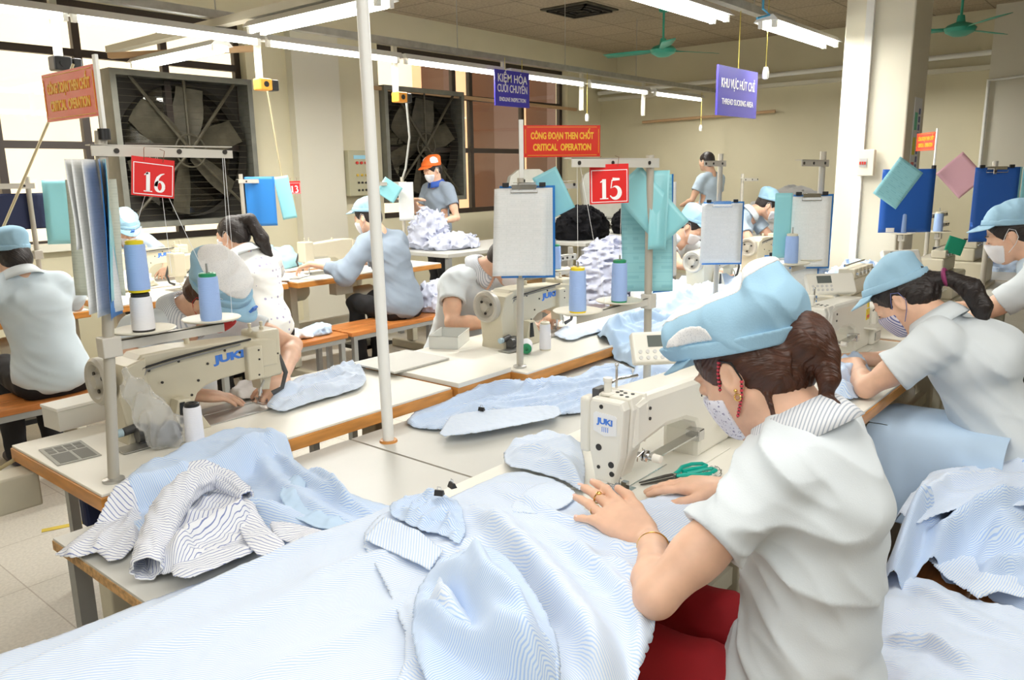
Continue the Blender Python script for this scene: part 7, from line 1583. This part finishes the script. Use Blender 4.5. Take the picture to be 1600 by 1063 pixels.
def dotted():
    m, n, l, p = new_mat('dotted_blouse_cloth'); p.inputs['Roughness'].default_value = 0.8
    tc = n.new('ShaderNodeTexCoord'); v = n.new('ShaderNodeTexVoronoi'); v.inputs['Scale'].default_value = 24; v.inputs['Randomness'].default_value = 0.25; l.new(tc.outputs['Object'], v.inputs[0])
    g = n.new('ShaderNodeMath'); g.operation = 'LESS_THAN'; g.inputs[1].default_value = 0.2; l.new(v.outputs['Distance'], g.inputs[0])
    x = n.new('ShaderNodeMixRGB'); l.new(g.outputs[0], x.inputs[0]); x.inputs[1].default_value = (0.82, 0.83, 0.82, 1); x.inputs[2].default_value = (0.40, 0.38, 0.55, 1); l.new(x.outputs[0], p.inputs['Base Color']); return m
M_blk = mat('black_trousers', (0.012, 0.012, 0.014), 0.85); M_gryt = mat('grey_trousers', (0.22, 0.20, 0.18), 0.85, var=0.06, vscale=20)
M_plaid = stripe_mat('plaid_mask_cloth', (0.70, 0.66, 0.74), (0.14, 0.16, 0.36), 0.014, 0.4, coord='UV')
side = [('mesh_panel', (-0.085, 0.045, 0.066), (0.03, 0.04, 0.032))]
top = [('mesh_panel', (0.0, -0.02, 0.165), (0.07, 0.11, 0.055)), ('mesh_panel', (-0.085, 0.045, 0.066), (0.03, 0.04, 0.032)), ('mesh_panel', (0.085, 0.045, 0.066), (0.03, 0.04, 0.032))]
# worker 2: bending over, ponytail
s2 = sit(RX, (2.90, 0.30, 0.55), (2.86, 0.46, 0.87), (2.83, 0.555, 1.0), (2.84, 0.665, 1.065), (-0.02, 0.66, -0.72), ell=(2.62, 0.70, 0.80), elr=(3.08, 0.70, 0.80), wrl=(2.84, 0.80, 0.825), wrr=(3.02, 0.86, 0.80))
s2['shl'] = V((2.69, 0.52, 0.955)); s2['shr'] = V((2.99, 0.52, 0.955)); s2['torso'].insert(1, (V((2.855, 0.40, 0.90)), 0.14, 0.10))
P_('person bending over with a long dark ponytail, plaid mask and white shirt at right', s2, h=0.0065, hands=[((2.84, 0.80, 0.825), (0.75, 0.6, -0.15), (-0.2, 0, 1), (0.5, -0.8, 0), 1.0, 0.8), ((3.02, 0.86, 0.80), (-0.2, 0.9, -0.1), (0, 0, 1), (-1, 0, 0), 1.0, 0.4)],
   hair=HK, mask=M_plaid, trousers=M_gryt, capkw=dict(puff=0.85, panels=side), hair_style=dict(tail=[(2.85, 0.585, 1.135, 0), (2.85, 0.535, 1.145, 0), (2.85, 0.47, 1.115, 0), (2.85, 0.435, 1.06, 0), (2.85, 0.42, 0.995, 0)], tr=[0.03, 0.022, 0.034, 0.030, 0.010]), collar=M_sh, shirtkw=dict(seed=14.0, sleeves=(0.62, 0.62), folds=0.9))
# worker 3 at the right photo edge
s3 = sit(RX, (4.02, 0.22, 0.55), (4.02, 0.34, 0.94), (4.02, 0.42, 1.10), (4.03, 0.535, 1.20), (-0.12, 0.86, -0.42), ell=(3.83, 0.60, 0.86), elr=(4.25, 0.55, 0.86), wrl=(4.05, 0.78, 0.83), wrr=(4.2, 0.82, 0.83))
P_('person in a white face mask and pale blue cap at the right photo edge', s3, h=0.007, hair=HK, mask=M_maskw, trousers=M_blk, capkw=dict(puff=0.95, panels=side, logo=True), collar=M_shg, hands=[((4.05, 0.78, 0.83), (0.4, 0.9, -0.2), (0, 0, 1), (1, 0, 0), 1, 0.5)], shirtkw=dict(seed=24.0, sleeves=(0.6, 0.6), folds=0.8))
# worker at machine 16, head bowed toward the camera
s16 = sit(LX_, (1.40, 2.88, 0.55), (1.385, 2.76, 0.92), (1.375, 2.66, 1.03), (1.43, 2.545, 1.085), (0.32, -0.52, -0.79), ell=(1.715, 2.52, 0.87), elr=(1.09, 2.56, 0.87), wrl=(1.52, 2.315, 0.812), wrr=(1.20, 2.34, 0.825), U=(0.1, -0.7, 0.7))
P_('person at machine 16 with bowed head, white and blue cap toward the viewer', s16, h=0.0055, hands=[((1.52, 2.315, 0.812), (-0.8, -0.45, -0.22), (0, -0.1, 1), (-0.6, 0.4, -0.7), 1.0, 0.55), ((1.20, 2.34, 0.825), (0.92, -0.3, -0.22), (0, 0, 1), (0.1, 1, 0), 1.05, 0.25)],
   hair=HB, mask=mat('red_mask', (0.6, 0.05, 0.05), 0.8), trousers=M_gryt, capkw=dict(puff=1.12, panels=[('mesh_panel', (0.0, -0.04, 0.165), (0.105, 0.14, 0.088)), ('mesh_panel', (-0.09, 0.04, 0.07), (0.04, 0.04, 0.03)), ('mesh_panel', (0.09, 0.04, 0.07), (0.04, 0.04, 0.03))], logo=True, tilt=0.3), collar=M_collar, hair_style=dict(bun=[(-0.02, -0.12, 0.07), (0.045, 0.04, 0.045)]), shirtkw=dict(seed=34.0, sleeves=(0.55, 0.55), folds=0.8))
# worker at machine 15, head hidden behind the clipboard
s15 = sit(LX_, (2.95, 2.88, 0.55), (2.93, 2.76, 0.92), (2.95, 2.66, 1.02), (3.0, 2.52, 1.07), (0.15, -0.7, -0.7), ell=(3.22, 2.5, 0.84), elr=(2.66, 2.60, 0.80), wrl=(3.08, 2.28, 0.81), wrr=(2.84, 2.36, 0.80))
P_('person at machine 15 whose head is hidden behind the clipboard', s15, h=0.007, hands=[((2.84, 2.36, 0.80), (0.7, -0.7, -0.1), (0, 0, 1), (0.5, 0.8, 0), 1.0, 0.4), ((3.08, 2.28, 0.81), (-0.9, -0.3, -0.1), (0, 0, 1), (-0.4, 0.8, 0), 1.0, 0.5)], hair=HK, mask=M_maskw, trousers=M_gryt, capkw=dict(puff=0.9, panels=top), collar=M_collar, shirtkw=dict(seed=44.0, sleeves=(0.5, 0.5), folds=0.8))
# facing row, further along
sb = sit(LX_, (5.20, 2.98, 0.55), (5.20, 2.86, 0.92), (5.20, 2.76, 1.03), (5.22, 2.66, 1.10), (0.1, -0.74, -0.66), ell=(5.42, 2.6, 0.85), elr=(4.98, 2.62, 0.85), wrl=(5.3, 2.42, 0.83), wrr=(5.08, 2.42, 0.83))
P_('person in a white mask half hidden right of the long cyan sheet', sb, h=0.009, hair=HK, mask=M_maskw, trousers=M_blk, capkw=dict(puff=0.9, panels=top), shirt=M_sh, shirtkw=dict(seed=54.0, folds=0.6), hands=[((5.08, 2.42, 0.83), (0.3, -0.9, -0.2), (0, 0, 1), (1, 0, 0))])
sb2 = sit(LX_, (6.72, 3.15, 0.55), (6.72, 2.98, 0.98), (6.76, 2.88, 1.12), (6.86, 2.76, 1.18), (0.35, -0.75, -0.55), ell=(6.95, 2.75, 0.88), elr=(6.45, 2.72, 0.86), wrl=(6.9, 2.5, 0.85), wrr=(6.7, 2.52, 0.86))
P_('person in a blue shirt and mask stooping just left of the column stands', sb2, h=0.010, hair=HK, mask=M_maskw, trousers=M_blk, capkw=dict(puff=0.9, panels=False), shirt=M_shg, collar=M_sh, shirtkw=dict(seed=64.0, folds=0.6), hands=[((6.7, 2.52, 0.86), (0.3, -0.9, -0.2), (0, 0, 1), (1, 0, 0))])
# back row
sl = sit(RX, (1.46, 4.22, 0.54), (1.44, 4.27, 0.88), (1.41, 4.31, 1.04), (1.395, 4.38, 1.12), (-0.25, 0.88, -0.38), ell=(1.70, 4.47, 0.84), elr=(1.71, 4.47, 0.84), wrl=(1.3, 4.75, 0.82), wrr=(1.6, 4.76, 0.82))
sl['ell'] = V((1.2, 4.47, 0.84))
P_('person with a flat pale blue cap seen from behind at the far left', sl, h=0.008, hair=HK, trousers=M_blk, capkw=dict(puff=0.95, panels=False), shirt=mat('pale_blue_white_shirt', (0.60, 0.70, 0.77), 0.8), collar=M_sh, hands=[((1.6, 4.76, 0.82), (-0.3, 0.9, -0.2), (0, 0, 1), (-1, 0, 0))], shirtkw=dict(seed=74.0, folds=0.8, sleeves=(0.7, 0.7)))
sp_ = sit(RX, (2.78, 4.36, 0.54), (2.78, 4.42, 0.88), (2.73, 4.47, 1.04), (2.70, 4.54, 1.14), (-0.45, 0.85, -0.22), ell=(2.5, 4.58, 0.84), elr=(3.03, 4.6, 0.84), wrl=(2.6, 4.82, 0.82), wrr=(2.92, 4.84, 0.82))
P_('person with a long black ponytail in a white dotted blouse seen from behind', sp_, h=0.008, hair=HK, cap=None, mask=M_maskw, trousers=M_blk, shirt=dotted(), collar=M_sh, shirtkw=dict(seed=84.0, folds=0.8, sleeves=(0.75, 0.75)), hair_style=dict(tail=[(0, -0.08, 0.08), (0.01, -0.15, 0.07), (0.04, -0.17, -0.06), (0.09, -0.155, -0.19), (0.13, -0.13, -0.30)], tr=[0.035, 0.035, 0.045, 0.028, 0.008]), hands=[((2.92, 4.84, 0.82), (-0.3, 0.9, -0.2), (0, 0, 1), (-1, 0, 0))])
sg = sit(RX, (3.93, 4.36, 0.54), (3.90, 4.42, 0.90), (3.86, 4.49, 1.08), (3.83, 4.58, 1.19), (-0.35, 0.88, -0.32), ell=(3.56, 4.50, 0.83), elr=(4.12, 4.62, 0.85), wrl=(3.42, 4.74, 0.88), wrr=(3.85, 4.86, 0.84))
P_('person in a long sleeved grey shirt and black trousers behind the white pole', sg, h=0.0075, hair=HK, mask=M_maskw, trousers=M_blk, shirt=M_shgrey, capkw=dict(puff=0.9, panels=side), hands=[((3.42, 4.74, 0.88), (-0.3, 0.85, -0.3), (0, 0, 1), (1, 0.3, 0), 1, 0.5)], shirtkw=dict(seed=94.0, folds=1.0, sleeves=(1.0, 1.0), g=0.02))
sd_ = sit(LX_, (2.84, 6.42, 0.55), (2.82, 6.30, 0.93), (2.80, 6.21, 1.06), (2.75, 6.10, 1.12), (-0.1, -0.72, -0.68), ell=(3.03, 6.05, 0.86), elr=(2.60, 6.05, 0.86), wrl=(2.9, 5.86, 0.82), wrr=(2.7, 5.86, 0.82))
P_('person in a pale cap working below the left exhaust fan', sd_, h=0.009, hair=HK, mask=M_maskw, trousers=M_blk, shirt=M_shg, capkw=dict(puff=0.9, panels=top, logo=True), shirtkw=dict(seed=104.0, folds=0.6), hands=[((2.9, 5.86, 0.82), (-0.5, -0.8, -0.2), (0, 0, 1), (-1, 0, 0))])
def stand(lat, x, y, H, C_, F, **kw):
    sp = sit(lat, (x, y, 0.92*H), (x, y, 1.22*H), (x, y, 1.38*H), C_, F, **kw)
    lat = unit(lat)
    for a, q in (('l', -1), ('r', 1)):
        sp['hip'+a] = V((x, y, 0.88*H))+q*lat*0.085; sp['kn'+a] = V((x, y, 0.48*H))+q*lat*0.09; sp['an'+a] = V((x, y, 0.08))+q*lat*0.09
    return sp
so = stand((0.25, 0.97, 0), 6.0, 6.02, 1.0, (5.95, 6.03, 1.535), (-0.85, 0.1, -0.42), ell=(6.0, 5.74, 1.05), elr=(5.98, 6.28, 1.06), wrl=(5.72, 5.72, 1.02), wrr=(5.64, 6.0, 1.24))
so['neck'] = V((6.0, 6.02, 1.40)); so['shl'] = V((6.01, 5.86, 1.34)); so['shr'] = V((6.03, 6.19, 1.34))
P_('person in an orange cap and white mask standing by the grey table', so, h=0.009, hair=HK, mask=M_maskw, cap=M_capo, trousers=M_blk, shirt=M_shgrey, collar=mat('royal_blue_collar', (0.03, 0.10, 0.45), 0.7), capkw=dict(puff=0.95, panels=[('mesh_panel', (-0.07, -0.02, 0.10), (0.05, 0.045, 0.05)), ('mesh_panel', (0.07, -0.02, 0.10), (0.05, 0.045, 0.05))]), shirtkw=dict(seed=114.0, folds=0.6), hands=[((5.64, 6.0, 1.24), (-0.7, -0.3, 0.2), (0, 0, 1), (0, 0, 1), 1, 0.7), ((5.72, 5.72, 1.02), (-0.9, 0.2, -0.1), (0, 0, 1), (0, 1, 0), 1, 0.5)])
sm = stand((0.94, -0.34, 0), 9.55, 4.62, 1.05, (9.52, 4.68, 1.60), (0.15, 0.97, -0.12), ell=(9.3, 4.75, 1.12), elr=(9.82, 4.66, 1.12), wrl=(9.4, 4.95, 1.05), wrr=(9.72, 4.92, 1.05))
P_('bareheaded person with short black hair standing at the far wall', sm, h=0.010, hair=HK, cap=None, trousers=M_blk, shirt=M_shg, shirtkw=dict(seed=124.0, folds=0.6), hands=[((9.72, 4.92, 1.05), (-0.3, 0.9, 0), (0, 0, 1), (-1, 0, 0))])
# cloth lying over the lap of the bending worker
rows = []
for k, (x, z) in enumerate([(3.02, 0.655), (2.92, 0.672), (2.82, 0.682), (2.72, 0.684), (2.665, 0.672), (2.635, 0.64), (2.618, 0.59), (2.608, 0.53), (2.600, 0.46), (2.595, 0.38)]):
    rows.append([(x+0.010*float(perlin(y*7, k*0.5, 1.0))+0.006*float(ridged(y*11, k*0.3, 3.0)), y, z+0.008*float(perlin(y*6, k*0.6, 4.0))-0.05*max(0, (0.36-y))) for y in [0.30+0.40*i/30 for i in range(31)]])
o = MB().sheet(rows).build('lap_cloth', M_cD); md = o.modifiers.new('t', 'SOLIDIFY'); md.thickness = 0.002; md = o.modifiers.new('s', 'SUBSURF'); md.levels = 1; md.render_levels = 2
tagit(o, 'plain pale blue cloth hanging over the lap of the bending worker', 'fabric')
o = MB().tube([(2.85+0.026*math.cos(a), 0.545+0.008*math.sin(a), 1.147+0.024*math.sin(a)) for a in [2*PI*k/16 for k in range(16)]], 0.007, 8, closed=True).build('hair_tie', mat('purple_hair_tie', (0.25, 0.03, 0.12), 0.6)); pr = [q for q in bpy.data.objects if q.name.startswith('person') and 'plaid' in q.get('label', '')][0]
o.data.transform(Matrix.Translation(-pr.location)); o.parent = pr
